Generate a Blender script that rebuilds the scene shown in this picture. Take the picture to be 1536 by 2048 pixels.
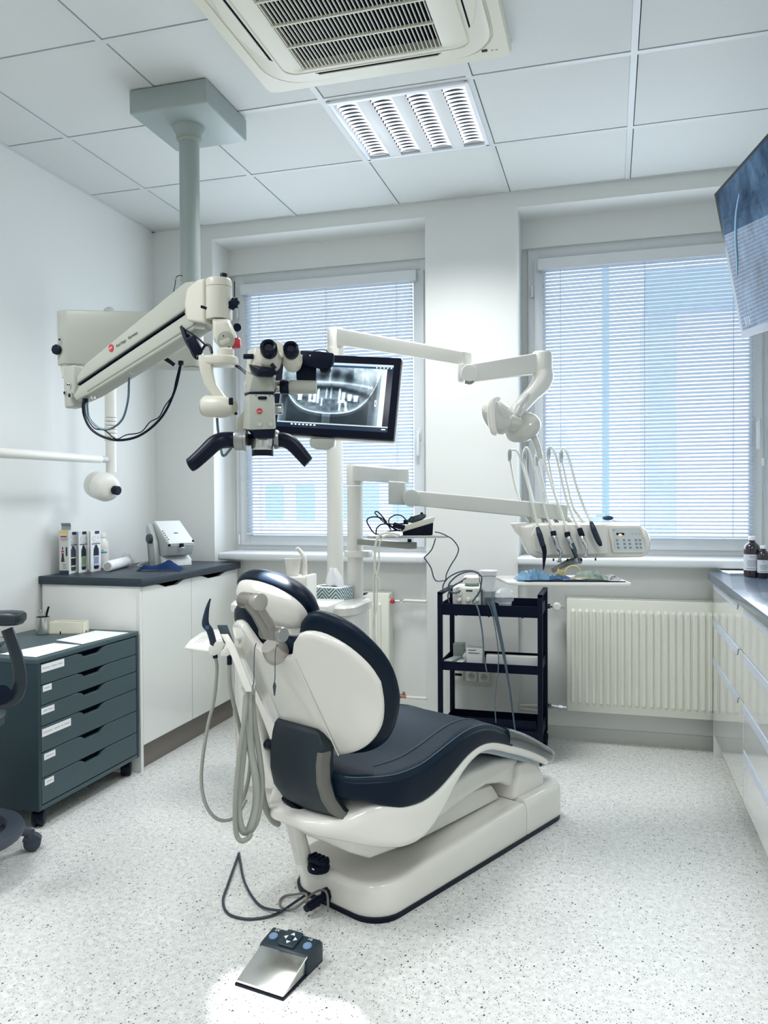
import bpy, bmesh, math, random
from mathutils import Vector, Matrix
random.seed(7)
V = Vector
COL = bpy.context.scene.collection
for o in list(bpy.data.objects): bpy.data.objects.remove(o)

# ---------------------------------------------------------------- camera, world, light, exposure
SC = bpy.context.scene
cam_d = bpy.data.cameras.new('camera'); cam = bpy.data.objects.new('camera', cam_d); COL.objects.link(cam)
cam_d.sensor_fit = 'VERTICAL'; cam_d.sensor_height = 24.0; cam_d.lens = 18.584; cam_d.clip_start = 0.02
yaw, pitch, roll = .2777, -.0159, -.0051
fw = V((-math.sin(yaw)*math.cos(pitch), math.cos(yaw)*math.cos(pitch), math.sin(pitch)))
r0 = V((math.cos(yaw), math.sin(yaw), 0)); u0 = r0.cross(fw)
rr = r0*math.cos(roll)+u0*math.sin(roll); uu = -r0*math.sin(roll)+u0*math.cos(roll)
cam.matrix_world = Matrix.Translation((0, 0, 1.261)) @ Matrix((rr, uu, -fw)).transposed().to_4x4()
SC.camera = cam
vs = SC.view_settings
vs.view_transform = 'Standard'; vs.look = 'None'; vs.gamma = 1; vs.use_curve_mapping = False
vs.exposure = 0.64
wd = bpy.data.worlds.new('world'); SC.world = wd; wd.use_nodes = True
bgn = wd.node_tree.nodes['Background']; bgn.inputs[0].default_value = (.80, .90, 1.0, 1); bgn.inputs[1].default_value = 2.1
def area(name, loc, size, power, color=(1, 1, 1), rot=(0, 0, 0), sy=None, spread=180):
    l = bpy.data.lights.new(name, 'AREA'); l.energy = power; l.color = color
    l.shape = 'RECTANGLE'; l.size = size; l.size_y = sy or size; l.spread = math.radians(spread)
    o = bpy.data.objects.new(name, l); o.location = loc; o.rotation_euler = rot; COL.objects.link(o); return o
# ceiling fixtures: the one in view and unseen fill lamps added behind / beside the camera
area('lamp_light', (-.81, 3.345, 2.80), .52, 15, (.97, .985, 1.0), spread=138)
for k, (x, y, w_) in enumerate(((-2.015, 1.503, 13), (-.815, .303, 5), (.385, 1.503, 9), (-.815, -.897, 6))):
    area('lamp_light', (x, y, 2.80), .52, w_, (.97, .985, 1.0), spread=138)
# daylight entering through the two blinds
area('window_daylight', (-1.6, 4.36, 1.78), 1.0, 9, (.80, .90, 1.0), (math.radians(-90), 0, 0), 1.4)
area('window_daylight', (.18, 4.36, 1.78), 1.0, 9, (.80, .90, 1.0), (math.radians(-90), 0, 0), 1.4)
# the microscope's own illumination, shining down from its objective
sp = bpy.data.lights.new('microscope_light', 'SPOT'); sp.energy = 75; sp.spot_size = math.radians(19); sp.spot_blend = .55; sp.shadow_soft_size = .012
spo = bpy.data.objects.new('microscope_light', sp); spo.location = (-0.9897,2.1585,1.3778); COL.objects.link(spo)
spo.rotation_euler = (V((-0.7723,1.8594,0))-V(spo.location)).to_track_quat('-Z', 'Y').to_euler()

# ---------------------------------------------------------------- materials
def lin(c): return tuple(((v/255)/12.92 if v <= 10 else ((v/255+.055)/1.055)**2.4) for v in c)
MATS = {}
def M(name, c=(200, 200, 200), rough=.5, metal=0., emit=None, es=0., trans=0., alpha=1., coat=0., noise=0., nscale=20, bump=0., bscale=200, spec=.5, ior=1.45):
    if name in MATS: return MATS[name]
    m = bpy.data.materials.new(name); m.use_nodes = True; nt = m.node_tree; p = nt.nodes['Principled BSDF']
    p.inputs['Base Color'].default_value = (*lin(c), 1); p.inputs['Roughness'].default_value = rough; p.inputs['Metallic'].default_value = metal
    p.inputs['Specular IOR Level'].default_value = spec; p.inputs['IOR'].default_value = ior
    if emit: p.inputs['Emission Color'].default_value = (*lin(emit), 1); p.inputs['Emission Strength'].default_value = es
    if trans: p.inputs['Transmission Weight'].default_value = trans
    if alpha < 1: p.inputs['Alpha'].default_value = alpha
    if coat: p.inputs['Coat Weight'].default_value = coat; p.inputs['Coat Roughness'].default_value = .03
    tc = nt.nodes.new('ShaderNodeTexCoord')
    if noise:
        n = nt.nodes.new('ShaderNodeTexNoise'); n.inputs['Scale'].default_value = nscale; n.inputs['Detail'].default_value = 5
        nt.links.new(tc.outputs['Object'], n.inputs['Vector'])
        mx = nt.nodes.new('ShaderNodeMix'); mx.data_type = 'RGBA'
        mx.inputs[6].default_value = (*[v*(1-noise) for v in lin(c)], 1); mx.inputs[7].default_value = (*[min(1, v*(1+noise)) for v in lin(c)], 1)
        nt.links.new(n.outputs['Fac'], mx.inputs[0]); nt.links.new(mx.outputs[2], p.inputs['Base Color'])
    if bump:
        n2 = nt.nodes.new('ShaderNodeTexNoise'); n2.inputs['Scale'].default_value = bscale; nt.links.new(tc.outputs['Object'], n2.inputs['Vector'])
        b = nt.nodes.new('ShaderNodeBump'); b.inputs['Strength'].default_value = bump; b.inputs['Distance'].default_value = .002
        nt.links.new(n2.outputs['Fac'], b.inputs['Height']); nt.links.new(b.outputs[0], p.inputs['Normal'])
    m['p'] = name; MATS[name] = m; return m
def nodes_of(m): return m.node_tree, m.node_tree.nodes['Principled BSDF']

WALL = M('wall_paint', (226, 228, 225), .55, bump=.05, bscale=300)
CEIL = M('ceiling_board', (208, 211, 209), .8, noise=.02, nscale=60)
TBAR = M('ceiling_bar_metal', (204, 208, 208), .45)
WHITE = M('gloss_white', (232, 230, 222), .16, coat=.4)
WPL = M('white_plastic', (228, 227, 220), .32)
UPVC = M('upvc_white', (224, 228, 230), .3)
SCOPE = M('microscope_enamel', (172, 175, 165), .38, bump=.03, bscale=500)
SCOPE2 = M('microscope_light_enamel', (210, 208, 194), .35)
NAVY = M('navy_vinyl', (0, 20, 38), .42, bump=.06, bscale=600, spec=.22)
NAVY2 = M('charcoal_vinyl', (2, 27, 42), .5, bump=.08, bscale=700, spec=.22)
BLACK = M('black_plastic', (0, 12, 34), .38, spec=.25)
BLACKM = M('black_powder_coat', (0, 10, 34), .5, spec=.2)
DGREY = M('dark_grey_plastic', (52, 66, 74), .42)
GREY = M('grey_metal', (150, 152, 150), .32, .6)
STEEL = M('brushed_steel', (200, 200, 196), .22, 1.)
CHROME = M('chrome', (225, 226, 228), .08, 1.)
WTOP = M('slate_laminate', (44, 56, 66), .42, noise=.22, nscale=9)
LAM = M('white_laminate', (226, 228, 224), .08, coat=1.)
LAME = M('white_board_edge', (226, 228, 224), .4)
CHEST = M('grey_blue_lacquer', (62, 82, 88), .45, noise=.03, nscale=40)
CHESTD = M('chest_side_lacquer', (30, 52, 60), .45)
HOSE = M('grey_hose', (160, 164, 156), .42)
HOSEW = M('white_hose', (222, 222, 212), .35)
PAPER = M('white_paper', (238, 240, 242), .7)
RED = M('signal_red', (190, 48, 62), .35)
GAP = M('dark_gap', (2, 12, 26), .9, spec=.1)
CLR = bpy.data.materials.new('clear_plastic'); CLR.use_nodes = True
nt, p = nodes_of(CLR); tr_ = nt.nodes.new('ShaderNodeBsdfTransparent'); mx_ = nt.nodes.new('ShaderNodeMixShader'); mx_.inputs[0].default_value = .28; p.inputs['Base Color'].default_value = (.8, .85, .88, 1); p.inputs['Roughness'].default_value = .12
nt.links.new(tr_.outputs[0], mx_.inputs[1]); nt.links.new(p.outputs[0], mx_.inputs[2]); nt.links.new(mx_.outputs[0], [n for n in nt.nodes if n.type == 'OUTPUT_MATERIAL'][0].inputs[0])
RADM = M('radiator_enamel', (226, 226, 214), .3)

# ---------------------------------------------------------------- mesh helpers
def rotz(a): return Matrix.Rotation(a, 3, 'Z')
def frame(z, up=(0, 0, 1)):
    z = V(z).normalized(); up = V(up)
    if abs(z.dot(up)) > .98: up = V((0, 1, 0))
    x = up.cross(z).normalized(); return Matrix((x, z.cross(x), z)).transposed()
def smooth_path(pts, k=5):
    pts = [V(p) for p in pts]
    if len(pts) < 3 or k < 2: return pts
    out = []; n = len(pts)
    for i in range(n-1):
        a, b, c, d = pts[max(0, i-1)], pts[i], pts[i+1], pts[min(n-1, i+2)]
        for j in range(k):
            t = j/k
            out.append(.5*((2*b)+(c-a)*t+(2*a-5*b+4*c-d)*t*t+(3*b-a-3*c+d)*t**3))
    out.append(pts[-1]); return out
class B:
    def __init__(s): s.bm = bmesh.new(); s.mi = 0
    def _fin(s, faces, mi=None):
        for f in faces: f.material_index = s.mi if mi is None else mi
    def _bev(s, geom_faces, bev, seg, ang=.5):
        if bev <= 0: return
        es = set(e for f in geom_faces for e in f.edges)
        es = [e for e in es if len(e.link_faces) == 2 and e.calc_face_angle(0) > ang]
        r = bmesh.ops.bevel(s.bm, geom=es, offset=bev, offset_type='OFFSET', segments=seg, profile=.5, affect='EDGES', clamp_overlap=True)
        s._fin([f for f in r['faces']])
    def poly(s, vs, faces, bev=0, seg=2, ang=.5):
        bv = [s.bm.verts.new(v) for v in vs]
        fs = [s.bm.faces.new([bv[i] for i in f]) for f in faces]
        bmesh.ops.recalc_face_normals(s.bm, faces=fs)
        s._fin(fs); s._bev(fs, bev, seg, ang); return s
    def box(s, lo, hi, bev=0, seg=2, R=None, c=None):
        lo, hi = V(lo), V(hi); vs = []
        for z in (lo.z, hi.z):
            for y in (lo.y, hi.y):
                for x in (lo.x, hi.x): vs.append(V((x, y, z)))
        if R is not None:
            c = V(c) if c is not None else (lo+hi)/2
            vs = [c+R @ (v-c) for v in vs]
        return s.poly(vs, [(0, 2, 3, 1), (4, 5, 7, 6), (0, 1, 5, 4), (2, 6, 7, 3), (0, 4, 6, 2), (1, 3, 7, 5)], bev, seg)
    def cbox(s, c, size, F=None, bev=0, seg=2):
        c = V(c); h = V(size)/2; return s.box(c-h, c+h, bev, seg, F, c)
    def loft(s, rings, caps=True, closed=True, bev=0, seg=2):
        n = len(rings[0]); R = [[s.bm.verts.new(p) for p in r] for r in rings]; fs = []
        for i in range(len(R)-1):
            for j in range(n if closed else n-1):
                k = (j+1) % n
                try: fs.append(s.bm.faces.new((R[i][j], R[i][k], R[i+1][k], R[i+1][j])))
                except ValueError: pass
        if caps:
            fs.append(s.bm.faces.new(R[0][::-1])); fs.append(s.bm.faces.new(R[-1]))
        bmesh.ops.recalc_face_normals(s.bm, faces=fs)
        s._fin(fs); s._bev(fs, bev, seg); return s
    def cyl(s, p0, p1, r, r2=None, n=20, bev=0, caps=True):
        p0, p1 = V(p0), V(p1); F = frame(p1-p0); r2 = r if r2 is None else r2
        ring = lambda p, q: [p+F @ V((q*math.cos(6.28318531*i/n), q*math.sin(6.28318531*i/n), 0)) for i in range(n)]
        return s.loft([ring(p0, r), ring(p1, r2)], caps, bev=bev)
    def lathe(s, p0, axis, prof, n=24, sx=1., sy=1., up=(0, 0, 1)):
        F = frame(axis, up); p0 = V(p0)
        rings = [[p0+F @ V((r*sx*math.cos(6.28318531*i/n), r*sy*math.sin(6.28318531*i/n), h)) for i in range(n)] for r, h in prof]
        return s.loft(rings)
    def tube(s, pts, r, n=8, k=5, closed=False, flat=1.):
        P = smooth_path(pts, k); m = len(P)
        rs = r if isinstance(r, (list, tuple)) else [r, r]
        rings = []; up = V((0, 0, 1)); X = None
        for i, p in enumerate(P):
            d = (P[min(m-1, i+1)]-P[max(0, i-1)])
            if d.length < 1e-9: d = V((0, 0, 1))
            d.normalize()
            if X is None: X = frame(d).col[0]
            X = (X-d*X.dot(d)); X = X.normalized() if X.length > 1e-6 else frame(d).col[0]
            Y = d.cross(X); t = i/(m-1)*(len(rs)-1); a = int(min(t, len(rs)-2)); q = rs[a]+(rs[a+1]-rs[a])*(t-a)
            rings.append([p+X*q*math.cos(6.28318531*j/n)+Y*q*flat*math.sin(6.28318531*j/n) for j in range(n)])
        return s.loft(rings)
    def prism(s, pts, o, ex, ey, t, bev=0, seg=2, ez=None, ang=.5):
        o, ex, ey = V(o), V(ex), V(ey); ez = V(ez) if ez is not None else ex.cross(ey).normalized()
        n = len(pts); vs = [o+ex*a+ey*b for a, b in pts]+[o+ex*a+ey*b+ez*t for a, b in pts]
        fs = [tuple(range(n))[::-1], tuple(range(n, 2*n))]+[(i, (i+1) % n, n+(i+1) % n, n+i) for i in range(n)]
        return s.poly(vs, fs, bev, seg, ang)
    def ell(s, c, rad, F=None, n=20, m=12):
        c = V(c); F = F or Matrix.Identity(3); rings = []
        for i in range(m+1):
            a = math.pi*i/m; q = max(math.sin(a), .002)
            rings.append([c+F @ V((rad[0]*q*math.cos(6.28318531*j/n), rad[1]*q*math.sin(6.28318531*j/n), rad[2]*math.cos(a))) for j in range(n)])
        return s.loft(rings)
    def surf(s, rows, thick=None):
        n = len(rows[0]); R = [[s.bm.verts.new(p) for p in r] for r in rows]; fs = []
        for i in range(len(R)-1):
            for j in range(n-1): fs.append(s.bm.faces.new((R[i][j], R[i][j+1], R[i+1][j+1], R[i+1][j])))
        s._fin(fs)
        if thick: bmesh.ops.solidify(s.bm, geom=fs, thickness=thick)
        return s
def wloc(p):
    v = V((0, 0, 0))
    while p: v += p.location; p = p.parent
    return v
def part(name, b, mats, parent=None, ang=38, **props):
    if not isinstance(mats, (list, tuple)): mats = [mats]
    if parent is not None:
        w = wloc(parent)
        if w.length > 0: bmesh.ops.translate(b.bm, vec=-w, verts=b.bm.verts)
    me = bpy.data.meshes.new(name); b.bm.to_mesh(me); b.bm.free()
    for m in mats: me.materials.append(m)
    me.polygons.foreach_set('use_smooth', [True]*len(me.polygons))
    try: me.set_sharp_from_angle(angle=math.radians(ang))
    except Exception: pass
    o = bpy.data.objects.new(name, me); COL.objects.link(o)
    if parent is not None: o.parent = parent
    for k, v in props.items(): o[k] = v
    return o
def thing(name, loc, label, cat, group=None):
    o = bpy.data.objects.new(name, None); o.empty_display_size = .05; o.location = loc; COL.objects.link(o)
    o['label'] = label; o['category'] = cat
    if group: o['group'] = group
    return o
def solo(name, b, mats, label, cat, group=None, ang=38):
    # a top-level thing that is one mesh: origin moved to its base
    bb = [v.co for v in b.bm.verts]; c = V((sum(v.x for v in bb)/len(bb), sum(v.y for v in bb)/len(bb), min(v.z for v in bb)))
    bmesh.ops.translate(b.bm, vec=-c, verts=b.bm.verts)
    o = part(name, b, mats, None, ang); o.location = c; o['label'] = label; o['category'] = cat
    if group: o['group'] = group
    return o
def struct(name, b, mats, parent=None, ang=38):
    o = part(name, b, mats, parent, ang); 
    if parent is None: o['kind'] = 'structure'
    return o
def dup(o, loc, parent=None, **props):
    c = o.copy(); COL.objects.link(c); c.location = loc
    if parent is not None: c.parent = parent
    for k, v in props.items(): c[k] = v
    return c
def lettering(txt, o, ex, ey, size, mat, parent, name='lettering', off=.0006, bold=0., align='LEFT', ext=.0003):
    cu = bpy.data.curves.new('t', 'FONT'); cu.body = txt; cu.size = size; cu.extrude = ext; cu.align_x = align; cu.offset = bold; cu.resolution_u = 2
    t = bpy.data.objects.new('t', cu); COL.objects.link(t)
    dg = bpy.context.evaluated_depsgraph_get(); me = bpy.data.meshes.new_from_object(t.evaluated_get(dg))
    bpy.data.objects.remove(t)
    ex = V(ex).normalized(); ey = (V(ey)-ex*V(ey).dot(ex)).normalized(); ez = ex.cross(ey)
    Mt = Matrix((ex, ey, ez)).transposed().to_4x4(); Mt.translation = V(o)+ez*off-(wloc(parent) if parent else V((0, 0, 0)))
    me.transform(Mt); me.materials.clear(); me.materials.append(mat)
    ob = bpy.data.objects.new(name, me); COL.objects.link(ob); ob.parent = parent; return ob
def rrect(w, h, r, n=5, cx=0, cy=0):
    out = []
    for (sx, sy, a0) in ((1, 1, 0), (-1, 1, 90), (-1, -1, 180), (1, -1, 270)):
        for i in range(n+1):
            a = math.radians(a0+90*i/n); out.append((cx+sx*(w/2-r)+r*math.cos(a), cy+sy*(h/2-r)+r*math.sin(a)))
    return out
def circ(r, n=20, cx=0, cy=0): return [(cx+r*math.cos(6.28318531*i/n), cy+r*math.sin(6.28318531*i/n)) for i in range(n)]
X_, Y_, Z_ = V((1, 0, 0)), V((0, 1, 0)), V((0, 0, 1))
XL, XR, YB, YF, ZC = -2.635, 1.12, 4.217, -1.6, 2.866

# ---------------------------------------------------------------- floor with speckled vinyl
def floor_mat():
    m = bpy.data.materials.new('speckled_vinyl'); m.use_nodes = True; nt, p = nodes_of(m); L = nt.links.new
    p.inputs['Roughness'].default_value = .38
    tc = nt.nodes.new('ShaderNodeTexCoord')
    cur = None
    n = nt.nodes.new('ShaderNodeTexNoise'); n.inputs['Scale'].default_value = 55; n.inputs['Detail'].default_value = 6; L(tc.outputs['Object'], n.inputs['Vector'])
    mx = nt.nodes.new('ShaderNodeMix'); mx.data_type = 'RGBA'; mx.inputs[6].default_value = (*lin((200, 202, 198)), 1); mx.inputs[7].default_value = (*lin((228, 228, 224)), 1)
    r = nt.nodes.new('ShaderNodeMapRange'); r.inputs[1].default_value = .3; r.inputs[2].default_value = .7; L(n.outputs['Fac'], r.inputs[0]); L(r.outputs[0], mx.inputs[0]); cur = mx.outputs[2]
    for sc, thr, rad, colr in ((260, .84, .42, (164, 166, 164)), (170, .93, .30, (110, 114, 116)), (95, .935, .25, (34, 40, 50)), (230, .955, .36, (72, 76, 82)), (140, .96, .34, (120, 118, 114))):
        v = nt.nodes.new('ShaderNodeTexVoronoi'); v.inputs['Scale'].default_value = sc; v.inputs['Randomness'].default_value = 1
        mp = nt.nodes.new('ShaderNodeMapping'); mp.inputs['Location'].default_value = (sc*.13, sc*.07, 0); mp.inputs['Rotation'].default_value = (0, 0, sc); L(tc.outputs['Object'], mp.inputs['Vector']); mp.inputs['Scale'].default_value = (1, .7, 1)
        L(mp.outputs[0], v.inputs['Vector'])
        sep = nt.nodes.new('ShaderNodeSeparateColor'); L(v.outputs['Color'], sep.inputs[0])
        g = nt.nodes.new('ShaderNodeMath'); g.operation = 'GREATER_THAN'; g.inputs[1].default_value = thr; L(sep.outputs[0], g.inputs[0])
        ls = nt.nodes.new('ShaderNodeMath'); ls.operation = 'LESS_THAN'; ls.inputs[1].default_value = rad; L(v.outputs['Distance'], ls.inputs[0])
        mu = nt.nodes.new('ShaderNodeMath'); mu.operation = 'MULTIPLY'; L(g.outputs[0], mu.inputs[0]); L(ls.outputs[0], mu.inputs[1])
        m2 = nt.nodes.new('ShaderNodeMix'); m2.data_type = 'RGBA'; L(mu.outputs[0], m2.inputs[0]); L(cur, m2.inputs[6]); m2.inputs[7].default_value = (*lin(colr), 1); cur = m2.outputs[2]
    L(cur, p.inputs['Base Color']); return m
struct('floor', B().box((XL-.1, YF-.1, -.06), (XR+.1, YB+.4, 0)), floor_mat())
struct('wall_left', B().box((XL-.15, YF-.1, -.05), (XL, YB+.4, 3.0)), WALL)
struct('wall_right', B().box((XR, YF-.1, -.05), (XR+.15, YB+.4, 3.0)), WALL)
struct('wall_front', B().box((XL-.15, YF-.15, -.05), (XR+.15, YF, 3.0)), WALL)
b = B()
b.box((XL, YB, 0), (-2.241, 4.62, 3.0)).box((-.963, YB, 0), (-.468, 4.62, 3.0)).box((.81, YB, 0), (XR, 4.62, 3.0))
for x0, x1 in ((-2.241, -.963), (-.468, .81)):
    b.box((x0, YB, 2.788), (x1, 4.62, 3.0)).box((x0, 4.43, 2.635), (x1, 4.62, 2.788)).box((x0, 4.252, 0), (x1, 4.62, .92))
    b.box((x0, 4.47, .9), (x0+.03, 4.62, 2.7)).box((x1-.03, 4.47, .9), (x1, 4.62, 2.7))
struct('wall_back', b, WALL)
# baseboards
BASE = M('grey_skirting', (196, 198, 192), .5)
b = B(); b.box((XL, YB-.008, 0), (-2.241, YB, .065)).box((-2.241, 4.244, 0), (-.963, 4.252, .065)).box((-.963, YB-.008, 0), (-.468, YB, .065)).box((-.468, 4.244, 0), (.81, 4.252, .065)); struct('baseboard_back', b, BASE)
struct('baseboard_left', B().box((XL, YF, 0), (XL+.008, 3.18, .065)), BASE)
# window sills
for k, (x0, x1) in enumerate(((-2.19, -.963), (-.468, .81))):
    o = struct('trim_%d' % (k+1), B().box((x0, 4.15, .915), (x1, 4.47, .957), .012, 3), UPVC)

# ---------------------------------------------------------------- ceiling: grid bars, tiles
gx = [-2.3032+.6*k for k in range(-1, 6)]; gy = [3.6154-.6*k for k in range(0, 9)]
ceil = struct('ceiling', B().box((XL, YF, ZC+.03), (XR, YB, ZC+.1)), M('ceiling_void', (60, 66, 72), .9))
b = B()
for g in gx[1:]: b.box((g-.024, YF, ZC), (g, YB, ZC+.028))
struct('grid_bar', b, TBAR, ceil)
for g in gy:
    for i in range(len(gx)):
        x0 = max(XL, gx[i]); x1 = min(XR, gx[i]+.576)
        if x1 > x0: struct('grid_bar', B().box((x0, g, ZC+.0005), (x1, g+.024, ZC+.028)), TBAR, ceil)
b = B(); b.box((XL, YF, ZC-.001), (XL+.018, YB, ZC+.004)).box((XL, YB-.018, ZC-.001), (XR, YB, ZC+.004)); struct('edge_trim', b, TBAR, ceil)
rows = [YB+.02]+[g for g in gy]
for i in range(len(gx)):
    x0 = gx[i]+.0035; x1 = gx[i]+.576
    x0c, x1c = max(x0, XL+.003), min(x1, XR)
    if i == len(gx)-1: x1c = XR
    for j in range(len(gy)):
        ya = gy[j]+.024; yb = (gy[j-1]-.0035) if j else YB-.0035
        if j == 0: ya, yb = gy[0]+.024, YB-.004
        if i == 3 and j == 1: continue   # light fitting
        if (i, j) in ((1, 4), (5, 4), (3, 6), (3, 8)):
            f = struct('added_light_panel', B().box((x0c, ya, ZC+.003), (x1c, yb, ZC+.016), .001, 1), M('added_panel_glow', (240, 244, 250), .4, emit=(240, 246, 255), es=1.5), ceil); continue  # unseen glowing panel, added as the source of a fill lamp
        if ya > 1.6 and yb < 3.0 and i == 3 and j in (2, 3): continue
        struct('ceiling_tile', B().box((x0c, ya, ZC+.003), (x1c, yb, ZC+.016), .001, 1), CEIL, ceil)


# ---------------------------------------------------------------- windows
GLASS = bpy.data.materials.new('window_glass'); GLASS.use_nodes = True
nt = GLASS.node_tree; nt.nodes.clear(); o_ = nt.nodes.new('ShaderNodeOutputMaterial'); t_ = nt.nodes.new('ShaderNodeBsdfTransparent'); g_ = nt.nodes.new('ShaderNodeBsdfGlossy'); g_.inputs['Roughness'].default_value = .02
f_ = nt.nodes.new('ShaderNodeFresnel'); f_.inputs[0].default_value = 1.45; m_ = nt.nodes.new('ShaderNodeMixShader'); t_.inputs[0].default_value = (.93, .97, .99, 1)
nt.links.new(f_.outputs[0], m_.inputs[0]); nt.links.new(t_.outputs[0], m_.inputs[1]); nt.links.new(g_.outputs[0], m_.inputs[2]); nt.links.new(m_.outputs[0], o_.inputs[0])
SLAT = M('blind_slat', (232, 240, 248), .35, trans=0.0)
nt, p = nodes_of(SLAT)
tr = nt.nodes.new('ShaderNodeBsdfTranslucent'); tr.inputs[0].default_value = (.85, .93, 1, 1); mxs = nt.nodes.new('ShaderNodeMixShader'); mxs.inputs[0].default_value = .22
out = [n for n in nt.nodes if n.type == 'OUTPUT_MATERIAL'][0]
nt.links.new(p.outputs[0], mxs.inputs[1]); nt.links.new(tr.outputs[0], mxs.inputs[2]); nt.links.new(mxs.outputs[0], out.inputs[0])
CORD = M('blind_cord', (190, 204, 214), .6)
def ring_frame(b, x0, x1, z0, z1, w, y0, y1, bev=.004):
    b.box((x0, y0, z0), (x0+w, y1, z1), bev, 2).box((x1-w, y0, z0), (x1, y1, z1), bev, 2).box((x0+w-.002, y0, z1-w), (x1-w+.002, y1, z1), bev, 2).box((x0+w-.002, y0, z0), (x1-w+.002, y1, z0+w), bev, 2)
def window(k, x0, x1, bx0, bx1, label):
    b = B(); ring_frame(b, x0, x1, .957, 2.64, .06, 4.452, 4.53)
    w = struct('window_%d' % k, b, UPVC)
    b = B(); ring_frame(b, x0+.034, x1-.034, .985, 2.575, .062, 4.436, 4.50, .006); part('window_sash', b, UPVC, w)
    part('pane', B().box((x0+.09, 4.47, 1.04), (x1-.09, 4.478, 2.53)), GLASS, w)
    hx = x1-.064 if k == 1 else x1-.06
    b = B().box((hx-.014, 4.428, 1.60), (hx+.014, 4.438, 1.67), .004).cyl((hx, 4.43, 1.635), (hx, 4.40, 1.635), .009)
    b.box((hx-.010, 4.392, 1.505), (hx+.010, 4.408, 1.65), .006, 3); part('window_handle', b, UPVC, w)
    for z in (1.02, 2.4):
        b = B().cyl((x0+.024, 4.44, z-.03), (x0+.024, 4.44, z+.03), .009); part('hinge', b, UPVC, w)
    # venetian blind
    t = thing('venetian_blind', ((bx0+bx1)/2, 4.42, 1.05), label, 'blind', 'white venetian blinds')
    part('headrail', B().box((bx0-.025, 4.395, 2.505), (bx1+.025, 4.436, 2.565), .004), UPVC, t)
    part('bottom_rail', B().box((bx0, 4.407, 1.052), (bx1, 4.431, 1.062), .003), SLAT, t)
    n = 73; a = math.radians(-24); hw = .0125
    xc = (bx0+bx1)/2
    pr = []
    for i in range(5):
        u = -1+i/2; pr.append((u*hw*math.cos(a)-.0014*(1-u*u)*math.sin(a), u*hw*math.sin(a)+.0014*(1-u*u)*math.cos(a)))
    sb = B().surf([[V((xx, q[0], q[1])) for q in pr] for xx in (bx0-xc, bx1-xc)])
    sl = part('slat', sb, SLAT, None); sl.parent = t; sl.location = (0, 0, 0)
    z0 = 1.078; z1 = 2.50
    for i in range(n):
        z = z0+(z1-z0)*i/(n-1)-1.05
        if i == 0: sl.location = (0, 0, z)
        else: dup(sl, (0, 0, z), t)
    for fr in (.09, .5, .91):
        xx = bx0+(bx1-bx0)*fr; b = B()
        for yy in (4.406, 4.432): b.box((xx-.0012, yy-.0006, 1.055), (xx+.0012, yy+.0006, 2.51))
        part('ladder_cord', b, CORD, t)
    for xx in (bx0+.004, bx1-.004): part('guide_wire', B().cyl((xx, 4.42, 1.0), (xx, 4.42, 2.51), .0016, n=6), CORD, t)
    return w, t
window(1, -2.215, -.988, -2.128, -1.083, 'white slatted venetian blind behind the microscope and monitor, on the window nearer the corner')
w2, bl2 = window(2, -.436, .785, -.353, .705, 'white slatted venetian blind on the window above the white radiator')
# chain of the right blind
part('pull_chain', B().tube([(.735, 4.395, 2.5), (.74, 4.39, 1.7), (.745, 4.39, 1.35), (.755, 4.385, 1.25), (.76, 4.39, 1.35), (.752, 4.39, 2.5)], .0018, 6), CORD, bl2)
part('chain_weight', B().box((.738, 4.38, 1.42), (.75, 4.392, 1.46), .003), WPL, bl2)
bl1 = [o for o in bpy.data.objects if o.name == 'venetian_blind'][0]
part('pull_chain', B().tube([(-2.15, 4.40, 2.5), (-2.155, 4.39, 1.6), (-2.15, 4.385, 1.42), (-2.135, 4.385, 1.38), (-2.128, 4.39, 1.44), (-2.13, 4.395, 1.6)], .0016, 6), CORD, bl1)

# ---------------------------------------------------------------- outside the windows
FAC = M('pink_render', (236, 222, 232), .8, noise=.03, nscale=3)
FACG = M('grey_brick', (176, 186, 200), .9, noise=.45, nscale=2.5)
WIN = M('far_window', (150, 178, 204), .2)
b = B().box((-14, 20, -10), (-1.5, 30, 2.45)); t = thing('apartment_building', (-8, 20, -10), 'pale pink rendered building seen through the blind behind the monitor', 'building')
part('facade', b, FAC, t)
part('roof', B().prism([(0, 0), (10.6, 0), (5.3, 1.1)], (-14.2, 19.8, 2.45), Y_, Z_, 12.9), M('far_roof', (176, 190, 206), .8), t)
for x in (-10.6, -9.7, -8.8, -7.9, -7.0, -6.1, -5.2, -4.3):
    for z in (1.2, -.4, -2.0):
        f = part('window', B().box((x-.26, 19.96, z-.5), (x+.26, 20.05, z+.5)), WIN, t)
t = thing('brick_building', (3.0, 9.6, -8), 'pink and grey building seen through the right-hand blind', 'building')
part('facade', B().box((0.7215,9.6,3.5063), (14, 20, -8)), FAC, t)
part('gable', B().box(((0.4153,9.5,3.5049)[0], 9.52, -8), ((0.7139,9.5,3.4829)[0]-.001, 12, (0.4153,9.5,3.7305)[2])), FACG, t)
part('eave', B().box(((0.375,9.3,3.46)[0], 9.2, (0.7403,9.3,3.3675)[2]), (14, 9.6, (0.74,9.3,3.7609)[2])), M('eave_blue', (150, 170, 200), .7), t)
b = B()
solo('lamp_post', B().cyl(((-0.0357,7,2.9395)[0], 7, -8), ((-0.0357,7,2.9395)[0], 7, 6), .032, n=12), M('post_blue', (130, 160, 178), .5), 'grey-blue vertical post outside the right window', 'post')

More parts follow.
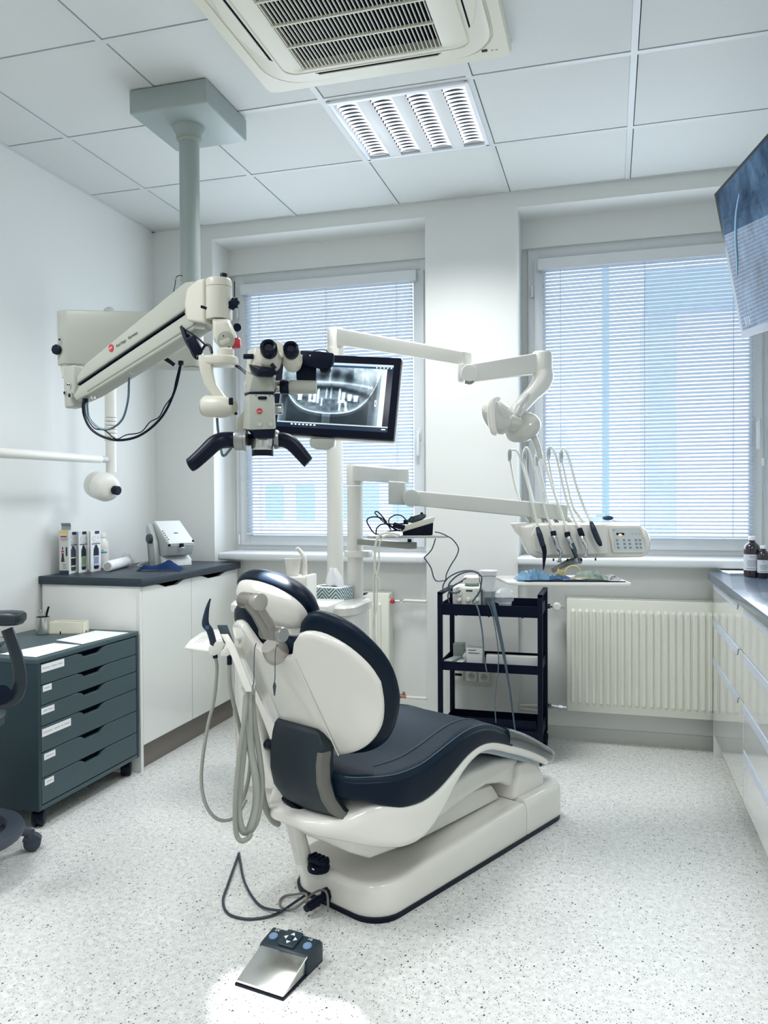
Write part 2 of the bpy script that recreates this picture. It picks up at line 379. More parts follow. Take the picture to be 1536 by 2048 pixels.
# ---------------------------------------------------------------- fluorescent ceiling light
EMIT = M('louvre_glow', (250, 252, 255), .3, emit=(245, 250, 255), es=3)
LOUV = M('louvre_metal', (236, 240, 246), .3, .0)
LOUVG = M('louvre_painted_glow', (236, 240, 246), .3, emit=(240, 246, 255), es=.9)  # emission stands in for tube light falling on the blades
def ceiling_light(x0, y0, label):
    t = thing('ceiling_light', (x0+.29, y0+.29, ZC-.02), label, 'ceiling light', 'recessed square ceiling lights')
    z = ZC-.004; b = B(); w = .576; y1 = y0+w; x1 = x0+w
    b.box((x0, y0, z), (x0+.018, y1, z+.03), .002).box((x1-.018, y0, z), (x1, y1, z+.03), .002).box((x0, y0, z-.006), (x1, y0+.022, z+.03), .003).box((x0, y1-.012, z), (x1, y1, z+.03), .002)
    part('frame', b, LOUV, t)
    part('housing', B().box((x0, y0, ZC+.07), (x1, y1, ZC+.08)), LOUV, t)
    pitch = .1475; bw = .090
    for k in range(4):
        bx = x0+.022+k*pitch
        part('lamp_tube', B().cyl((bx+bw/2, y0+.03, ZC+.045), (bx+bw/2, y1-.03, ZC+.045), .008, n=12), EMIT, t)
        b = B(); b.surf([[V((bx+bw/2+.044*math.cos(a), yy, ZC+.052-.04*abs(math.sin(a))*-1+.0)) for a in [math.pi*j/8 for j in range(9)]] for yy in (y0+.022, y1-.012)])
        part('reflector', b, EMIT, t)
        b = B()
        for j in range(17):
            yy = y0+.036+j*.0312
            pr = [V((bx+bw*q, yy, ZC+.0+.018*(1-abs(2*q-1)**2)*0+.002)) for q in (0, 1)]
            b.surf([[V((bx+bw*q, yy, ZC+.001+(.010*(1-(2*q-1)**2)))) for q in [i/8 for i in range(9)]], [V((bx+bw*q, yy+.001, ZC+.018)) for q in [i/8 for i in range(9)]]])
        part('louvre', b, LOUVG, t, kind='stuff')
        if k < 3: part('panel', B().box((bx+bw+.002, y0+.022, z+.002), (bx+pitch-.002, y1-.012, z+.012), .001), M('panel_white', (224, 226, 226), .4), t)
        for yy in (y0+.03, y1-.034):
            part('lamp_end', B().box((bx+.006, yy, ZC+.004), (bx+bw-.006, yy+.012, ZC+.02), .002), GREY, t)
    return t
ceiling_light(-1.1, 3.04, 'glowing four-tube ceiling light between the air conditioner and the windows')

# ---------------------------------------------------------------- cassette air conditioner
ACM = M('ac_plastic', (214, 212, 196), .42)
t = thing('air_conditioner', (-.80, 2.40, ZC-.04), 'large square cream cassette air conditioner in the ceiling', 'air conditioner')
zc = ZC-.034; x0, x1, y0, y1 = -1.268, -.333, 1.93, 2.862; cx, cy = (x0+x1)/2, (y0+y1)/2
gx0, gx1, gy0, gy1 = -1.072, -.556, 2.08, 2.712
b = B(); 
def ringpts(hw, hh, r, z, ccx=cx, ccy=cy, n=6): return [V((p[0], p[1], z)) for p in rrect(hw*2, hh*2, r, n, ccx, ccy)]
b.loft([ringpts(.4675, .466, .03, ZC+.02), ringpts(.4675, .466, .03, zc+.008), ringpts(.4615, .46, .03, zc), ringpts(.425, .423, .14, zc), ringpts(.421, .419, .14, zc+.006), ringpts(.417, .415, .14, zc+.006), ringpts(.414, .412, .14, zc-.006), ringpts(.40, .398, .13, zc-.010), ringpts(.345, .343, .05, zc-.012), ringpts(.342, .340, .05, zc-.008), ringpts(.339, .337, .05, zc-.008), ringpts(.336, .334, .05, zc-.013), ringpts((gx1-gx0)/2+.012, (gy1-gy0)/2+.004, .02, zc-.012, (gx0+gx1)/2, (gy0+gy1)/2), ringpts((gx1-gx0)/2, (gy1-gy0)/2, .01, zc-.008, (gx0+gx1)/2, (gy0+gy1)/2), ringpts((gx1-gx0)/2, (gy1-gy0)/2, .01, zc+.03, (gx0+gx1)/2, (gy0+gy1)/2)], caps=False)
part('cover_panel', b, ACM, t)
part('grille_recess', B().box((gx0, gy0, zc+.02), (gx1, gy1, zc+.03)), GAP, t)
nf = 36
fin0 = None
for i in range(nf):
    x = gx0+.006+(gx1-gx0-.012)*i/(nf-1)
    if fin0 is None:
        fb = B().box((-.0014, gy0, -.010), (.0014, gy1, -.002)); fin0 = part('grille_fin', fb, ACM, None); fin0.parent = t; fin0.location = V((x, 0, zc))-t.location
    else: dup(fin0, V((x, 0, zc))-t.location, t)
for yy in (2.18, 2.31, 2.44, 2.567): part('grille_bar', B().box((gx0, yy-.004, zc-.014), (gx1, yy+.004, zc-.004), .001), ACM, t)
# four curved air flaps with dark slots
def lens(L, d): 
    n = 14; return [(-L+2*L*i/n, 0) for i in range(n+1)]+[(L-2*L*i/n, d*math.sin(math.pi*i/n)**.8) for i in range(1, n)]
for (ox, oy, ex, ey) in ((cx-.352, cy, Y_, -X_), (cx+.352, cy, Y_, X_), (cx, cy+.350, X_, Y_), (cx, cy-.350, X_, -Y_)):
    b = B().prism(lens(.235, .052), V((ox, oy, zc-.0125)), ex, ey, .003, ez=(0, 0, 1)); part('air_slot', b, GAP, t)
    b = B().prism(lens(.225, .046), V((ox, oy, zc-.016))+V(ey)*.007, ex, ey, .006, ez=(0, 0, 1), bev=.001, seg=1); part('air_flap', b, ACM, t)
part('sensor_window', B().box((-.432, 2.790, zc-.002), (-.412, 2.802, zc+.002)), BLACK, t)
part('indicator_lamp', B().box((-.400, 2.80, zc-.0015), (-.392, 2.803, zc+.002)).box((-.385, 2.80, zc-.0015), (-.377, 2.803, zc+.002)), GREY, t)

# ---------------------------------------------------------------- ceiling microscope: mount, column, arms, head (one thing)
MS = thing('surgical_microscope', (-1.64, 2.90, ZC-.1), 'grey-white dental microscope hanging from a ceiling column by a long spring arm', 'microscope')
MNT = M('mount_enamel', (152, 164, 162), .4)
x0, x1, y0, y1 = -1.809, -1.474, 2.735, 3.089; zt, zb = ZC, ZC-.093
part('ceiling_plate', B().loft([[V(p) for p in ((x0, y0, zt), (x1, y0, zt), (x1, y1, zt), (x0, y1, zt))], [V(p) for p in ((x0+.0, y0+.0, zb), (x1-.0, y0+.0, zb), (x1-.0, y1-.0, zb), (x0+.0, y1-.0, zb))]], bev=.008, seg=3), MNT, MS)
pc = V((-1.643, 2.905, 0))
part('collar', B().lathe(pc+V((0, 0, zb+.001)), (0, 0, -1), [(.066, 0), (.064, .012), (.052, .032), (.052, .052)], 32), MNT, MS)
part('collar_ring', B().cyl(pc+V((0, 0, zb-.05)), pc+V((0, 0, zb-.062)), .046, n=32), SCOPE, MS)
part('column', B().cyl(pc+V((0, 0, zb-.03)), pc+V((0, 0, 1.86)), .0405, n=40), MNT, MS)
b = B().tube([(-1.6276,2.8162,2.1496),(-1.6409,2.8125,2.1516),(-1.6523,2.809,2.1418),(-1.6561,2.8075,2.1141),(-1.6619,2.8054,2.0864)], .0016, 6); part('sensor_cable', b, BLACK, MS)
part('cable_clip', B().tube([(-1.6657,2.8053,2.1458),(-1.6485,2.81,2.1358),(-1.6295,2.8152,2.1199)], .003, 6), SCOPE, MS)
# first arm: deep balancer housing, kept level, from the column to the far left joint
DA = 3.2
jl = V((-2.0635,2.7083,1.8825)); jr = V((-1.643, 2.905, jl.z)); ax = (jr-jl); ax.z = 0; Lh = ax.length; ax.normalize(); sd = V((ax.y, -ax.x, 0))  # sd points to the camera side
zt_l = (-2.0634,2.7105,2.012)[2]; zb_l = (-2.0635,2.707,1.8009)[2]
def plan(hw0, hw1, ext=.05, n=10):
    out = []
    for i in range(n+1):
        a = math.pi/2+math.pi*i/n; out.append((-.0+hw0*math.cos(a)*1.0, hw0*math.sin(a)))
    for i in range(n+1):
        a = -math.pi/2+math.pi*i/n; out.append((Lh+ext*math.cos(a), hw1*math.sin(a)))
    return out
rings = []
for (z, k) in ((zb_l, .93), (zb_l+.012, 1.), (zt_l-.02, 1.), (zt_l-.004, .93), (zt_l, .82)):
    rings.append([jl*1+V((0, 0, z-jl.z))+ax*p[0]+sd*p[1]*k for p in plan(.052, .075)])
# bow the housing out in plan (curved front face)
for r_ in rings:
    for v in r_:
        s_ = max(0, min(1, (v-jl).dot(ax)/Lh)); v += sd*.030*math.sin(math.pi*s_)*(1 if (v-jl).dot(sd) > 0 else -1)
part('balance_arm', B().loft(rings), SCOPE, MS)
part('joint_collar', B().lathe(V((jl.x, jl.y, zb_l)), (0, 0, -1), [(.040, -.005), (.040, .026), (.038, .028), (.038, .050)], 28), M('collar_satin', (206, 204, 192), .3, .3), MS)
part('lock_knob', B().prism(circ(.021, 8), V((-2.0885,2.6592,1.8553)), X_, Z_, .016, bev=.004).cyl((-2.0885,2.6592,1.8553), (-2.06,2.6882,1.8589), .008), BLACK, MS)
part('screw', B().cyl((-2.0734,2.6495,1.8937), (-2.0694,2.6444,1.8925), .004), BLACK, MS)
for q in ((362, 735), ): pass
part('joint_collar', B().cyl((-1.6321,2.8927,1.8228), (-1.6321,2.8923,1.7964), .03), SCOPE, MS)
# spring arm
A0 = V((-1.8936,2.5665,1.6966)); A1 = V((-1.2862,2.3476,1.8882))
ad = (A1-A0).normalized(); an = (V((0, 0, 1))-ad*ad.z).normalized(); as_ = ad.cross(an)   # as_ toward camera side?
if as_.dot(V((0, 0, 1.261))-A0) < 0: as_ = -as_
LA = (A1-A0).length; wd2 = .034
def bar(name, prof, w, mat, bev=.006, off=0.0, parent=MS):
    pts = [(p[0]*LA, p[1]) for p in prof]
    return part(name, B().prism(pts, A0-as_*(w-off), ad, an, 2*w, bev=bev, seg=3, ez=as_), mat, parent)
upper = bar('upper_cover', [(-.015, .0), (1.045, .007), (1.055, .045), (1.03, .085), (.97, .098), (.10, .055), (.0, .030)], .036, SCOPE, .010)
lower = bar('lower_cover', [(-.075, -.030), (-.05, -.055), (.06, -.062), (1.0, -.072), (1.02, -.02), (1.0, .0), (0, -.006)], .033, SCOPE, .009)
bar('seam_shadow', [(-.0, -.005), (1.03, .0015), (1.03, .0055), (.0, -.001)], .0368, BLACK, 0)
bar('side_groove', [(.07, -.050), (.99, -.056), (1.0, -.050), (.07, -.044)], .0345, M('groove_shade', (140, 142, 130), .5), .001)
def on_arm(p, off=.0375):
    p = V(p); d = (p-V((0, 0, 1.261))); pl = A0+as_*off; k = (pl-V((0, 0, 1.261))).dot(as_)/d.dot(as_); return V((0, 0, 1.261))+d*k
# left knuckle
b = B().prism([(-.035, .075), (.035, .075), (.040, 0), (.030, -.082), (-.028, -.085), (-.034, 0)], V((-1.9667,2.5873,1.6988))-as_*.03, V((as_.y, -as_.x, 0)).normalized() if False else V((ad.x, ad.y, 0)).normalized(), Z_, .05, bev=.008, seg=3)
part('knuckle', b, SCOPE, MS)
for nm, p, r in (('pivot_screw', on_arm((-1.9479,2.5193,1.6628), .026), .006), ('pivot_screw', on_arm((-1.9104,2.4985,1.6494), .036), .008), ('screw', on_arm((-1.9372,2.5229,1.6944), .036), .0035)):
    part(nm, B().lathe(V(p), as_, [(r*1.35, -.005), (r*1.35, .003), (r*1.05, .004)], 16), STEEL, MS)
    part(nm, B().cyl(V(p)+as_*.003, V(p)+as_*.0052, r), BLACK, MS)
# logo and lettering on the arm
lo = V((-1.7306,2.4901,1.812)); 
lo = on_arm(lo)
F_ = Matrix((ad, an, as_)).transposed()
part('red_badge', B().prism(circ(.0135, 28), lo-as_*.002, ad, an, .003, ez=as_), RED, MS)
lettering('KAPS', lo-ad*.010-an*.003+as_*.001, ad, an, .008, PAPER, MS)
TXT = M('dark_print', (40, 46, 50), .6)
lettering('Karl Kaps   Germany', on_arm((-1.7115,2.4956,1.8155))-an*.002, ad, an, .0145, TXT, MS)
# right end: swivel block
cb = V((-1.1994,2.2994,1.8806))
zt2, zb2 = (-1.1994,2.3008,1.9636)[2], (-1.1995,2.2987,1.836)[2]
b = B().lathe(V((cb.x, cb.y, zb2)), Z_, [(.040, 0), (.0415, .004), (.0415, zt2-zb2-.026)], 32); part('swivel_housing', b, SCOPE2, MS)
b = B().lathe(V((cb.x, cb.y, zt2-.0248)), Z_, [(.0415, 0), (.0415, .020), (.038, .026)], 32); part('swivel_cap', b, SCOPE2, MS)
fx = V((ad.x, ad.y, 0)).normalized()
b = B().prism([(0, -.035), (.085, -.055), (.085, .088), (.055, .092), (.0, .07), (-.012, .02)], V((-1.2664,2.3115,1.8754))-V((fx.y, -fx.x, 0))*.034-fx*.04+Z_*-.0, fx, Z_, .066, bev=.010, seg=3, ez=V((fx.y, -fx.x, 0)))
part('swivel_block', b, SCOPE2, MS)
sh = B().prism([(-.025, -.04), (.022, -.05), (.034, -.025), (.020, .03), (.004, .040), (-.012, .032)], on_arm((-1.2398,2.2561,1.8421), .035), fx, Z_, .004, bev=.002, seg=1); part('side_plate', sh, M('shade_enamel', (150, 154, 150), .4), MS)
part('pivot_screw', B().lathe(on_arm((-1.2792,2.2451,1.8549), .034), as_, [(.010, -.01), (.010, .005), (.007, .006)], 18), STEEL, MS)
part('pivot_screw', B().cyl(on_arm((-1.2792,2.2451,1.8549), .040), on_arm((-1.2792,2.2451,1.8549), .0415), .0065), BLACK, MS)
part('lever_pin', B().tube([(-1.2249,2.2295,1.8647),(-1.2159,2.232,1.8615),(-1.2084,2.2341,1.8584)], .0045, 8), BLACK, MS)
part('top_knob', B().cyl((-1.1871,2.3043,1.9587), (-1.184,2.3056,1.9842), .0115, n=14, bev=.002), BLACK, MS)
kb = V((-1.1473,2.3039,1.8827)); b = B().prism([(.018*(1+.12*math.cos(7*a))*math.cos(a), .018*(1+.12*math.cos(7*a))*math.sin(a)) for a in [6.28318531*i/42 for i in range(42)]], kb, (.94, .2, .25), Z_, .014, bev=.003); part('star_knob', b, BLACK, MS)
part('knob_shaft', B().cyl(kb, (-1.1718,2.3073,1.8805), .005), STEEL, MS)
part('antenna_pin', B().cyl((-1.1518,2.3143,1.9586), (-1.1519,2.3135,1.9091), .0016), BLACK, MS)
# tilt joint below
part('neck', B().lathe(V((-1.1995,2.2988,1.8408)), (0, 0, -1), [(.021, 0), (.021, .012), (.023, .014), (.023, .03)], 24), GREY, MS)
hf = -fw; rt = V((rr.x, rr.y, 0)).normalized(); fr = V((-rt.y, rt.x, 0))   # fr = away from camera, level
jb = V((-1.1716,2.2746,1.785))
b = B().loft([[jb+rt*p[0]+Z_*p[1]+fr*d for p in q] for d, q in ((.05, [(-.030, .045), (.016, .042), (.034, .0), (.026, -.030), (-.004, -.045), (-.026, -.015)]), (.0, [(-.036, .050), (.018, .048), (.040, .0), (.030, -.035), (-.005, -.052), (-.032, -.02)]), (-.028, [(-.024, .03), (.016, .032), (.032, .0), (.024, -.028), (-.004, -.040), (-.024, -.018)]))], bev=.007, seg=3)
part('tilt_joint', b, SCOPE2, MS)
part('joint_disc', B().lathe(V((-1.1524,2.2537,1.761)), -fr+V((.15, 0, -.35)), [(.027, -.03), (.027, .0), (.0255, .001)], 28), SCOPE, MS)
for q in ((-1.1435,2.2199,1.7662), (-1.1272,2.224,1.7323)): part('screw', B().cyl(V(q), V(q)-fr*.003, .0022, n=8), BLACK, MS)
part('round_knob', B().lathe(V((-1.1442,2.314,1.8118)), rt*.5-fr*.5, [(.010, -.006), (.014, 0), (.012, .006)], 18, ), BLACK, MS)
part('red_knob', B().lathe(V((-1.1262,2.2871,1.7563)), rt, [(.017, -.02), (.017, .002), (.013, .007)], 20), RED, MS)
# offset bracket
bp = [(402, 716), (470, 716)]
o1 = V((-1.1529,2.2369,1.6959))
b = B().loft([[V((-1.1529,2.237,1.7037))+Z_*z+rt*x+fr*y for x, y in [(.045*math.cos(a)-0., .045*math.sin(a)) for a in [math.radians(-90+15*i) for i in range(13)]]+[(-.07, .03), (-.07, -.03)]] for z in (0.002, -.026)], bev=.006, seg=3)
part('bracket_plate', b, SCOPE2, MS)
part('cable_gland', B().lathe(V((-1.1454,2.2393,1.716)), Z_, [(.026, -.012), (.026, .01), (.018, .016)], 24), SCOPE2, MS)
brk = [((-1.2002,2.2132,1.7068), .020), ((-1.1973,2.2133,1.6635), .018), ((-1.1854,2.2159,1.6171), .017), ((-1.1617,2.2221,1.583), .018), ((-1.1409,2.2277,1.5613), .018)]
b = B().loft([[V(p)+rt*(a*w)+fr*c for a, c in ((-1, -.024), (1, -.024), (1, .024), (-1, .024))] for p, w in brk], bev=.005, seg=2); part('curved_bracket', b, SCOPE2, MS)
c0 = V((-1.1935,2.1917,1.55)); c1 = V((-1.0827,2.1919,1.5398))
d_ = (c1-c0).normalized()
part('swivel_drum', B().lathe(c0, d_, [(.030, 0), (.033, .004), (.033, .062), (.030, .075), (.022, .10)], 32), SCOPE2, MS)
part('drum_cap', B().lathe(c0, -d_, [(.030, -.004), (.030, .003), (.026, .005)], 32), SCOPE, MS)
part('toggle', B().box(V((-1.0961,2.1728,1.5592))-V((.006, .006, .012)), V((-1.0961,2.1728,1.5592))+V((.006, .006, .010)), .003), BLACK, MS)
part('drum_screw', B().cyl((-1.0749,2.1626,1.5199), (-1.0704,2.1535,1.5188), .0045), BLACK, MS)
# cables at the arms
b = B()
b.tube([(-1.8726,2.5194,1.6283),(-1.869,2.5196,1.5784),(-1.8379,2.5172,1.5257),(-1.7761,2.5134,1.4925),(-1.7027,2.5134,1.4815),(-1.6215,2.5161,1.5013),(-1.5412,2.5192,1.5637),(-1.4981,2.533,1.6566),(-1.4878,2.5583,1.753)], .0048, 8)
part('cable', b, BLACK, MS)
part('thin_cable', B().tube([(-1.8591,2.5128,1.6271),(-1.8556,2.513,1.5773),(-1.8147,2.503,1.5275),(-1.7761,2.5139,1.5181),(-1.7254,2.507,1.4853),(-1.6787,2.4997,1.498),(-1.621,2.5059,1.5076),(-1.5843,2.5065,1.5424),(-1.5478,2.5068,1.5591),(-1.5272,2.5133,1.5983),(-1.5014,2.5213,1.6374),(-1.4947,2.5346,1.6924),(-1.4913,2.5573,1.753)], .0022, 6), BLACK, MS)
part('coil_cable', B().tube([(-1.852,2.5148,1.6233),(-1.8449,2.5159,1.5681),(-1.7972,2.508,1.5274),(-1.755,2.52,1.5253),(-1.7027,2.5146,1.5578),(-1.6717,2.5038,1.6241),(-1.6624,2.497,1.6858),(-1.6548,2.4893,1.7147)], .0042, 8), M('coil_grey', (90, 112, 122), .4, .4), MS)
for q in ((-1.6264,2.4558,1.7171), (-1.8057,2.4866,1.64), (-1.4209,2.412,1.8124)): part('cable_screw', B().cyl(V(q), V(q)-Z_*.008, .008, n=14), STEEL, MS)
part('strain_relief', B().cyl((-1.8637,2.5221,1.6394), (-1.8637,2.5218,1.6191), .011), BLACK, MS)
part('strain_relief', B().cyl((-1.4982,2.5764,1.7673), (-1.4982,2.5762,1.7528), .010), BLACK, MS)
part('grip_lever', B().tube([(-1.5965,2.5696,1.7951),(-1.5789,2.5745,1.7895),(-1.5508,2.5823,1.7711),(-1.5297,2.588,1.7545)], [.008, .009, .008, .007], 10), BLACK, MS)
part('cable_loop', B().tube([(-1.3462,2.3295,1.8263),(-1.3171,2.316,1.7665),(-1.2964,2.3109,1.7288),(-1.279,2.3053,1.7205),(-1.2566,2.2913,1.7424),(-1.2394,2.286,1.7564),(-1.2223,2.2804,1.7497),(-1.2113,2.2727,1.7271)], .0045, 8), BLACK, MS)
part('cable_loop', B().tube([(-1.343,2.3304,1.823),(-1.2975,2.3013,1.7981),(-1.2628,2.29,1.7745),(-1.2425,2.2851,1.7565)], .003, 8), BLACK, MS)
part('plug', B().cbox((-1.2882,2.3033,1.7593), (.034, .03, .062), rotz(.28) @ Matrix.Rotation(-.45, 3, 'Y'), .005), BLACK, MS)
part('cable', B().tube([(-1.3565,2.3475,1.8339),(-1.3304,2.3334,1.7868),(-1.2964,2.3112,1.7483)], .012, 8), BLACK, MS)
part('cable', B().tube([(-1.1186,2.2464,1.6802),(-1.0947,2.2322,1.6706),(-1.0682,2.2187,1.6519)], .0022, 6).tube([(-1.1186,2.2463,1.6771),(-1.0947,2.2321,1.6644),(-1.0696,2.2182,1.6458)], .0022, 6), BLACK, MS)
part('coil_cable', B().tube([(-1.1581,2.2012,1.513),(-1.1552,2.2014,1.4762),(-1.1493,2.2024,1.4379),(-1.1387,2.1944,1.402),(-1.1314,2.1965,1.3974),(-1.1165,2.1905,1.4074),(-1.1031,2.1841,1.4189)], .0042, 8), M('coil_grey', (90, 112, 122), .4), MS)

# optical head -------------------------------------------------------
H = 2.36   # depth of the front of the head

b = B().loft([[V(p) for p in r_] for r_ in (
    [(-1.0446,2.1617,1.5738), (-1.02,2.1375,1.5727), (-0.9522,2.1568,1.5708), (-0.9642,2.195,1.5717), (-1.0008,2.2784,1.5834), (-1.0888,2.2533,1.587)],
    [(-1.0503,2.1584,1.4726), (-1.0172,2.1366,1.4669), (-0.9466,2.1567,1.4694), (-0.9599,2.1946,1.476), (-0.9964,2.278,1.4842), (-1.0949,2.2499,1.4816)])], bev=.003, seg=2)
part('optics_body', b, SCOPE, MS)
b = B().loft([[V(p) for p in r_] for r_ in (
    [(-1.0417,2.1637,1.6452), (-1.0101,2.1412,1.6255), (-0.9606,2.1553,1.6223), (-0.9572,2.1876,1.6298), (-0.9978,2.2802,1.6455), (-1.0858,2.2554,1.6614)],
    [(-1.0474,2.161,1.5768), (-1.0222,2.1422,1.5763), (-0.9542,2.1616,1.5789), (-0.9601,2.1859,1.5822), (-1.0008,2.2786,1.5959), (-1.0918,2.2526,1.5932)])], bev=.004, seg=2)
part('beam_splitter', b, SCOPE, MS)
part('seam_ring', B().loft([[V(p) for p in r_] for r_ in (
    [(-1.0447,2.1587,1.5793), (-1.0209,2.1395,1.5788), (-0.9516,2.1592,1.5799), (-0.9575,2.1835,1.5803), (-0.9973,2.2743,1.5936), (-1.0881,2.2484,1.5926)],
    [(-1.0447,2.1585,1.5719), (-1.0209,2.1393,1.5715), (-0.9516,2.1591,1.5726), (-0.9575,2.1834,1.5729), (-0.9973,2.2742,1.5859), (-1.0881,2.2483,1.5848)])]), BLACK, MS)
part('side_cap', B().lathe(V((-1.0432,2.173,1.602)), -rt, [(.017, -.01), (.017, .004), (.014, .006)], 24), SCOPE2, MS)
part('side_cap', B().lathe(V((-1.0374,2.1631,1.5321)), -rt-fr*.8, [(.011, -.01), (.011, .003), (.008, .003)], 20), GREY, MS)
part('neck_side', B().loft([[V(p) for p in r_] for r_ in ([(-1.0549,2.2027,1.7152), (-1.0159,2.1722,1.715), (-0.9643,2.1868,1.7073), (-0.972,2.2255,1.6618), (-1.044,2.2676,1.6798)], [(-1.0608,2.2,1.6517), (-1.0187,2.1596,1.6316), (-0.9617,2.1758,1.6239), (-0.9735,2.2246,1.6361), (-1.044,2.2672,1.6566)])], bev=.004), SCOPE2, MS)
part('visor', B().loft([[V(p) for p in r_] for r_ in ([(-1.0126,2.1203,1.6588), (-0.9719,2.1108,1.6408), (-0.9302,2.1226,1.6406), (-0.9529,2.189,1.6447), (-1.0389,2.1854,1.6484)], [(-1.0028,2.1227,1.6369), (-0.9788,2.1084,1.6177), (-0.9372,2.1202,1.6161), (-0.9515,2.1893,1.6358), (-1.0317,2.1872,1.6333)])], bev=.003), BLACK, MS)
tc_ = -fr*.9+Z_*.32+rt*.05
def binocular(x, y, d, r0_, name='eyepiece'):
    c = V(d); a = tc_.normalized()
    part('binocular_tube', B().lathe(c+a*-.045, a, [(r0_*1.12, -.02), (r0_*1.32, .0), (r0_*1.34, .018), (r0_*1.18, .030), (r0_*1.12, .050)], 32), SCOPE2, MS)
    e = part(name, B().lathe(c, a, [(r0_*.86, -.002), (r0_*.92, .004), (r0_, .012), (r0_, .036), (r0_*.84, .042), (r0_*.6, .038), (r0_*.5, .030)], 32), BLACK, MS)
    part('eye_lens', B().lathe(c, a, [(r0_*.5, .028), (r0_*.48, .031)], 24), M('lens_glass', (6, 14, 30), .35), e)
binocular(0, 0, (-0.9455,2.119,1.6854), .0245)
binocular(0, 0, (-0.8921,2.155,1.6859), .0225)
part('binocular_bridge', B().loft([[V((-0.9914,2.1895,1.7093))+rt*x+Z_*z+fr*y for x, z in rrect(.075, .055, .02, 4, .02, 0)] for y in (0, .05)], bev=.004), SCOPE2, MS)
part('pd_knob', B().cyl((-1.0488,2.1624,1.6884), (-1.0202,2.1706,1.6882), .0078, n=16, bev=.002), BLACK, MS)
part('hinge_knob', B().cyl((-0.9317,2.1016,1.6502), (-0.9221,2.1041,1.6373), .006, bev=.001).cyl((-0.9329,2.1321,1.6321), (-0.9329,2.132,1.6234), .009), BLACK, MS)
# video adapter and camera on the right
part('side_port_ring', B().lathe(V((-0.9764,2.2232,1.6028)), rt, [(.019, -.004), (.019, .018), (.017, .020)], 28), STEEL, MS)
part('port_collar', B().lathe(V((-0.9575,2.2286,1.6027)), rt, [(.020, -.002), (.022, .001), (.022, .022), (.020, .025)], 28), BLACK, MS)
part('adapter_tube', B().loft([[V(pp)+Z_*z*s_+fr*w*s_ for z, w in [(.021*math.cos(a), .021*math.sin(a)) for a in [6.28318531*i/24 for i in range(24)]]] for pp, s_ in (((-0.9342,2.2353,1.6026),.9), ((-0.9284,2.2369,1.6026),1.0), ((-0.8614,2.256,1.6022),1.0), ((-0.8541,2.2581,1.6022),.95))]), SCOPE, MS)
part('camera_body', B().loft([[V(p) for p in r_] for r_ in ([(-0.9114,2.2327,1.6824), (-0.8505,2.2499,1.6746), (-0.8683,2.297,1.6832), (-0.9305,2.2794,1.6913)], [(-0.9085,2.2325,1.6222), (-0.852,2.2486,1.6188), (-0.8698,2.2956,1.6263), (-0.9275,2.2792,1.6297)])], bev=.003), BLACKM, MS)
part('camera_head', B().loft([[V(p) for p in r_] for r_ in ([(-0.8931,2.2279,1.7091), (-0.8975,2.226,1.6686), (-0.9201,2.2821,1.6789), (-0.9157,2.2841,1.7204)], [(-0.8298,2.2251,1.7021), (-0.8299,2.2242,1.65), (-0.8615,2.309,1.6648), (-0.8615,2.3099,1.7189)], [(-0.7926,2.2356,1.6974), (-0.7984,2.2332,1.6528), (-0.8288,2.3184,1.6677), (-0.8228,2.3209,1.7141)], [(-0.7917,2.2462,1.6918), (-0.7931,2.2453,1.6664), (-0.8165,2.3117,1.6783), (-0.8151,2.3125,1.7045)])], bev=.003), BLACKM, MS)
part('camera_grip', B().loft([[V((-0.8377,2.2324,1.6517))+rt*x+Z_*z+fr*y for x, z in [(0, .01), (.034, .012), (.036, .0), (.022, -.012), (.006, -.008)]] for y in (0, .05)], bev=.003), BLACKM, MS)
part('camera_strap', B().tube([(-0.8556,2.2386,1.7074),(-0.8362,2.2338,1.7099),(-0.8218,2.2379,1.7099),(-0.8089,2.2414,1.7008)], .0012, 6), BLACK, MS)
for q in ((-0.8885,2.1925,1.6878), (-0.8758,2.1961,1.6877), (-0.8548,2.2073,1.6885)): part('indicator', B().ell(q, (.0022, .0022, .0022), n=8, m=6), PAPER, MS)
# lower section
part('focus_base', B().loft([[V(p) for p in r_] for r_ in ([(-1.0345,2.1525,1.4717), (-1.0123,2.1433,1.4732), (-0.9472,2.1618,1.4728), (-0.9857,2.2498,1.4799), (-1.0712,2.2254,1.4788)], [(-1.016,2.1574,1.4493), (-1.0067,2.1444,1.4422), (-0.95,2.1605,1.4434), (-0.9887,2.2485,1.4554), (-1.0506,2.2309,1.4557)])], bev=.002), BLACK, MS)
oc = V((-1.0072,2.2015,1.4449))
part('objective_ring', B().lathe(oc, (0, 0, -1), [(.034, 0), (.0345, .004), (.0345, .032), (.033, .034)], 36), STEEL, MS)
part('objective', B().lathe(oc, (0, 0, -1), [(.0325, .033), (.0325, .050), (.031, .052)], 36), BLACK, MS)
part('objective_lens', B().lathe(oc, (0, 0, -1), [(.028, .0515), (.028, .054)], 24), M('objective_glow', (235, 240, 248), .2, emit=(240, 245, 255), es=1.5), MS)
part('right_knob', B().lathe(V((-0.9735,2.223,1.5362)), rt, [(.017, 0), (.017, .02), (.015, .022)], 24), STEEL, MS)
for sgn, a_, r_ in ((0, (-1.0434,2.1807,1.4413), (460, 884)), ): pass
part('handle_hub', B().lathe(V((-1.0778,2.1605,1.4408)), rt, [(.030, 0), (.031, .003), (.031, .026), (.033, .028), (.033, .036)], 32), GREY, MS)
part('handle_hub', B().lathe(V((-0.9902,2.2479,1.4462)), rt, [(.028, 0), (.030, .002), (.030, .010), (.026, .016)], 32), GREY, MS)
part('crossbar', B().cyl((-1.0623,2.1961,1.4429), (-0.9802,2.2404,1.447), .018), BLACK, MS)
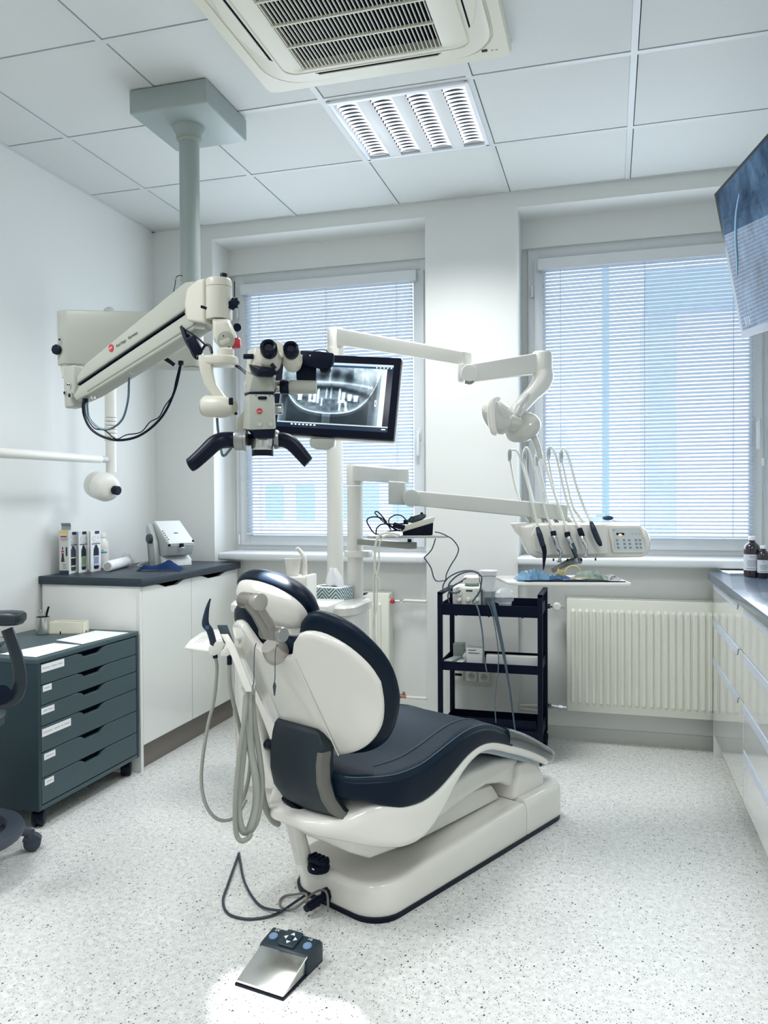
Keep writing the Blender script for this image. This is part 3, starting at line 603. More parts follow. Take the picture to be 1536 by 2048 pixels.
part('handle', B().tube([(-1.0749,2.1613,1.4407),(-1.0947,2.1452,1.4401),(-1.1067,2.1209,1.4358),(-1.119,2.1069,1.4263),(-1.1395,2.0902,1.4008),(-1.1654,2.0719,1.3713),(-1.1766,2.0686,1.3641)], [.024, .0245, .024, .022, .0205], 20), BLACK, MS)
part('handle', B().tube([(-0.9813,2.2504,1.4447),(-0.9636,2.2555,1.4446),(-0.946,2.2604,1.4383),(-0.9283,2.2652,1.4229),(-0.9077,2.2707,1.3983),(-0.8929,2.2745,1.3798),(-0.8885,2.2757,1.3752)], [.0225, .023, .022, .0195, .018], 20), BLACK, MS)
part('body_foot', B().loft([[V((-1.0889,2.2311,1.4998))+rt*x+Z_*z+fr*y for x, z in [(0.012, .035), (-.012, .005), (-.012, -.03), (.02, -.03)]] for y in (-.03, .03)], bev=.003), SCOPE2, MS)
part('red_badge', B().cyl((-0.9899,2.1442,1.5224), (-0.9886,2.1415,1.5221), .0082, n=24), RED, MS)
lettering('KAPS', (-0.9955,2.1389,1.5192), rt, Z_, .0052, PAPER, MS, off=.0)
part('display_window', B().prism(rrect(.0265, .0095, .004, 4), (-0.9814,2.1473,1.5606), rt, Z_, .002, ez=-fr), BLACK, MS)
for q in ((-0.9895,2.1427,1.4842), (-0.957,2.1519,1.484)): part('screw', B().lathe(V(q), -fr, [(.0072, -.002), (.007, .0015), (.0035, .0015), (.003, -.0)], 18), STEEL, MS)
for q in ((-1.0002,2.1431,1.5682), (-0.9621,2.154,1.568)): part('screw', B().cyl(V(q), V(q)-fr*.002, .0015, n=8), BLACK, MS)

# ---------------------------------------------------------------- left corner cabinet with slate worktop
CF = -2.089; CY0, CY1 = 3.205, 4.20
t = thing('corner_cabinet', (-2.34, 3.70, 0), 'glossy white two-door base cabinet in the far left corner', 'cabinet')
part('end_panel', B().box((XL+.012, CY0, 0), (CF-.002, CY0+.019, .864), .001), LAM, t)
part('front_stile', B().box((CF-.02, CY0-.0005, 0), (CF+.0005, CY0+.0195, .864), .0006, 1), LAME, t)
part('carcass', B().box((XL+.012, CY0+.02, .11), (CF-.022, CY1, .864)), LAME, t)
part('plinth', B().box((CF-.045, CY0+.02, 0), (CF-.03, CY1-.0, .118)), M('brown_grey_plinth', (112, 106, 100), .4), t)
def door_prof(y0, y1, z0, z1, notch):   # finger notch cut as a shallow curve from the top edge
    pts = [(y0, z0), (y1, z0), (y1, z1)]
    a, c = notch
    n = 10
    for i in range(n+1):
        q = i/n; s_ = (1-math.cos(2*math.pi*q))/2
        pts.append((c-(c-a)*q, z1-.020*min(1, 1.6*s_)))
    pts.append((y0, z1)); return pts
for y0, y1, nt_ in ((CY0+.022, 3.675, (3.34, 3.62)), (3.679, CY1-.01, (3.76, 4.08))):
    d = part('door', B().prism(door_prof(y0, y1, .122, .860, nt_), (CF-.020, 0, 0), Y_, Z_, .020, bev=.0012, seg=1, ez=X_), LAM, t)
    part('finger_pull', B().box((CF-.03, nt_[0]+.03, .832), (CF-.022, nt_[1]-.03, .863)), GAP, d)
part('worktop', B().box((XL+.002, CY0-.012, .864), (CF+.018, CY1+.012, .902), .003), WTOP, t)
part('side_filler', B().box((CF-.03, CY1-.008, 0), (CF-.002, CY1+.012, .86)), LAME, t)

# ---------------------------------------------------------------- rolling drawer chest
t = thing('drawer_chest', (-2.34, 2.86, 0), 'grey-blue six-drawer chest on castors beside the corner cabinet', 'drawer unit')
HX0, HX1, HY0, HY1, HZ0, HZ1 = -2.60, -2.089, 2.520, 3.190, .078, .660
part('top_board', B().box((HX0, HY0-.002, HZ1-.018), (HX1+.001, HY1+.002, HZ1), .0015), CHEST, t)
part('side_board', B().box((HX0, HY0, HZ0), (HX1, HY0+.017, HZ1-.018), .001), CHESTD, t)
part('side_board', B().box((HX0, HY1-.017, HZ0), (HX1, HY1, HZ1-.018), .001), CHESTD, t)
part('bottom_board', B().box((HX0, HY0+.017, HZ0), (HX1, HY1-.017, HZ0+.017), .001), CHEST, t)
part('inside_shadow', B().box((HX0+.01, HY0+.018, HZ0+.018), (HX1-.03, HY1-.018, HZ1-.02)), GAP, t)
zz = [HZ1-.021, .548, .448, .350, .2255, .0985+.006]   # filled below
tops = [HZ1-.021, (-2.089,2.5348,0.5568)[2], (-2.089,2.5335,0.4787)[2], (-2.089,2.5321,0.3987)[2], (-2.089,2.5303,0.2978)[2], (-2.089,2.5286,0.1988)[2], HZ0+.02]
WORDS = [(0, .36, .42, .68, .74, .97), (.12, .9), (.08, .46, .52, .94), (0, .33, .40, .62, .66, .74, .78, .98), (.1, .92), (.1, .92)]
TAGP = [((-2.088,2.543,0.622), (-2.088,2.6744,0.6287)), ((-2.088,2.55,0.5438), (-2.088,2.5995,0.546)), ((-2.088,2.5402,0.4579), (-2.088,2.6139,0.4603)), ((-2.088,2.5429,0.3746), (-2.088,2.711,0.3711)), ((-2.088,2.5524,0.2794), (-2.088,2.6166,0.2808)), ((-2.088,2.5549,0.1802), (-2.088,2.6061,0.1762))]
nc = (-2.089,2.8549,0.6353)[1]
for k in range(6):
    z1, z0 = tops[k]-.002, tops[k+1]+.0015
    ya, yb = HY0+.0195, HY1-.0195; w0, w1 = nc-.085, nc+.075
    pts = [(ya, z0), (yb, z0), (yb, z1), (w1+.012, z1), (w1-.012, z1-.006), (w1-.03, z1-.020), (w0+.03, z1-.020), (w0+.012, z1-.006), (w0-.012, z1), (ya, z1)]
    d = part('drawer', B().prism(pts, (HX1-.016, 0, 0), Y_, Z_, .016, bev=.001, seg=1, ez=X_), CHEST, t)
    part('drawer_slot', B().box((HX1-.03, w0-.005, z1-.024), (HX1-.017, w1+.01, z1)), GAP, d)
    p0, p1 = TAGP[k]; h = .030 if k in (0, 3) else .024
    part('paper_tag', B().box((HX1-.0002, p0[1], p0[2]-h/2-.002), (HX1+.0008, p1[1], p0[2]+h/2-.002)), PAPER, d)
    L_ = p1[1]-p0[1]-.012; w_ = WORDS[k]
    for q in range(0, len(w_), 2): part('print_line', B().box((HX1+.0008, p0[1]+.006+L_*w_[q], p0[2]-.0045), (HX1+.0010, p0[1]+.006+L_*w_[q+1], p0[2]+.0005)), M('grey_print', (196, 196, 200), .7), d)
def castor(x, y, parent, r=.034, mat=BLACK, ang=.5, hh=None):
    top = hh or .078
    c = part('castor', B().cyl((x, y, r*1.25), (x, y, top), .010).cbox((x, y, top-.003), (.05, .05, .006), None, .001), mat, parent)
    ax = V((math.cos(ang), math.sin(ang), 0)); cc = V((x, y, r))+V((-ax.y, ax.x, 0))*.012
    for s_ in (-1, 1): part('wheel', B().lathe(cc+ax*(s_*.006), ax*s_, [(r, 0), (r, .010), (r*.86, .016), (r*.5, .017)], 24), mat, c)
    part('wheel_hood', B().lathe(cc+ax*-.014+V((0, 0, .004)), ax, [(r*.92, 0), (r*.95, .002), (r*.95, .026), (r*.92, .028)], 20), mat, c)
castor(-2.13, 2.565, t); castor(-2.13, 3.145, t); castor(-2.55, 2.565, t); castor(-2.55, 3.145, t)

# things on the chest
ZT = .6605
c = V((-2.4651,3.0148,0.6605))
t = thing('pencil_cup', (c.x, c.y, ZT), 'brushed metal pencil cup on the drawer chest, holding scissors', 'cup')
b = B().lathe(c, Z_, [(.030, .002), (.030, .078), (.0285, .078), (.0285, .004)], 28); b.bm.faces.ensure_lookup_table(); part('cup', b, STEEL, t)
t = thing('scissors', (c.x-.006, c.y, ZT+.006), 'scissors with two wire loops standing in the pencil cup', 'scissors')
b = B()
for s_ in (-1, 1):
    cc = c+V((-.008+s_*.010, .0, .094)); b.tube([cc+V((.0095*math.cos(a), .0, .013*math.sin(a)+.004)) for a in [6.28318531*i/16 for i in range(17)]], .0016, 6, k=1)
part('handle_loop', b, STEEL, t); part('blade', B().box(c+V((-.012, -.002, .01)), c+V((-.004, .002, .09))), STEEL, t)
solo('dark_pen', B().tube([c+V((.012, .004, .01)), c+V((.02, .0, .085)), c+V((.034, -.002, .125))], [.003, .004, .005, .0045], 8), BLACK, 'dark pen leaning out of the metal pencil cup', 'pen')
a0, a1 = V((-2.4384,3.0215,0.6605)), V((-2.2877,3.0596,0.6605))
t = thing('cream_box', (a0+a1)/2, 'open cream plastic box behind the papers on the drawer chest', 'box')
dx = (a1-a0).normalized(); dy = V((-dx.y, dx.x, 0)); Lb = (a1-a0).length
CREAM = M('cream_plastic', (226, 224, 206), .45)
part('bottom', B().prism([(0, 0), (Lb, 0), (Lb, .07), (0, .07)], a0, dx, dy, .004, ez=Z_), CREAM, t)
for o_, e1, L_ in ((a0, dx, Lb), (a0+dy*.067, dx, Lb), (a0, dy, .07), (a0+dx*(Lb-.003), dy, .07)):
    e2 = V((-e1.y, e1.x, 0)); part('side', B().prism([(0, 0), (L_, 0), (L_, .003), (0, .003)], o_, e1, e2 if e1 is dx else -e2, .052, bev=.0006, seg=1, ez=Z_), CREAM, t)
part('notch', B().prism([(0, 0), (.005, 0), (.005, .012), (0, .012)], a0+dx*(Lb*.32)-dy*.0006, dx, Z_, .001, ez=-dy), GAP, t)
part('notch', B().prism([(0, 0), (.005, 0), (.005, .012), (0, .012)], a0+dx*Lb+dx*.0006+dy*.03, dy, Z_, .001, ez=dx), GAP, t)
b = B().poly([V(p)+Z_*.0006 for p in ((-2.2951,2.8877,0.6605), (-2.2838,3.1447,0.6605), (-2.1023,3.1341,0.6605), (-2.1224,2.8346,0.6605))]+[V(p)+Z_*.0022 for p in ((-2.2951,2.8877,0.6605), (-2.2838,3.1447,0.6605), (-2.1023,3.1341,0.6605), (-2.1224,2.8346,0.6605))], [(0, 1, 2, 3), (4, 5, 6, 7), (0, 1, 5, 4), (1, 2, 6, 5), (2, 3, 7, 6), (3, 0, 4, 7)])
solo('paper_sheet', b, PAPER, 'white paper sheet on the chest in front of the cream box', 'paper')
q = ((-2.3008,2.568,0.6605), (-2.2551,2.8245,0.6605), (-2.1179,2.8123,0.6605), (-2.121,2.5534,0.6605))
b = B().poly([V(p)+Z_*.0006 for p in q]+[V(p)+Z_*.0022 for p in q], [(0, 1, 2, 3), (4, 5, 6, 7), (0, 1, 5, 4), (1, 2, 6, 5), (2, 3, 7, 6), (3, 0, 4, 7)])
solo('paper_sheet', b, PAPER, 'white paper sheet at the near corner of the chest, behind the stool arm', 'paper')
c = V((-2.40, 2.60, ZT)); 
solo('steel_bowl', B().lathe(c, Z_, [(.03, .001), (.05, .008), (.072, .030), (.078, .044), (.074, .044), (.068, .030), (.046, .012), (.01, .006)], 32), STEEL, 'steel kidney bowl at the left end of the drawer chest', 'bowl')

# ---------------------------------------------------------------- right-hand run of drawer units
RX = .481; RZ = .902
ends = [4.115, 3.215, 2.315, 1.70]
dz = [.858, .678, .489, .317, .118]
HND = M('handle_alloy', (214, 222, 236), .35, .25)
for k in range(3):
    y1, y0 = ends[k], ends[k+1]+.003
    names = ['nearest the radiator', 'second from the radiator', 'third from the radiator']
    t = thing('drawer_cabinet', (RX+.3, (y0+y1)/2, 0), 'glossy white drawer cabinet under the right worktop, '+names[k], 'cabinet', 'white drawer cabinets on the right')
    part('carcass', B().box((RX+.021, y0, .118), (XR-.003, y1-(.0 if k else .002), .862)), LAME, t)
    levels = [.858, .678, .489, .118] if k == 0 else [.858, .678, .489, .317, .118]
    for j in range(len(levels)-1):
        z1, z0 = levels[j]-.004, levels[j+1]+.002
        d = part('drawer', B().box((RX, y0+.001, z0), (RX+.019, y1-.001, z1), .0012, 1), LAM, t)
        ya, yb = (y1-.01, y1-.80) if k == 0 else (y1-.012, max(y0+.05, y1-.80))
        ya, yb = max(ya, yb), min(ya, yb)
        prof = [(ya, 0), (yb, 0), (yb+.02, -.006), (yb+.045, -.034), (ya-.01, -.034), (ya, -.024)]
        b = B().prism([(p[0], z1+p[1]+.003) for p in prof], (RX-.0035, 0, 0), Y_, Z_, .003, bev=.0008, seg=1, ez=X_)
        b.box((RX-.003, yb, z1+.001), (RX+.012, ya, z1+.0035)); part('handle', b, HND, d)
    part('plinth', B().box((RX+.045, y0, 0), (RX+.06, y1-.02, .116)), M('white_plinth', (214, 212, 202), .4), t)
part_end = B().box((RX+.001, 4.116, 0), (XR-.003, 4.134, .862), .001)
solo('cabinet_end_panel', part_end, LAM, 'white end panel closing the right-hand cabinets beside the radiator', 'panel')
t = solo('worktop', B().box((RX-.022, 1.70, .864), (XR-.001, 4.150, RZ), .002), M('slate_worktop', (96, 112, 130), .22, noise=.18, nscale=14, coat=.25), 'long slate-grey laminate worktop on the right-hand cabinets', 'worktop')

# bottles and notebook on the right worktop
AMB = M('amber_bottle', (38, 30, 40), .12, coat=.6); LBL = M('bottle_label', (214, 218, 224), .5); CAPW = M('white_cap', (232, 236, 240), .35)
PR = M('label_print', (90, 96, 104), .7)
def bottle(px, r, h, label, loc, cap=True):
    c = V(loc); t = thing('amber_bottle', c, label, 'bottle', 'brown glass bottles on the right worktop')
    part('glass', B().lathe(c, Z_, [(r*.9, .001), (r, .005), (r, h*.66), (r*.9, h*.76), (r*.55, h*.83), (r*.36, h*.86), (r*.36, h*.91)], 32), AMB, t)
    part('cap', B().lathe(c+Z_*(h*.9), Z_, [(r*.44, 0), (r*.44, h*.09), (r*.40, h*.1)], 24), CAPW, t)
    n = 20; 
    ring = lambda z: [c+V((r*1.012*math.cos(a), r*1.012*math.sin(a), z)) for a in [math.radians(-178+i*172/n) for i in range(n+1)]]
    l_ = part('paper_label', B().surf([ring(h*.17), ring(h*.56)]), LBL, t)
    for z_, w in ((.50, .3), (.40, .7), (.36, .8), (.32, .75), (.28, .6), (.21, .85)):
        d = -(V((c.x, c.y, 0))).normalized(); s_ = V((-d.y, d.x, 0))
        a0_ = math.atan2(d.y, d.x)
        b = B().surf([[c+V((r*1.022*math.cos(a0_+a), r*1.022*math.sin(a0_+a), h*z_+dz_)) for a in [-.8*w+1.6*w*i/8 for i in range(9)]] for dz_ in (0, .0016)]); part('print_line', b, PR, l_)
    return t
bottle(0, .035, .185, 'tallest white-capped brown bottle on the right worktop', (0.6158,3.8894,0.9025))
t = bottle(0, .026, .145, 'brown spray bottle at the right edge of the worktop, right of the tallest one', (0.657,3.8522,0.9025))
t2 = bottle(0, .022, .13, 'small brown dropper bottle half hidden behind the tallest bottle', (0.6937,4.1061,0.9025))
b = B().loft([[V(p)+Z_*z for p in ((0.5184,4.2591,0.9025), (0.6705,4.2931,0.9025), (0.6269,4.0139,0.9025), (0.5381,3.9936,0.9025), (0.5205,4.0933,0.9025))] for z in (.0006, .006)])
t = solo('notepad', b, PAPER, 'white spiral notepad lying beside the brown bottles', 'notebook')
b = B()
p0, p1 = V((0.5226,4.2745,0.9025)), V((0.6728,4.3081,0.9025))
for i in range(18): 
    c = p0+(p1-p0)*i/17; b.tube([c+V((0, -.004, .006)), c+V((0, 0, .011)), c+V((0, .004, .006))], .001, 5, 2)
part('spiral_wire', b, STEEL, t)

# ---------------------------------------------------------------- radiators
RIBM = RADM
def radiator(x0, x1, z0, z1, yf, label, valve_side, mat=RADM):
    t = thing('radiator', ((x0+x1)/2, yf+.05, z0), label, 'radiator', 'white panel radiators under the windows')
    part('back_panel', B().box((x0+.002, yf+.07, z0), (x1-.002, yf+.085, z1), .003), mat, t)
    f = part('front_panel', B().box((x0, yf, z0), (x1, yf+.014, z1), .004), mat, t)
    part('side_cover', B().box((x0-.002, yf+.006, z0+.008), (x0+.002, yf+.082, z1-.004)), mat, t)
    part('side_cover', B().box((x1-.002, yf+.006, z0+.008), (x1+.002, yf+.082, z1-.004)), mat, t)
    part('top_grille', B().box((x0, yf+.012, z1-.014), (x1, yf+.074, z1+.002), .002), mat, t)
    n = int((x1-x0-.03)/.0345)
    rib = None
    for i in range(n):
        xx = x0+.030+i*.0345
        if rib is None:
            h = z1-z0; b = B()
            b.loft([[V((-w, y, z)), V((w, y, z)), V((w*.55, y-d, z)), V((-w*.55, y-d, z))] for (z, w, d, y) in ((.036, .010, .0, 0), (.05, .0118, .0095, 0), (h-.062, .0118, .0095, 0), (h-.046, .010, 0, 0))])
            rib = part('rib', b, mat, None, 20); rib.parent = f; rib.location = V((xx, yf+.0005, z0))-wloc(f)
        else: dup(rib, V((xx, yf+.0005, z0))-wloc(f), f)
    slot = None
    for i in range(int((x1-x0)/.0125)):
        xx = x0+.008+i*.0125
        if slot is None:
            slot = part('grille_slot', B().box((-.0042, 0, 0), (.0042, .010, .0006)), GAP, None); slot.parent = f; slot.location = V((xx, yf+.016, z1+.0022))-wloc(f)
        else: dup(slot, V((xx, yf+.016, z1+.0022))-wloc(f), f)
    return t
r2 = radiator(-.212, .72, .172, .747, 4.150, 'white panel radiator under the right-hand window', -1)
part('valve_body', B().cyl((-0.3172,4.18,0.7035), (-0.2285,4.18,0.7038), .010).cyl((-0.3172,4.18,0.7035), (-0.2969,4.18,0.7042), .014, n=6).cyl((-0.2462,4.18,0.7032), (-0.2285,4.18,0.7038), .013, n=6), CHROME, r2)
part('valve_head', B().lathe(V((-0.2639,4.18,0.7026))+Y_*.02, -Y_, [(.012, -.01), (.021, .0), (.0225, .02), (.021, .04), (.016, .044)], 14), WPL, r2)
part('lower_fitting', B().cyl((-0.3189,4.19,0.1824), (-0.2172,4.19,0.1788), .009).cyl((-0.3138,4.19,0.1827), (-0.2883,4.19,0.1818), .014, n=6).cyl((-0.2552,4.19,0.1788), (-0.2349,4.19,0.1776), .014, n=6), CHROME, r2)
part('pipe', B().cyl((-0.457,4.2,0.1707), (-0.312,4.2,0.1803), .009).cyl((-0.4592,4.22,0.1495), (-0.3135,4.22,0.1409), .007), RADM, r2)
r1 = radiator(-2.00, (-1.1593,4.137,0.7148)[0], .172, .747, 4.150, 'white panel radiator under the left window, behind the dental unit', 1)
part('valve_body', B().cyl((-1.1685,4.17,0.7077), (-1.0781,4.17,0.7077), .009).cyl((-1.1685,4.17,0.7077), (-1.1543,4.17,0.7081), .013, n=6).cyl((-1.1006,4.17,0.707), (-1.081,4.17,0.7076), .013, n=6), CHROME, r1)
part('red_cap', B().lathe(V((-1.1402,4.17,0.7058))+Y_*.012, -Y_, [(.010, 0), (.0135, .004), (.0135, .024), (.008, .030)], 18), RED, r1)
part('pipe', B().cyl((-1.0915,4.2,0.7063), (-0.9596,4.2,0.7048), .0085), RADM, r1)
part('lower_fitting', B().cyl((-1.1369,4.19,0.1803), (-1.0746,4.19,0.1815), .010).cyl((-1.1227,4.19,0.1812), (-1.1057,4.19,0.1823), .014, n=6).cyl((-1.0857,4.19,0.2056), (-1.0915,4.19,0.1804), .008), M('copper_fitting', (168, 130, 106), .3, .8), r1)
part('pipe', B().cyl((-1.0885,4.2,0.1755), (-0.9619,4.2,0.1753), .0085), RADM, r1)

# wall sockets on the pier
t = thing('socket_trunking', (-.80, YB-.01, .31), 'row of white wall sockets low on the pier behind the trolley', 'socket')
p0, p1 = V((-0.8175,4.2,0.3525)), V((-0.6045,4.2,0.2597))
part('back_plate', B().box((p0.x, YB-.012, p1.z), (p1.x, YB, p0.z), .003), M('socket_grey', (206, 206, 200), .4), t)
for x in (918, 943, 968):
    pass
for k, c in enumerate((V((-0.7849,4.2,0.3137)), V((-0.7143,4.2,0.3123)), V((-0.6471,4.2,0.3107)))):
    s_ = part('socket', B().box((c.x-.027, YB-.018, c.z-.027), (c.x+.027, YB-.011, c.z+.027), .002), WPL, t)
    if k == 0: part('dark_window', B().box((c.x-.019, YB-.019, c.z-.004), (c.x+.019, YB-.0175, c.z+.009)), BLACK, s_)
    else:
        part('socket_well', B().cyl((c.x, YB-.0185, c.z), (c.x, YB-.0178, c.z), .019, n=28), M('socket_well', (190, 190, 184), .5), s_)
        b = B()
        for ox, oz in ((-.0095, 0), (.0095, 0), (0, .010), (0, 0)): b.cyl((c.x+ox, YB-.0192, c.z+oz), (c.x+ox, YB-.0184, c.z+oz), .0024, n=10)
        part('pin_hole', b, BLACK, s_)

# ---------------------------------------------------------------- black trolley
t = thing('trolley', (-.56, 3.96, 0), 'narrow black three-tier trolley in front of the pier between the windows', 'trolley')
TX0, TX1, TY0, TY1 = -.800, -.318, 3.80, 4.105; w = .0115
for x in (TX0, TX1):
    for y in (TY0, TY1):
        part('post', B().box((x-w, y-w, .075), (x+w, y+w, .806), .0015), BLACKM, t)
    part('handle', B().box((x-w, TY0-w, .794), (x+w, TY1+w, .808), .002), BLACKM, t)
for z, h in ((.700, .050), (.430, .038), (.105, .050)):
    b = B().box((TX0, TY0, z), (TX1, TY1, z+.004)).box((TX0, TY0-.006, z-.004), (TX1, TY0-.002, z+h)).box((TX0, TY1+.002, z-.004), (TX1, TY1+.006, z+h+.0)).box((TX0-.002, TY0, z-.004), (TX0+.002, TY1, z+h)).box((TX1-.002, TY0, z-.004), (TX1+.002, TY1, z+h))
    part('tray', b, BLACKM, t)
for x in (-.72, -.56, -.40): part('screw', B().cyl((x, TY0-.004, .692), (x, TY0-.004, .697), .004, n=8), BLACK, t)
for x in (TX0, TX1):
    for y in (TY0, TY1):
        c = part('castor', B().cyl((x, y, .05), (x, y, .08), .008).box((x-.014, y-.018, .028), (x+.014, y+.014, .062), .004), BLACK, t)
        part('wheel', B().cyl((x-.011, y, .026), (x+.011, y, .026), .026, n=24, bev=.003), BLACK, c)
part('cardboard_liner', B().box((TX0+.02, TY0+.01, .112), (TX1-.02, TY0+.012, .20)), BLACKM, t)
# device on the trolley
Zt = .7045
t = thing('powder_device', (-.70, 3.93, Zt), 'small white device with gauges and knobs on the trolley top', 'dental device')
px0, px1 = (-0.7441,3.83,0.7898)[0], (-0.6035,3.83,0.7938)[0]; ztp = (-0.6838,3.84,0.8296)[2]
part('case', B().box((px0, 3.825, Zt+.004), (px1, 3.98, ztp), .008, 3), WPL, t)
part('bowl', B().lathe((px0+.085, 3.90, ztp), Z_, [(.036, 0), (.036, .022)], 28), M('clear_chamber', (150, 180, 176), .1, trans=.5), t)
part('bowl_cap', B().lathe((px0+.085, 3.90, ztp+.016), Z_, [(.040, 0), (.042, .003), (.042, .028), (.034, .036)], 28), WPL, t)
for q in ((-0.7078,3.822,0.7991), (-0.6193,3.822,0.804)):
    g = part('gauge', B().cyl(q, V(q)-Y_*.004, .0125, n=24, bev=.001), STEEL, t); part('gauge_face', B().cyl(V(q)-Y_*.004, V(q)-Y_*.0045, .0105, n=24), PAPER, g)
    part('needle', B().box(V(q)+V((-.001, -.0052, -.002)), V(q)+V((.001, -.0046, .008))), BLACK, g)
for q in ((-0.7079,3.822,0.7697), (-0.6635,3.822,0.771), (-0.6194,3.822,0.7723)): part('knob', B().lathe(q, -Y_, [(.011, 0), (.011, .006), (.007, .008), (.007, .014)], 16), WPL, t)
part('print_line', B().box(V((-0.6757,3.822,0.8098))+V((0, -.0012, 0)), V((-0.6437,3.822,0.8155))+V((0, -.0002, .002))), TXT, t)
part('hose', B().tube([(-0.6873,3.86,0.8249),(-0.721,3.8,0.8037),(-0.7536,3.79,0.8186),(-0.7485,3.79,0.8553),(-0.6991,3.79,0.8977),(-0.638,3.79,0.911),(-0.5969,3.79,0.8902),(-0.597,3.79,0.8468),(-0.6068,3.79,0.8104),(-0.641,3.79,0.7636)], .0042, 8).tube([(-0.6997,3.86,0.8542),(-0.7357,3.8,0.8375),(-0.7606,3.8,0.7929),(-0.7533,3.8,0.754)], .004, 8).tube([(-0.6822,3.86,0.8719),(-0.7277,3.81,0.8415),(-0.7754,3.8,0.812),(-0.7853,3.8,0.8362),(-0.7603,3.8,0.876),(-0.7058,3.8,0.9064),(-0.647,3.8,0.9148),(-0.6081,3.8,0.9035)], .0035, 8), M('teal_hose', (66, 80, 92), .35), t)
part('clear_hose', B().tube([(-0.6377,3.785,0.7619),(-0.6127,3.78,0.7392),(-0.5913,3.78,0.6316),(-0.5821,3.78,0.5117),(-0.5679,3.78,0.4282)], [.005, .0045, .003], 8), M('blue_clear_tube', (96, 112, 122), .15), t)
t = solo('suction_tube', B().tube([(-0.5467,3.79,0.7688),(-0.5287,3.78,0.718),(-0.4944,3.77,0.5656),(-0.4605,3.76,0.379),(-0.4328,3.76,0.1669)], [.012, .010, .008, .005, .004], 8), M('blue_clear_tube2', (74, 90, 102), .15), 'bluish clear suction tube hanging down the front of the trolley', 'tube')
t = solo('thin_tube', B().tube([(-0.5659,3.79,0.7658),(-0.5437,3.785,0.7168),(-0.5195,3.78,0.5867),(-0.5127,3.78,0.4672),(-0.5299,3.78,0.2982),(-0.5254,3.78,0.1904)], .0026, 8), M('blue_clear_tube', (74, 90, 102), .15), 'thin pale blue tube hanging down the front of the trolley', 'tube')
cup = thing('cup_stack', (-.565, 3.86, .80), 'stack of white cups in a dispenser on the trolley beside the device', 'cups')
c = V((-0.5714,3.86,0.796)); rt_ = lambda y: (-0.571,3.86,0.9135)
zA = (-0.571,3.86,0.9111)[2]; zB = (-0.5713,3.86,0.8107)[2]
part('cup', B().lathe((c.x, c.y, zB), Z_, [(.030, 0), (.043, zA-zB-.004), (.0445, zA-zB), (.041, zA-zB)], 30), PAPER, cup)
part('dispenser', B().loft([[V((c.x+a, c.y+d, z)) for a, d in ((-.034, -.03), (.03, -.03), (.03, .03), (-.034, .03))] for z in (Zt+.003, zB-.001)]), M('clear_acrylic', (170, 184, 190), .08, trans=.75), cup)
part('holder', B().box((c.x-.042, c.y-.028, Zt+.003), (c.x-.030, c.y+.028, zB+.003)), BLACK, cup)
part('wire', B().tube([(c.x-.038, c.y-.046, zA-.02), (c.x-.036, c.y-.05, zA-.024), (c.x+.03, c.y-.05, zA-.022), (c.x+.046, c.y-.03, zA-.03), (c.x+.05, c.y, zA-.045)], .0014, 6).tube([(c.x-.038, c.y-.047, zA-.022), (c.x-.033, c.y-.043, zB+.03), (c.x-.028, c.y-.035, zB-.02)], .0014, 6), BLACK, cup)
# clear cups in a bag
t = thing('clear_cups', (-.49, 3.9, Zt), 'stack of clear plastic cups in a bag on the trolley tray', 'cups')
c = V((-0.4937,3.88,0.7543)); part('cup', B().lathe((c.x, c.y, Zt+.003), Z_, [(.024, 0), (.034, .045), (.031, .045), (.022, .003)], 24), CLR, t)
rnd = random.Random(3); rings = []
for k, (z, r) in enumerate(((.045, .036), (.06, .050), (.08, .056), (.10, .05), (.118, .03))):
    rings.append([V((c.x-.01+(r+rnd.uniform(-.010, .010))*math.cos(6.283*i/14), c.y+(r+rnd.uniform(-.01, .01))*.7*math.sin(6.283*i/14), Zt+z+rnd.uniform(-.004, .004))) for i in range(14)])
part('plastic_bag', B().loft(rings), CLR, t, 10)
# boxes on the middle shelf
def cartons(name, lo, hi, mat, label, cat='carton', R=None, g='cartons on the middle trolley shelf'):
    return solo(name, B().box(lo, hi, .0008, 1, R), mat, label, cat, g)
Zm = .4345
xa = lambda p: p[0]
CART = M('white_carton', (224, 226, 224), .6)
b = cartons('carton', ((-0.6767,3.85,0.5184)[0], 3.83, Zm), ((-0.5977,3.85,0.5221)[0], 3.90, (-0.6337,3.83,0.5315)[2]), CART, 'tallest white carton on the middle trolley shelf')
o_ = V(((-0.6707,3.83,0.5224)[0]+.004, 3.829, (-0.6337,3.83,0.5315)[2]-.010))
for k, w in enumerate((.038, .055)): part('print_line', B().box(o_+V((0, -.0006, -k*.014)), o_+V((w, .0006, .003-k*.014))), TXT, b)
b = cartons('carton', ((-0.5791,3.84,0.5004)[0], 3.825, Zm), ((-0.3271,3.84,0.5128)[0], 3.865, (-0.5121,3.83,0.5032)[2]), CART, 'long white carton lying on the right of the middle trolley shelf')
zl = b.location.z; 
for x_, w in ((-.02, .03), (.01, .012), (.032, .02), (.06, .012)): part('print_line', B().box((b.location.x+x_+.03, 3.8238, Zm+.010), (b.location.x+x_+.03+w, 3.8252, Zm+.014)), TXT, b)
part('code_mark', B().box((b.location.x+.085, 3.8238, Zm+.006), (b.location.x+.093, 3.8252, Zm+.016)), BLACK, b)
cartons('carton', (-.775, 3.83, Zm), (-.735, 3.95, Zm+.032), M('carton_greenish', (196, 206, 200), .6), 'small flat grey-white carton at the left of the middle trolley shelf', R=rotz(-.25))
cartons('carton', (-.722, 3.83, Zm), (-.690, 3.90, Zm+.028), M('carton_pale', (220, 218, 210), .6), 'small pale carton between the flat grey carton and the tallest one', R=rotz(-.15))
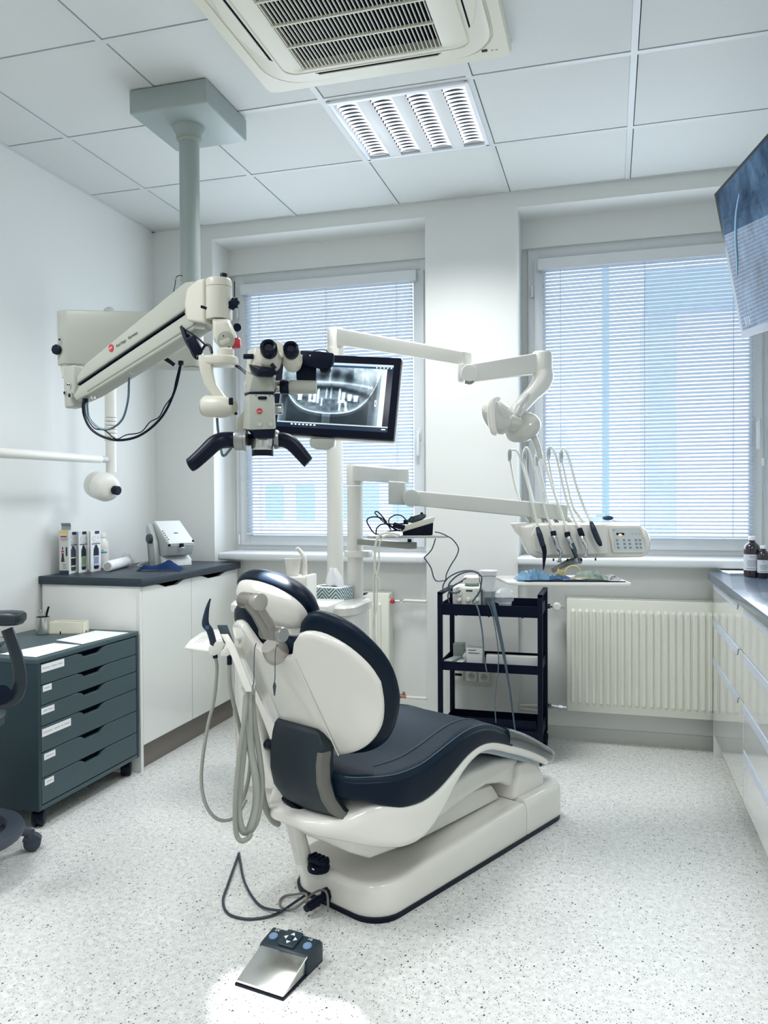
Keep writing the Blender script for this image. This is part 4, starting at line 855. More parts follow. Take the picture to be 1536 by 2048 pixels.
cartons('carton', (-.775, 4.0, Zm), (-.72, 4.05, Zm+.085), M('carton_greyer', (176, 184, 178), .6), 'grey-green upright carton at the back left of the middle trolley shelf')
solo('bag', B().loft([[V((-.66+.05*math.cos(a)*q, 3.94+.03*math.sin(a)*q, Zm+.006+z+.004*math.sin(5*a))) for a in [6.283*i/16 for i in range(16)]] for z, q in ((.002, 1), (.03, 1.1), (.055, .8), (.065, .3))]), PAPER, 'crumpled white bag with pink print between the cartons on the trolley', 'bag')

# ---------------------------------------------------------------- things on the corner worktop
ZW = .9025
WB = M('box_white', (232, 234, 234), .45)
def care_box(p0, p1, depth_dir, h, label, accents, side=(180, 182, 184)):
    # p0,p1: front-bottom corners left/right; depth_dir: direction away
    p0, p1 = V(p0), V(p1); e = (p1-p0); w = e.length; e.normalize(); dd = V(depth_dir)
    t = thing('product_box', (p0+p1)/2+dd*.5, label, 'box', 'upright care product boxes on the corner worktop')
    part('carton', B().loft([[p0+Z_*z, p1+Z_*z, p1+dd+Z_*z, p0+dd+Z_*z] for z in (0, h)]), WB, t)
    nrm = V((e.y, -e.x, 0)); 
    if nrm.dot(-p0) < 0: nrm = -nrm
    def rectp(x0, x1, z0, z1, mat, nm='print', d=.0006):
        part(nm, B().prism([(x0*w, z0*h), (x1*w, z0*h), (x1*w, z1*h), (x0*w, z1*h)], p0+nrm*.0002, e, Z_, d, ez=nrm), mat, t)
    def polyp(pts, mat, nm='print', d=.0006):
        part(nm, B().prism([(x*w, z*h) for x, z in pts], p0+nrm*.0003, e, Z_, d, ez=nrm), mat, t)
    return t, rectp, polyp, p0, e, nrm, w
def bottle_print(polyp, rectp, c1, c2, c3, band):
    pts = [(.28, .10), (.30, .30), (.26, .42), (.28, .55), (.40, .62), (.42, .66), (.62, .66), (.64, .62), (.78, .55), (.80, .42), (.76, .30), (.78, .10), (.70, .06), (.36, .06)]
    polyp(pts, M(*c1), 'bottle_print'); 
    polyp([(.30, .14), (.29, .36), (.77, .36), (.76, .14)], M(*c2), 'bottle_print', .0009)
    polyp([(.31, .155), (.31, .19), (.76, .19), (.76, .155)], M(*c3), 'bottle_print', .0012)
    rectp(.30, .76, .36, .39, M(*c3), 'bottle_print', .0012)
    rectp(*band, .93, 1.0, M('pr_navy', (24, 36, 60), .5), 'print', .0009)
    rectp(.1, .92, .675, .695, M('pr_grey', (60, 62, 66), .5)); rectp(.2, .8, .72, .728, M('pr_lgrey', (150, 150, 150), .5))
    for cx_, cz_, r_ in ((.35, .82, .16), (.78, .84, .09)):
        ring_ = [(cx_+r_*math.cos(a), cz_+r_*.36*math.sin(a)) for a in [6.283*i/20 for i in range(20)]]
        polyp(ring_, M('pr_lgrey', (150, 150, 150), .5), 'round_mark'); polyp([(cx_+(x-cx_)*.86, cz_+(z-cz_)*.86) for x, z in ring_], WB, 'round_mark', .0009)
H0 = (-2.5694,3.2598,0.9025)
hB = .17
fA, fB_, fC, fD = V((-2.6483,3.3489,0.9025)), V((-2.5406,3.2926,0.9025)), V((-2.5463,3.372,0.9025)), V((-2.5167,3.4343,0.9025))
t, rp, pp_, p0, e, nrm, w = care_box((-2.5844,3.2826,0.9025), (-2.5382,3.2931,0.9025), (-.015, .035, 0), .215, 'grey product box with a yellow top stripe, leftmost of the row on the corner worktop', 0)
rp(0, 1, .93, 1.0, M('yellow_print', (222, 204, 120), .5)); rp(.14, .82, .84, .875, RED); rp(.1, .9, .795, .805, TXT); rp(.25, .75, .765, .772, TXT); rp(0, 1, 0, .09, M('pr_slate', (40, 62, 78), .5))
rp(.0, 1, .09, .93, M('pr_paper', (206, 206, 200), .55), d=.0002)
pp_([(.18, .30), (.26, .42), (.25, .48), (.48, .48), (.47, .42), (.56, .30), (.5, .285), (.24, .285)], M('pr_dark', (44, 56, 66), .5)); rp(.68, .86, .42, .62, M('pr_dark', (44, 56, 66), .5)); rp(.22, .5, .50, .54, RED); rp(.3, .42, .56, .62, M('pr_dark', (44, 56, 66), .5))
rp(.35, .72, .22, .23, TXT); rp(.35, .66, .18, .19, TXT); rp(.35, .72, .14, .15, TXT)
b = B().loft([[p0+Z_*.2155+V((-.01, .03, 0))+e*a*w+Z_*z+V((.012, -.02, 0))*q for a in (0, 1)]+[p0+Z_*.2165+V((-.01, .03, 0))+e*a*w+Z_*z+V((.012, -.02, 0))*q for a in (1, 0)] for z, q in ((0, 0), (.022, -.3), (.034, .6))]); part('open_flap', b, M('flap_grey', (150, 158, 162), .6), t)
for (q0, q1, lab, c1, c2, c3, band) in (
    ((-2.5604,3.3146,0.9025), (-2.5641,3.3956,0.9025), 'white product box with a dark bottle and yellow band print', ('pr_b1', (58, 66, 84), .4), ('pr_b1b', (14, 26, 48), .4), ('pr_yel', (226, 222, 160), .4), (.45, .85)),
    ((-2.5413,3.3731,0.9025), (-2.5497,3.4552,0.9025), 'white product box with a dark bottle and green band print', ('pr_b2', (20, 36, 48), .4), ('pr_b2b', (122, 146, 108), .4), ('pr_b2c', (146, 168, 140), .4), (.4, .85)),
    ((-2.5167,3.4343,0.9025), (-2.5196,3.52,0.9025), 'white product box with a blue-violet bottle print, beside the white bottle', ('pr_b3', (14, 28, 52), .4), ('pr_b3b', (132, 144, 176), .4), ('pr_b3c', (196, 206, 226), .4), (.42, .85))):
    q0, q1 = V(q0), V(q1); t, rp, pp_, p0, e, nrm, w = care_box(q0, q1, (-.034, .03, 0), .205, lab+' on the corner worktop', 0)
    bottle_print(pp_, rp, c1, c2, c3, band)
c = V((-2.598,3.6427,0.9035)); c.z = ZW
t = thing('white_bottle', c, 'round-shouldered white plastic bottle with a blue label on the corner worktop', 'bottle')
part('bottle_body', B().lathe(c, Z_, [(.030, 0), (.034, .004), (.034, .115), (.028, .145), (.014, .16), (.014, .168)], 28), WPL, t)
part('bottle_cap', B().lathe(c+Z_*.166, Z_, [(.018, 0), (.018, .020), (.016, .022)], 24), PAPER, t)
d = -V((c.x, c.y, 0)).normalized(); s_ = V((-d.y, d.x, 0)); a0_ = math.atan2(d.y, d.x)
b = B().surf([[c+V((.0345*math.cos(a0_+a), .0345*math.sin(a0_+a), z)) for a in [-.75+1.5*i/8 for i in range(9)]] for z in (.082, .090)]); part('blue_band', b, M('label_blue', (60, 150, 180), .4), t)
lettering('PLUS', c+d*.0352-rt*.0145+Z_*.094, rt, Z_, .0105, M('label_blue', (60, 150, 180), .4), t)
# roll of cups lying on its side
c0, c1 = V((-2.451,3.4775,0.9025))+Z_*.026, V((-2.5314,3.7661,0.9025))+Z_*.028
dd = (c1-c0).normalized()
t = thing('cup_roll', (c0+c1)/2-Z_*.026, 'stack of white paper cups lying in torn plastic wrap on the corner worktop', 'cups')
prof = [(.022, 0), (.0245, .001), (.0245, .004)]
L_ = (c1-c0).length
for k in range(5):
    a_ = .03+(L_-.05)*k/4; prof += [(.0262, a_), (.0275, a_+.003), (.0265, a_+.006)]
part('cup', B().lathe(c0, dd, prof, 28), PAPER, t); part('cup_inside', B().lathe(c0, -dd, [(.0195, -.001), (.0195, .001)], 24), M('cup_shade', (176, 180, 178), .7), t)
rings = []
for k in range(7):
    q = k/6; rings.append([c1-dd*.02+dd*(.10*q)+V((-dd.y, dd.x, 0))*((.03+rnd.uniform(-.010, .012))*math.cos(6.283*i/14)*(1-.5*q))+Z_*((.034+rnd.uniform(-.008, .010))*math.sin(6.283*i/14)*(1-.5*q)+.002*0+ (.010 if q < .5 else -.006)) for i in range(14)])
for r_ in rings:
    for v in r_: v.z = max(v.z, ZW+.001)
part('torn_wrap', B().loft(rings), CLR, t, 5)
# blue cloth
rows = []
q00, q10 = V((-2.3098,3.5093,0.9025)), V((-2.0865,3.5596,0.9025))
for i in range(9):
    v = i/8; row = []
    for j in range(19):
        u = j/18; p = q00.lerp(q10, u)+V((-.02, .07, 0))*v
        hgt = .006+.034*abs(math.sin(3.1*u+2*v))*(1-.5*v)+.030*math.exp(-((u-.68)/.13)**2)*v+.010*math.sin(9*u+4*v)
        p.z = ZW+max(.001, hgt*(.25+.75*min(1, 2.2*v))*min(1, 6*u, 6*(1-u))+.010*v); row.append(p)
    rows.append(row)
solo('blue_cloth', B().surf(rows, .002), M('navy_cloth', (24, 62, 118), .8, bump=.2, bscale=400), 'crumpled navy blue cloth in front of the white wedge-shaped machine', 'cloth', ang=60)
# white warming / sealing device with dark knob
t = thing('sealing_machine', (-2.4029,3.965,0.9025), 'white wedge-shaped tabletop machine with a round dark knob', 'dental device')
DV = M('device_white', (226, 229, 230), .35); DVG = M('device_grey', (184, 190, 188), .4)
e = rt*.743+fr*.669; fvec = rt*.669-fr*.743    # e: along its width (right), fvec: towards the room
o = V((-2.3813,3.8323,0.9025))
# side cheek profile (f, z) in the plane along fvec
fo = o+e*0
cheek = [(-.045, .0), (.035, 0), (.030, .05), (.010, .13), (-.045, .215), (-.068, .232), (-.085, .20), (-.082, .15), (-.066, .07)]
part('side_cheek', B().prism(cheek, fo-e*.030, fvec, Z_, .030, bev=.004, seg=2, ez=e), DVG, t)
body = [(-.05, .19), (-.066, .232), (-.045, .240), (.115, .128), (.120, .118), (.095, .060), (.02, .052), (-.04, .09)]
part('body', B().prism(body, fo+e*.001, fvec, Z_, .155, bev=.004, seg=2, ez=e), DVG, t)
part('lid', B().prism([(-.068, .236), (-.045, .246), (.118, .134), (.122, .124), (.10, .128), (-.05, .232)], fo+e*.006, fvec, Z_, .150, bev=.003, seg=2, ez=e), DV, t)
part('stand', B().prism([(-.06, .0), (.075, 0), (.070, .036), (.03, .060), (-.05, .09)], fo+e*.0, fvec, Z_, .165, bev=.004, seg=2, ez=e), DV, t)
part('lid_slot', B().prism([(0, 0), (.022, 0), (.022, .06), (0, .06)], fo+e*.070+fvec*.105+Z_*.1405, e, -fvec*.82+Z_*.57, .0015), DVG, t)
part('lid_slot_shadow', B().prism([(0, 0), (.024, 0), (.024, .006), (0, .006)], fo+e*.069+fvec*.054+Z_*.1768, e, -fvec*.82+Z_*.57, .002), GAP, t)
for k in range(5):
    c_ = fo+e*.012+fvec*(.035+.016*k)+Z_*(.1925-.011*k); part('side_vent', B().cbox(c_, (.006, .006, .004), rotz(math.atan2(e.y, e.x))), BLACK, t)
part('latch', B().cbox(fo+e*.078+fvec*.121+Z_*.115, (.022, .018, .022), rotz(math.atan2(e.y, e.x)), .003), BLACK, t)
part('latch_hook', B().tube([fo+e*(.066+.0)+fvec*.124+Z_*.094, fo+e*.070+fvec*.138+Z_*.102, fo+e*.084+fvec*.138+Z_*.102, fo+e*.088+fvec*.124+Z_*.092], .0035, 8), DV, t)
part('hinge_dot', B().cyl(fo+e*.006+fvec*.118+Z_*.118, fo+e*.006+fvec*.126+Z_*.118, .007, n=12), BLACK, t)
part('hinge_dot', B().cyl(fo+e*.150+fvec*.112+Z_*.138, fo+e*.150+fvec*.122+Z_*.134, .005, n=12), BLACK, t)
part('dark_knob', B().lathe(fo-e*.030-fvec*.020+Z_*.150, -e, [(.018, -.004), (.026, 0), (.027, .014), (.022, .020)], 28), DGREY, t)
part('cheek_seam', B().prism([(-.052, .0), (-.049, 0), (-.044, .07), (-.058, .15), (-.061, .15), (-.047, .07)], fo-e*.0305, fvec, Z_, .0006, ez=-e), GAP, t)
part('power_cable', B().tube([fo-e*.02-fvec*.07+Z_*.02, fo-e*.06-fvec*.08+Z_*.014, fo-e*.10-fvec*.04+Z_*.004, fo-e*.08+fvec*.01+Z_*.003], .0025, 6), WPL, t)

# ---------------------------------------------------------------- dental chair (frame: u towards the feet, v to its right, z up)
CO = V((-.830, 2.302, 0)); CA = V((.434, .901, 0)).normalized(); CV = V((CA.y, -CA.x, 0))
def ch(u, v, z): return CO+CA*u+CV*v+Z_*z
CH = thing('dental_chair', CO, 'white dental chair with navy upholstery on a low white floor base', 'dental chair')
# base
def bz(u): return .80+.20*max(0, min(1, u/.55))
def base_ring(z, g): return [ch(u, v, z) for u, v in rrect(1.125+2*g, .40+2*g, .09+g, 7, .555, 0)]
part('base_gasket', B().loft([base_ring(.0, .004), base_ring(.016, .006)]), BLACK, CH)
ux = 1.125*.735
def base_cut(u0, u1, rl, rr_):   # closed outline of the base between two u stations, corner radii at each end
    pts = []
    for (su, sv, a0, r) in ((1, 1, 0, rr_), (0, 1, 90, rl), (0, -1, 180, rl), (1, -1, 270, rr_)):
        for i in range(8):
            a = math.radians(a0+90*i/7); cu = (u1-r) if su else (u0+r); pts.append((cu+r*math.cos(a), sv*(.2-r)+r*math.sin(a)))
    return pts
def shrink(pts, g, cu, cv=0): return [(cu+(p[0]-cu)*(1-g), cv+(p[1]-cv)*(1-g*2.4)) for p in pts]
for nm, u0, u1, rl, r2_ in (('base_shell', -.008, .815, .10, .004), ('base_cover', .819, 1.118, .004, .07)):
    pts = base_cut(u0, u1, rl, r2_)
    if nm == 'base_cover': rings = [[ch(p[0], p[1], z) for p in shrink(pts, g, (u0+u1)/2)] for z, g in ((.016, 0), (.100, .0), (.122, .008), (.135, .03), (.140, .06))]
    else: rings = [[ch(p[0], p[1], z*bz(p[0]) if z > .02 else z) for p in shrink(pts, g, (u0+u1)/2)] for z, g in ((.016, 0), (.105, .0), (.124, .006), (.133, .02), (.136, .045), (.128, .10))]
    part(nm, B().loft(rings), WHITE, CH)
# lifting arm between base and seat
arm = [(1.02, .135), (1.0, .20), (.955, .245), (.86, .278), (.72, .30), (.56, .30), (.40, .275), (.22, .24), (.05, .25), (-.06, .30), (-.05, .22), (.04, .17), (.16, .158), (.30, .175), (.42, .195), (.54, .215), (.66, .225), (.76, .205), (.84, .165), (.86, .135)]
part('lift_arm', B().prism([(p[0], p[1]) for p in arm], CO-CV*.13, CA, Z_, .26, bev=.018, seg=3, ez=CV, ang=.9), WHITE, CH)
part('arm_pivot_cover', B().prism([(.80, .128), (1.035, .128), (1.02, .18), (.97, .235), (.90, .262), (.84, .262), (.825, .20)], CO-CV*.155, CA, Z_, .31, bev=.02, seg=3, ez=CV, ang=.6), WHITE, CH)
part('base_hump', B().prism([(.25, .13), (.80, .13), (.74, .20), (.55, .215), (.38, .18)], CO-CV*.10, CA, Z_, .20, bev=.015, seg=2, ez=CV, ang=.6), WPL, CH)
# seat shell (white) and cushion (navy): lofts along u
def sec(u, hw, zt, zb, r, crown=0., n=5, dip=0.):
    pts = []; h = zt-zb; r = min(r, h/2-.001, hw-.001)
    for p in rrect(2*hw, h, r, n):
        z = (zt+zb)/2+p[1]
        q = 1-(p[0]/hw)**2
        if p[1] > 0: z += crown*q
        else: z -= dip*q
        pts.append(ch(u, p[0], z))
    return pts
st = [(-.115, .10, .472, .41), (-.105, .155, .470, .405), (-.08, .185, .466, .398), (-.04, .212, .463, .386), (.0, .236, .461, .370), (.05, .250, .460, .355), (.14, .252, .462, .348), (.22, .252, .478, .364), (.30, .250, .496, .396), (.38, .245, .508, .425), (.46, .238, .507, .435), (.54, .228, .492, .425), (.62, .218, .462, .402), (.70, .210, .430, .372), (.78, .202, .398, .342), (.88, .195, .350, .300), (.98, .190, .296, .252), (1.04, .178, .262, .222), (1.06, .160, .250, .214)]
def up(lst, k=4):
    P = smooth_path([V((a, b, c)) for a, b, c, d in lst], k); Q = smooth_path([V((a, d, 0)) for a, b, c, d in lst], k)
    return [(p.x, p.y, p.z, q.y) for p, q in zip(P, Q)]
SEAT = up(st, 3)
i_c = [i for i, s_ in enumerate(SEAT) if s_[0] <= .70]
part('seat_cushion', B().loft([sec(u, hw, zt, zb, .030, .006) for u, hw, zt, zb in SEAT if u <= .705]), NAVY2, CH, 60)
part('seat_side_band', B().loft([sec(u, hw+.003, zt-.014, zb-.002, .014) for u, hw, zt, zb in SEAT if u <= .70 and u > -.15]), NAVY, CH, 60)
# stitched seams on the cushion
b = B()
for sgn in (-1, 1):
    b.tube([ch(u, sgn*(hw-.012), zt-.004) for u, hw, zt, zb in SEAT if -.1 < u < .70], .0016, 6, 1)
    b.tube([ch(u, sgn*(hw-.085-.06*max(0, (.25-u))), zt+.0035) for u, hw, zt, zb in SEAT if 0.02 < u < .68], .0014, 6, 1)
part('stitching', b, M('stitch_grey', (74, 92, 104), .6), CH)
# clear protective foot cover
FOOTM = M('smoke_clear', (70, 88, 96), .08, trans=.55, coat=.6)
part('foot_cushion', B().loft([sec(u, hw, zt, zb, .022, .004) for u, hw, zt, zb in SEAT if u >= .695]), NAVY, CH, 60)
part('foot_cover', B().loft([sec(u, hw+.006, zt+.006, zb-.002, .024, .004) for u, hw, zt, zb in SEAT if u >= .66]+[sec(1.075, .155, .252, .208, .020)]), FOOTM, CH, 60)
part('cover_rim', B().tube([ch(u, hw+.008, zt+.002) for u, hw, zt, zb in SEAT if u >= .67]+[ch(1.078, .10, .248), ch(1.078, -.10, .248)], .003, 8), CLR, CH)
part('foot_bumper', B().loft([sec(u, .12, z, z-.025, .010) for u, z in ((.96, .25), (1.06, .212))]), BLACK, CH)
# white seat pan following the cushion underside
pan = [(-.180, .07, .325, .312), (-.160, .115, .328, .302), (-.13, .150, .332, .290), (-.09, .182, .340, .276), (-.04, .220, .362, .258), (.01, .245, .366, .244), (.06, .258, .352, .234), (.14, .258, .346, .232), (.22, .257, .362, .270), (.30, .254, .394, .335), (.38, .248, .424, .385), (.46, .240, .434, .407), (.54, .230, .424, .402), (.62, .219, .401, .378), (.70, .211, .371, .348), (.78, .203, .341, .318), (.88, .196, .299, .278), (.98, .188, .251, .234), (1.03, .165, .226, .214)]
part('seat_pan', B().loft([sec(u, hw, zt+.012, zb, .030, 0, 5, .006) for u, hw, zt, zb in up(pan, 3)]), WHITE, CH, 50)
part('under_skin', B().loft([sec(u, hw-.04, zb+.01, zb-.02, .010) for u, hw, zt, zb in up(pan, 2) if u > .42]), M('clear_sheet', (150, 166, 176), .2), CH)
# backrest frame
L25 = math.radians(25); BD = -CA*math.sin(L25)+Z_*math.cos(L25); BN = -CA*math.cos(L25)-Z_*math.sin(L25)  # BN points to the rear
BP = ch(-.10, 0, .57)
_tabs = {}
def interp(tab, x):
    x = abs(x)
    k_ = id(tab)
    if k_ not in _tabs:
        _tabs[k_] = ([(q.x, q.y) for q in smooth_path([V((a, b, 0)) for a, b in tab], 6)], tab)
    tab = _tabs[k_][0]
    for (a, b_), (c, d) in zip(tab, tab[1:]):
        if x <= c: return b_+(d-b_)*(x-a)/(c-a)
    return tab[-1][1]
def bpt(v, s, d): return BP+CV*v+BD*s+BN*d
def pillow(nm, W, bot, top, back, front, mat, nv=44, ns=14, p=5., rim=.5):
    b = B(); Rr = []
    vs_ = [-W*math.cos(math.pi*i/nv) for i in range(nv+1)]
    grids = []
    for side in (0, 1):
        g = []
        for v in vs_:
            lo, hi = interp(bot, v), interp(top, v); mid_ = (lo+hi)/2
            col = []
            for j in range(ns+1):
                t = (1-math.cos(math.pi*j/ns))/2; s_ = lo+(hi-lo)*t
                f = (max(0, 1-abs(2*t-1)**p))**(1/p)*(max(0, 1-abs(v/W)**p))**(1/p)
                db, df = back(v), front(v); m_ = db*rim+df*(1-rim)
                col.append(bpt(v, s_, m_+((db if side == 0 else df)-m_)*f))
            g.append(col)
        grids.append(g)
    bm = b.bm
    for g in grids:
        Rr.append([[bm.verts.new(q) for q in col] for col in g])
    fs = []
    for R_ in Rr:
        for i in range(nv):
            for j in range(ns): fs.append(bm.faces.new((R_[i][j], R_[i+1][j], R_[i+1][j+1], R_[i][j+1])))
    bmesh.ops.remove_doubles(bm, verts=bm.verts, dist=.0004)
    bmesh.ops.recalc_face_normals(bm, faces=bm.faces)
    return part(nm, b, mat, CH, 60)
SB = [(0, -.075), (.06, -.072), (.16, -.055), (.22, -.02), (.26, .03), (.285, .10), (.295, .17)]
ST = [(0, .265), (.045, .272), (.08, .292), (.105, .335), (.125, .352), (.15, .355), (.19, .342), (.23, .312), (.262, .27), (.285, .22), (.295, .17)]
def shell_d(v):
    a = abs(v); r_ = .010 if a < .095 else .010-(a-.095)*.30
    return r_-.55*max(0, a-.2)**1.5
pillow('back_shell', .295, SB, ST, shell_d, lambda v: shell_d(v)-.030, WHITE, p=9)
CB = [(0, -.10), (.16, -.085), (.24, -.04), (.285, .03), (.312, .10), (.320, .18)]
CT = [(0, .30), (.05, .306), (.085, .33), (.11, .372), (.135, .392), (.165, .392), (.21, .375), (.255, .338), (.29, .285), (.312, .23), (.320, .18)]
pillow('back_cushion', .320, CB, CT, lambda v: shell_d(v*.9)-.022, lambda v: shell_d(v)*.6-.095, NAVY, p=3.2)
part('shell_crease', B().tube([bpt(.088+.03*q, .275-.33*q, .0105) for q in [i/8 for i in range(9)]], .0022, 6, 2), WHITE, CH)
# dark cover at the base of the back
cvr = [(.592, -.130, -.113, .070), (.582, -.142, -.114, .088), (.555, -.152, -.114, .108), (.50, -.163, -.112, .114), (.45, -.166, -.108, .118), (.40, -.160, -.096, .130), (.365, -.146, -.064, .145), (.340, -.122, -.030, .156)]
def cpt(v, z, u, d=0.): return ch(u+.9*v*v-d, v, z)
rings = []
for z_, u_, vl, vr_ in cvr:
    f_ = [cpt(vl+(vr_-vl)*i/12, z_, u_) for i in range(13)]
    rings.append(f_+[p+CA*.05 for p in f_[::-1]])
part('hinge_cover', B().loft(rings, bev=.004, seg=2), M('cover_slate', (26, 40, 48), .45), CH, 50)
part('cover_edge', B().loft([[cpt(vr_-.002, z_, u_, .003), cpt(vr_-.020, z_, u_, .003), cpt(vr_-.020, z_, u_, -.03), cpt(vr_+.002, z_, u_, -.03)] for z_, u_, vl, vr_ in ((.535, -.157, 0, .116), (.50, -.163, -.112, .116), (.45, -.166, -.108, .120), (.40, -.160, -.096, .132), (.365, -.146, -.064, .147), (.340, -.122, -.030, .158))], bev=.002), M('taupe_plastic', (104, 104, 98), .45), CH)
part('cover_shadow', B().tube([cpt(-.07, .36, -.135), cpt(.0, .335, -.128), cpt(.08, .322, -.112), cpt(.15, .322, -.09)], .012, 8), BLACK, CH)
# headrest
HB = V((-0.9274,2.017,0.8671))
HC = ch(*(-0.1875,-0.045,0.9605))
hx = CV; hn = (BN*.80-Z_*.1+CV*.05).normalized()
hu = (Z_*.9+CA*-.0); 
hd = math.radians(38); HD = -CA*math.sin(hd)*-.2+Z_*1; HD = (Z_*math.cos(.62)-CA*math.sin(.62)+CV*.22).normalized(); HN = (-CA*math.cos(.62)-Z_*math.sin(.62)).normalized(); HVX = (CV-HD*CV.dot(HD)).normalized(); HN = HVX.cross(HD); HN = HN if HN.dot(CA) < 0 else -HN
def head_ring(d, kx, kz, n=36, oz=0.):
    out = []
    for i in range(n):
        a = 6.28318531*i/n; c_, s_ = math.cos(a), math.sin(a)
        x = (abs(c_)**.85)*(1 if c_ > 0 else -1)*.146*kx; z = (abs(s_)**.9)*(1 if s_ > 0 else -1)*.088*kz
        out.append(HC+HVX*x+HD*(z+oz)+HN*d)
    return out
part('headrest_cushion', B().loft([head_ring(-.052, .72, .70), head_ring(-.050, .86, .86), head_ring(-.036, .98, .98), head_ring(-.016, 1.03, 1.04), head_ring(.0, 1.0, 1.0), head_ring(.006, .93, .93)]), NAVY, CH, 60)
part('headrest_shell', B().loft([head_ring(-.004, .94, .93), head_ring(.010, .935, .925), head_ring(.028, .86, .84), head_ring(.040, .66, .62), head_ring(.045, .3, .3)]), WHITE, CH, 60)
part('headrest_seam', B().tube([HC+CV*-.02+HD*(.088*1.04)+HN*-.016, HC+CV*-.02+HD*.089+HN*-.035, HC+CV*-.02+HD*.076+HN*-.051], .0012, 6), BLACK, CH)
JM = M('joint_satin', (140, 136, 130), .35, .55)
j1 = V((-0.9137,1.9294,0.9924))
part('headrest_joint', B().cyl(j1-CV*.045, j1+CV*.030, .022, n=28, bev=.003), JM, CH)
part('joint_cap', B().cyl(j1+CV*.010, j1+CV*.034, .0235, n=28, bev=.002), M('joint_light', (170, 166, 158), .3, .5), CH)
j2 = V((-0.8734,1.9603,0.9037))
part('headrest_joint', B().cyl(j2-CV*.035, j2+CV*.030, .020, n=28, bev=.003), JM, CH)
part('joint_knob', B().lathe(j2+CV*.028, CV, [(.019, 0), (.021, .003), (.021, .016), (.018, .020)], 28), GREY, CH)
part('joint_arm', B().tube([j1-CV*.012, j1.lerp(j2, .35)-CV*.006, j1.lerp(j2, .75)-CV*.006, j2-CV*.006], [.024, .021, .023, .028], 16, 3), JM, CH)
part('joint_arm', B().tube([j1+CV*.015, j2+CV*.012], [.012, .013], 12, 1), JM, CH)
part('joint_socket', B().lathe(BP+BD*.275+BN*.0, (BD*.9+BN*.35).normalized(), [(.036, -.01), (.038, .004), (.034, .020), (.026, .040)], 28), M('joint_light', (170, 166, 158), .3, .5), CH)
# foot joystick on the base
jk = ch(*(-0.0142,-0.045,0.1415)); jk.z = .104
part('foot_joystick', B().lathe(jk, Z_, [(.034, 0), (.036, .010), (.033, .022), (.016, .030)], 20), BLACKM, CH)
part('joystick_cap', B().loft([[jk+Z_*z+CV*p[0]*k+CA*p[1]*k for p in rrect(.074, .046, .018, 4)] for z, k in ((.022, .9), (.027, 1), (.036, 1), (.041, .85))], bev=.002), BLACKM, CH)
b = B()
for q in (-.026, -.009, .009, .026): b.cbox(jk+Z_*.041+CV*q, (.009, .034, .008), rotz(math.atan2(CV.y, CV.x)), .003)
part('joystick_ridge', b, BLACKM, CH)
part('joystick_mark', B().cbox(jk+Z_*.018-CA*.0345+CV*.012, (.009, .001, .004), rotz(math.atan2(CV.y, CV.x))), PAPER, CH)
# flat white support strut rising at the left rear
s0, s1, s2, s3 = ch(*(-0.0251,-0.1,0.1192)), ch(*(-0.0557,-0.13,0.2828)), ch(*(-0.0901,-0.17,0.4255)), ch(*(-0.1442,-0.19,0.6071))
s4 = ch(*(-0.1824,-0.2,0.6875))
part('support_strut', B().tube([s0, s1, s2, s3, s4], [.028, .026, .020, .012, .009], 14, 4), WHITE, CH)
part('side_knob', B().lathe(ch(*(-0.1185,-0.15,0.4996)), -CV, [(.018, -.02), (.018, .01), (.014, .016)], 18), BLACK, CH)
# bib chain with clips hanging from the headrest joint
t = thing('bib_chain', (-0.9477,2.0576,0.8506), 'fine bib chain with clips hanging from the chair neck', 'chain')
CHN = M('chain_metal', (96, 100, 104), .35, .8)
pA = [V(p) for p in [(-0.874,2.0011,0.8668),(-0.8806,1.9989,0.8477),(-0.8819,1.9979,0.8094),(-0.8819,1.9974,0.7793),(-0.8833,1.9967,0.7615)]]
pB = [V(p) for p in [(-0.9405,2.0029,0.8648),(-0.9445,2.0014,0.8469),(-0.9458,2.0004,0.8055),(-0.9458,1.9999,0.7751),(-0.9472,1.9991,0.753)]]
for P_ in (pA, pB):
    b = B(); Q = smooth_path(P_, 14)
    for q in Q[::1]: b.ell(q, (.0016, .0016, .0020), n=6, m=4)
    part('bead_strand', b, CHN, t)
b = B().loft([[V(pA[-1])+rt*x*k+fr*y-Z_*z for x, y in ((-.004, -.002), (.004, -.002), (.004, .002), (-.004, .002))] for z, k in ((0, .5), (.010, 1.2), (.016, 1.0), (.036, .35))]); part('clip', b, DGREY, t)
b = B().loft([[V(pB[-1])+rt*(x*k-.002)+fr*y-Z_*z for x, y in ((-.003, -.002), (.003, -.002), (.003, .002), (-.003, .002))] for z, k in ((0, .5), (.008, 1.1), (.030, .8))]).tube([V(pB[-1])+rt*.006+Z_*.0, V(pB[-1])+rt*.003-Z_*.028], .0018, 6); part('clip', b, GREY, t)

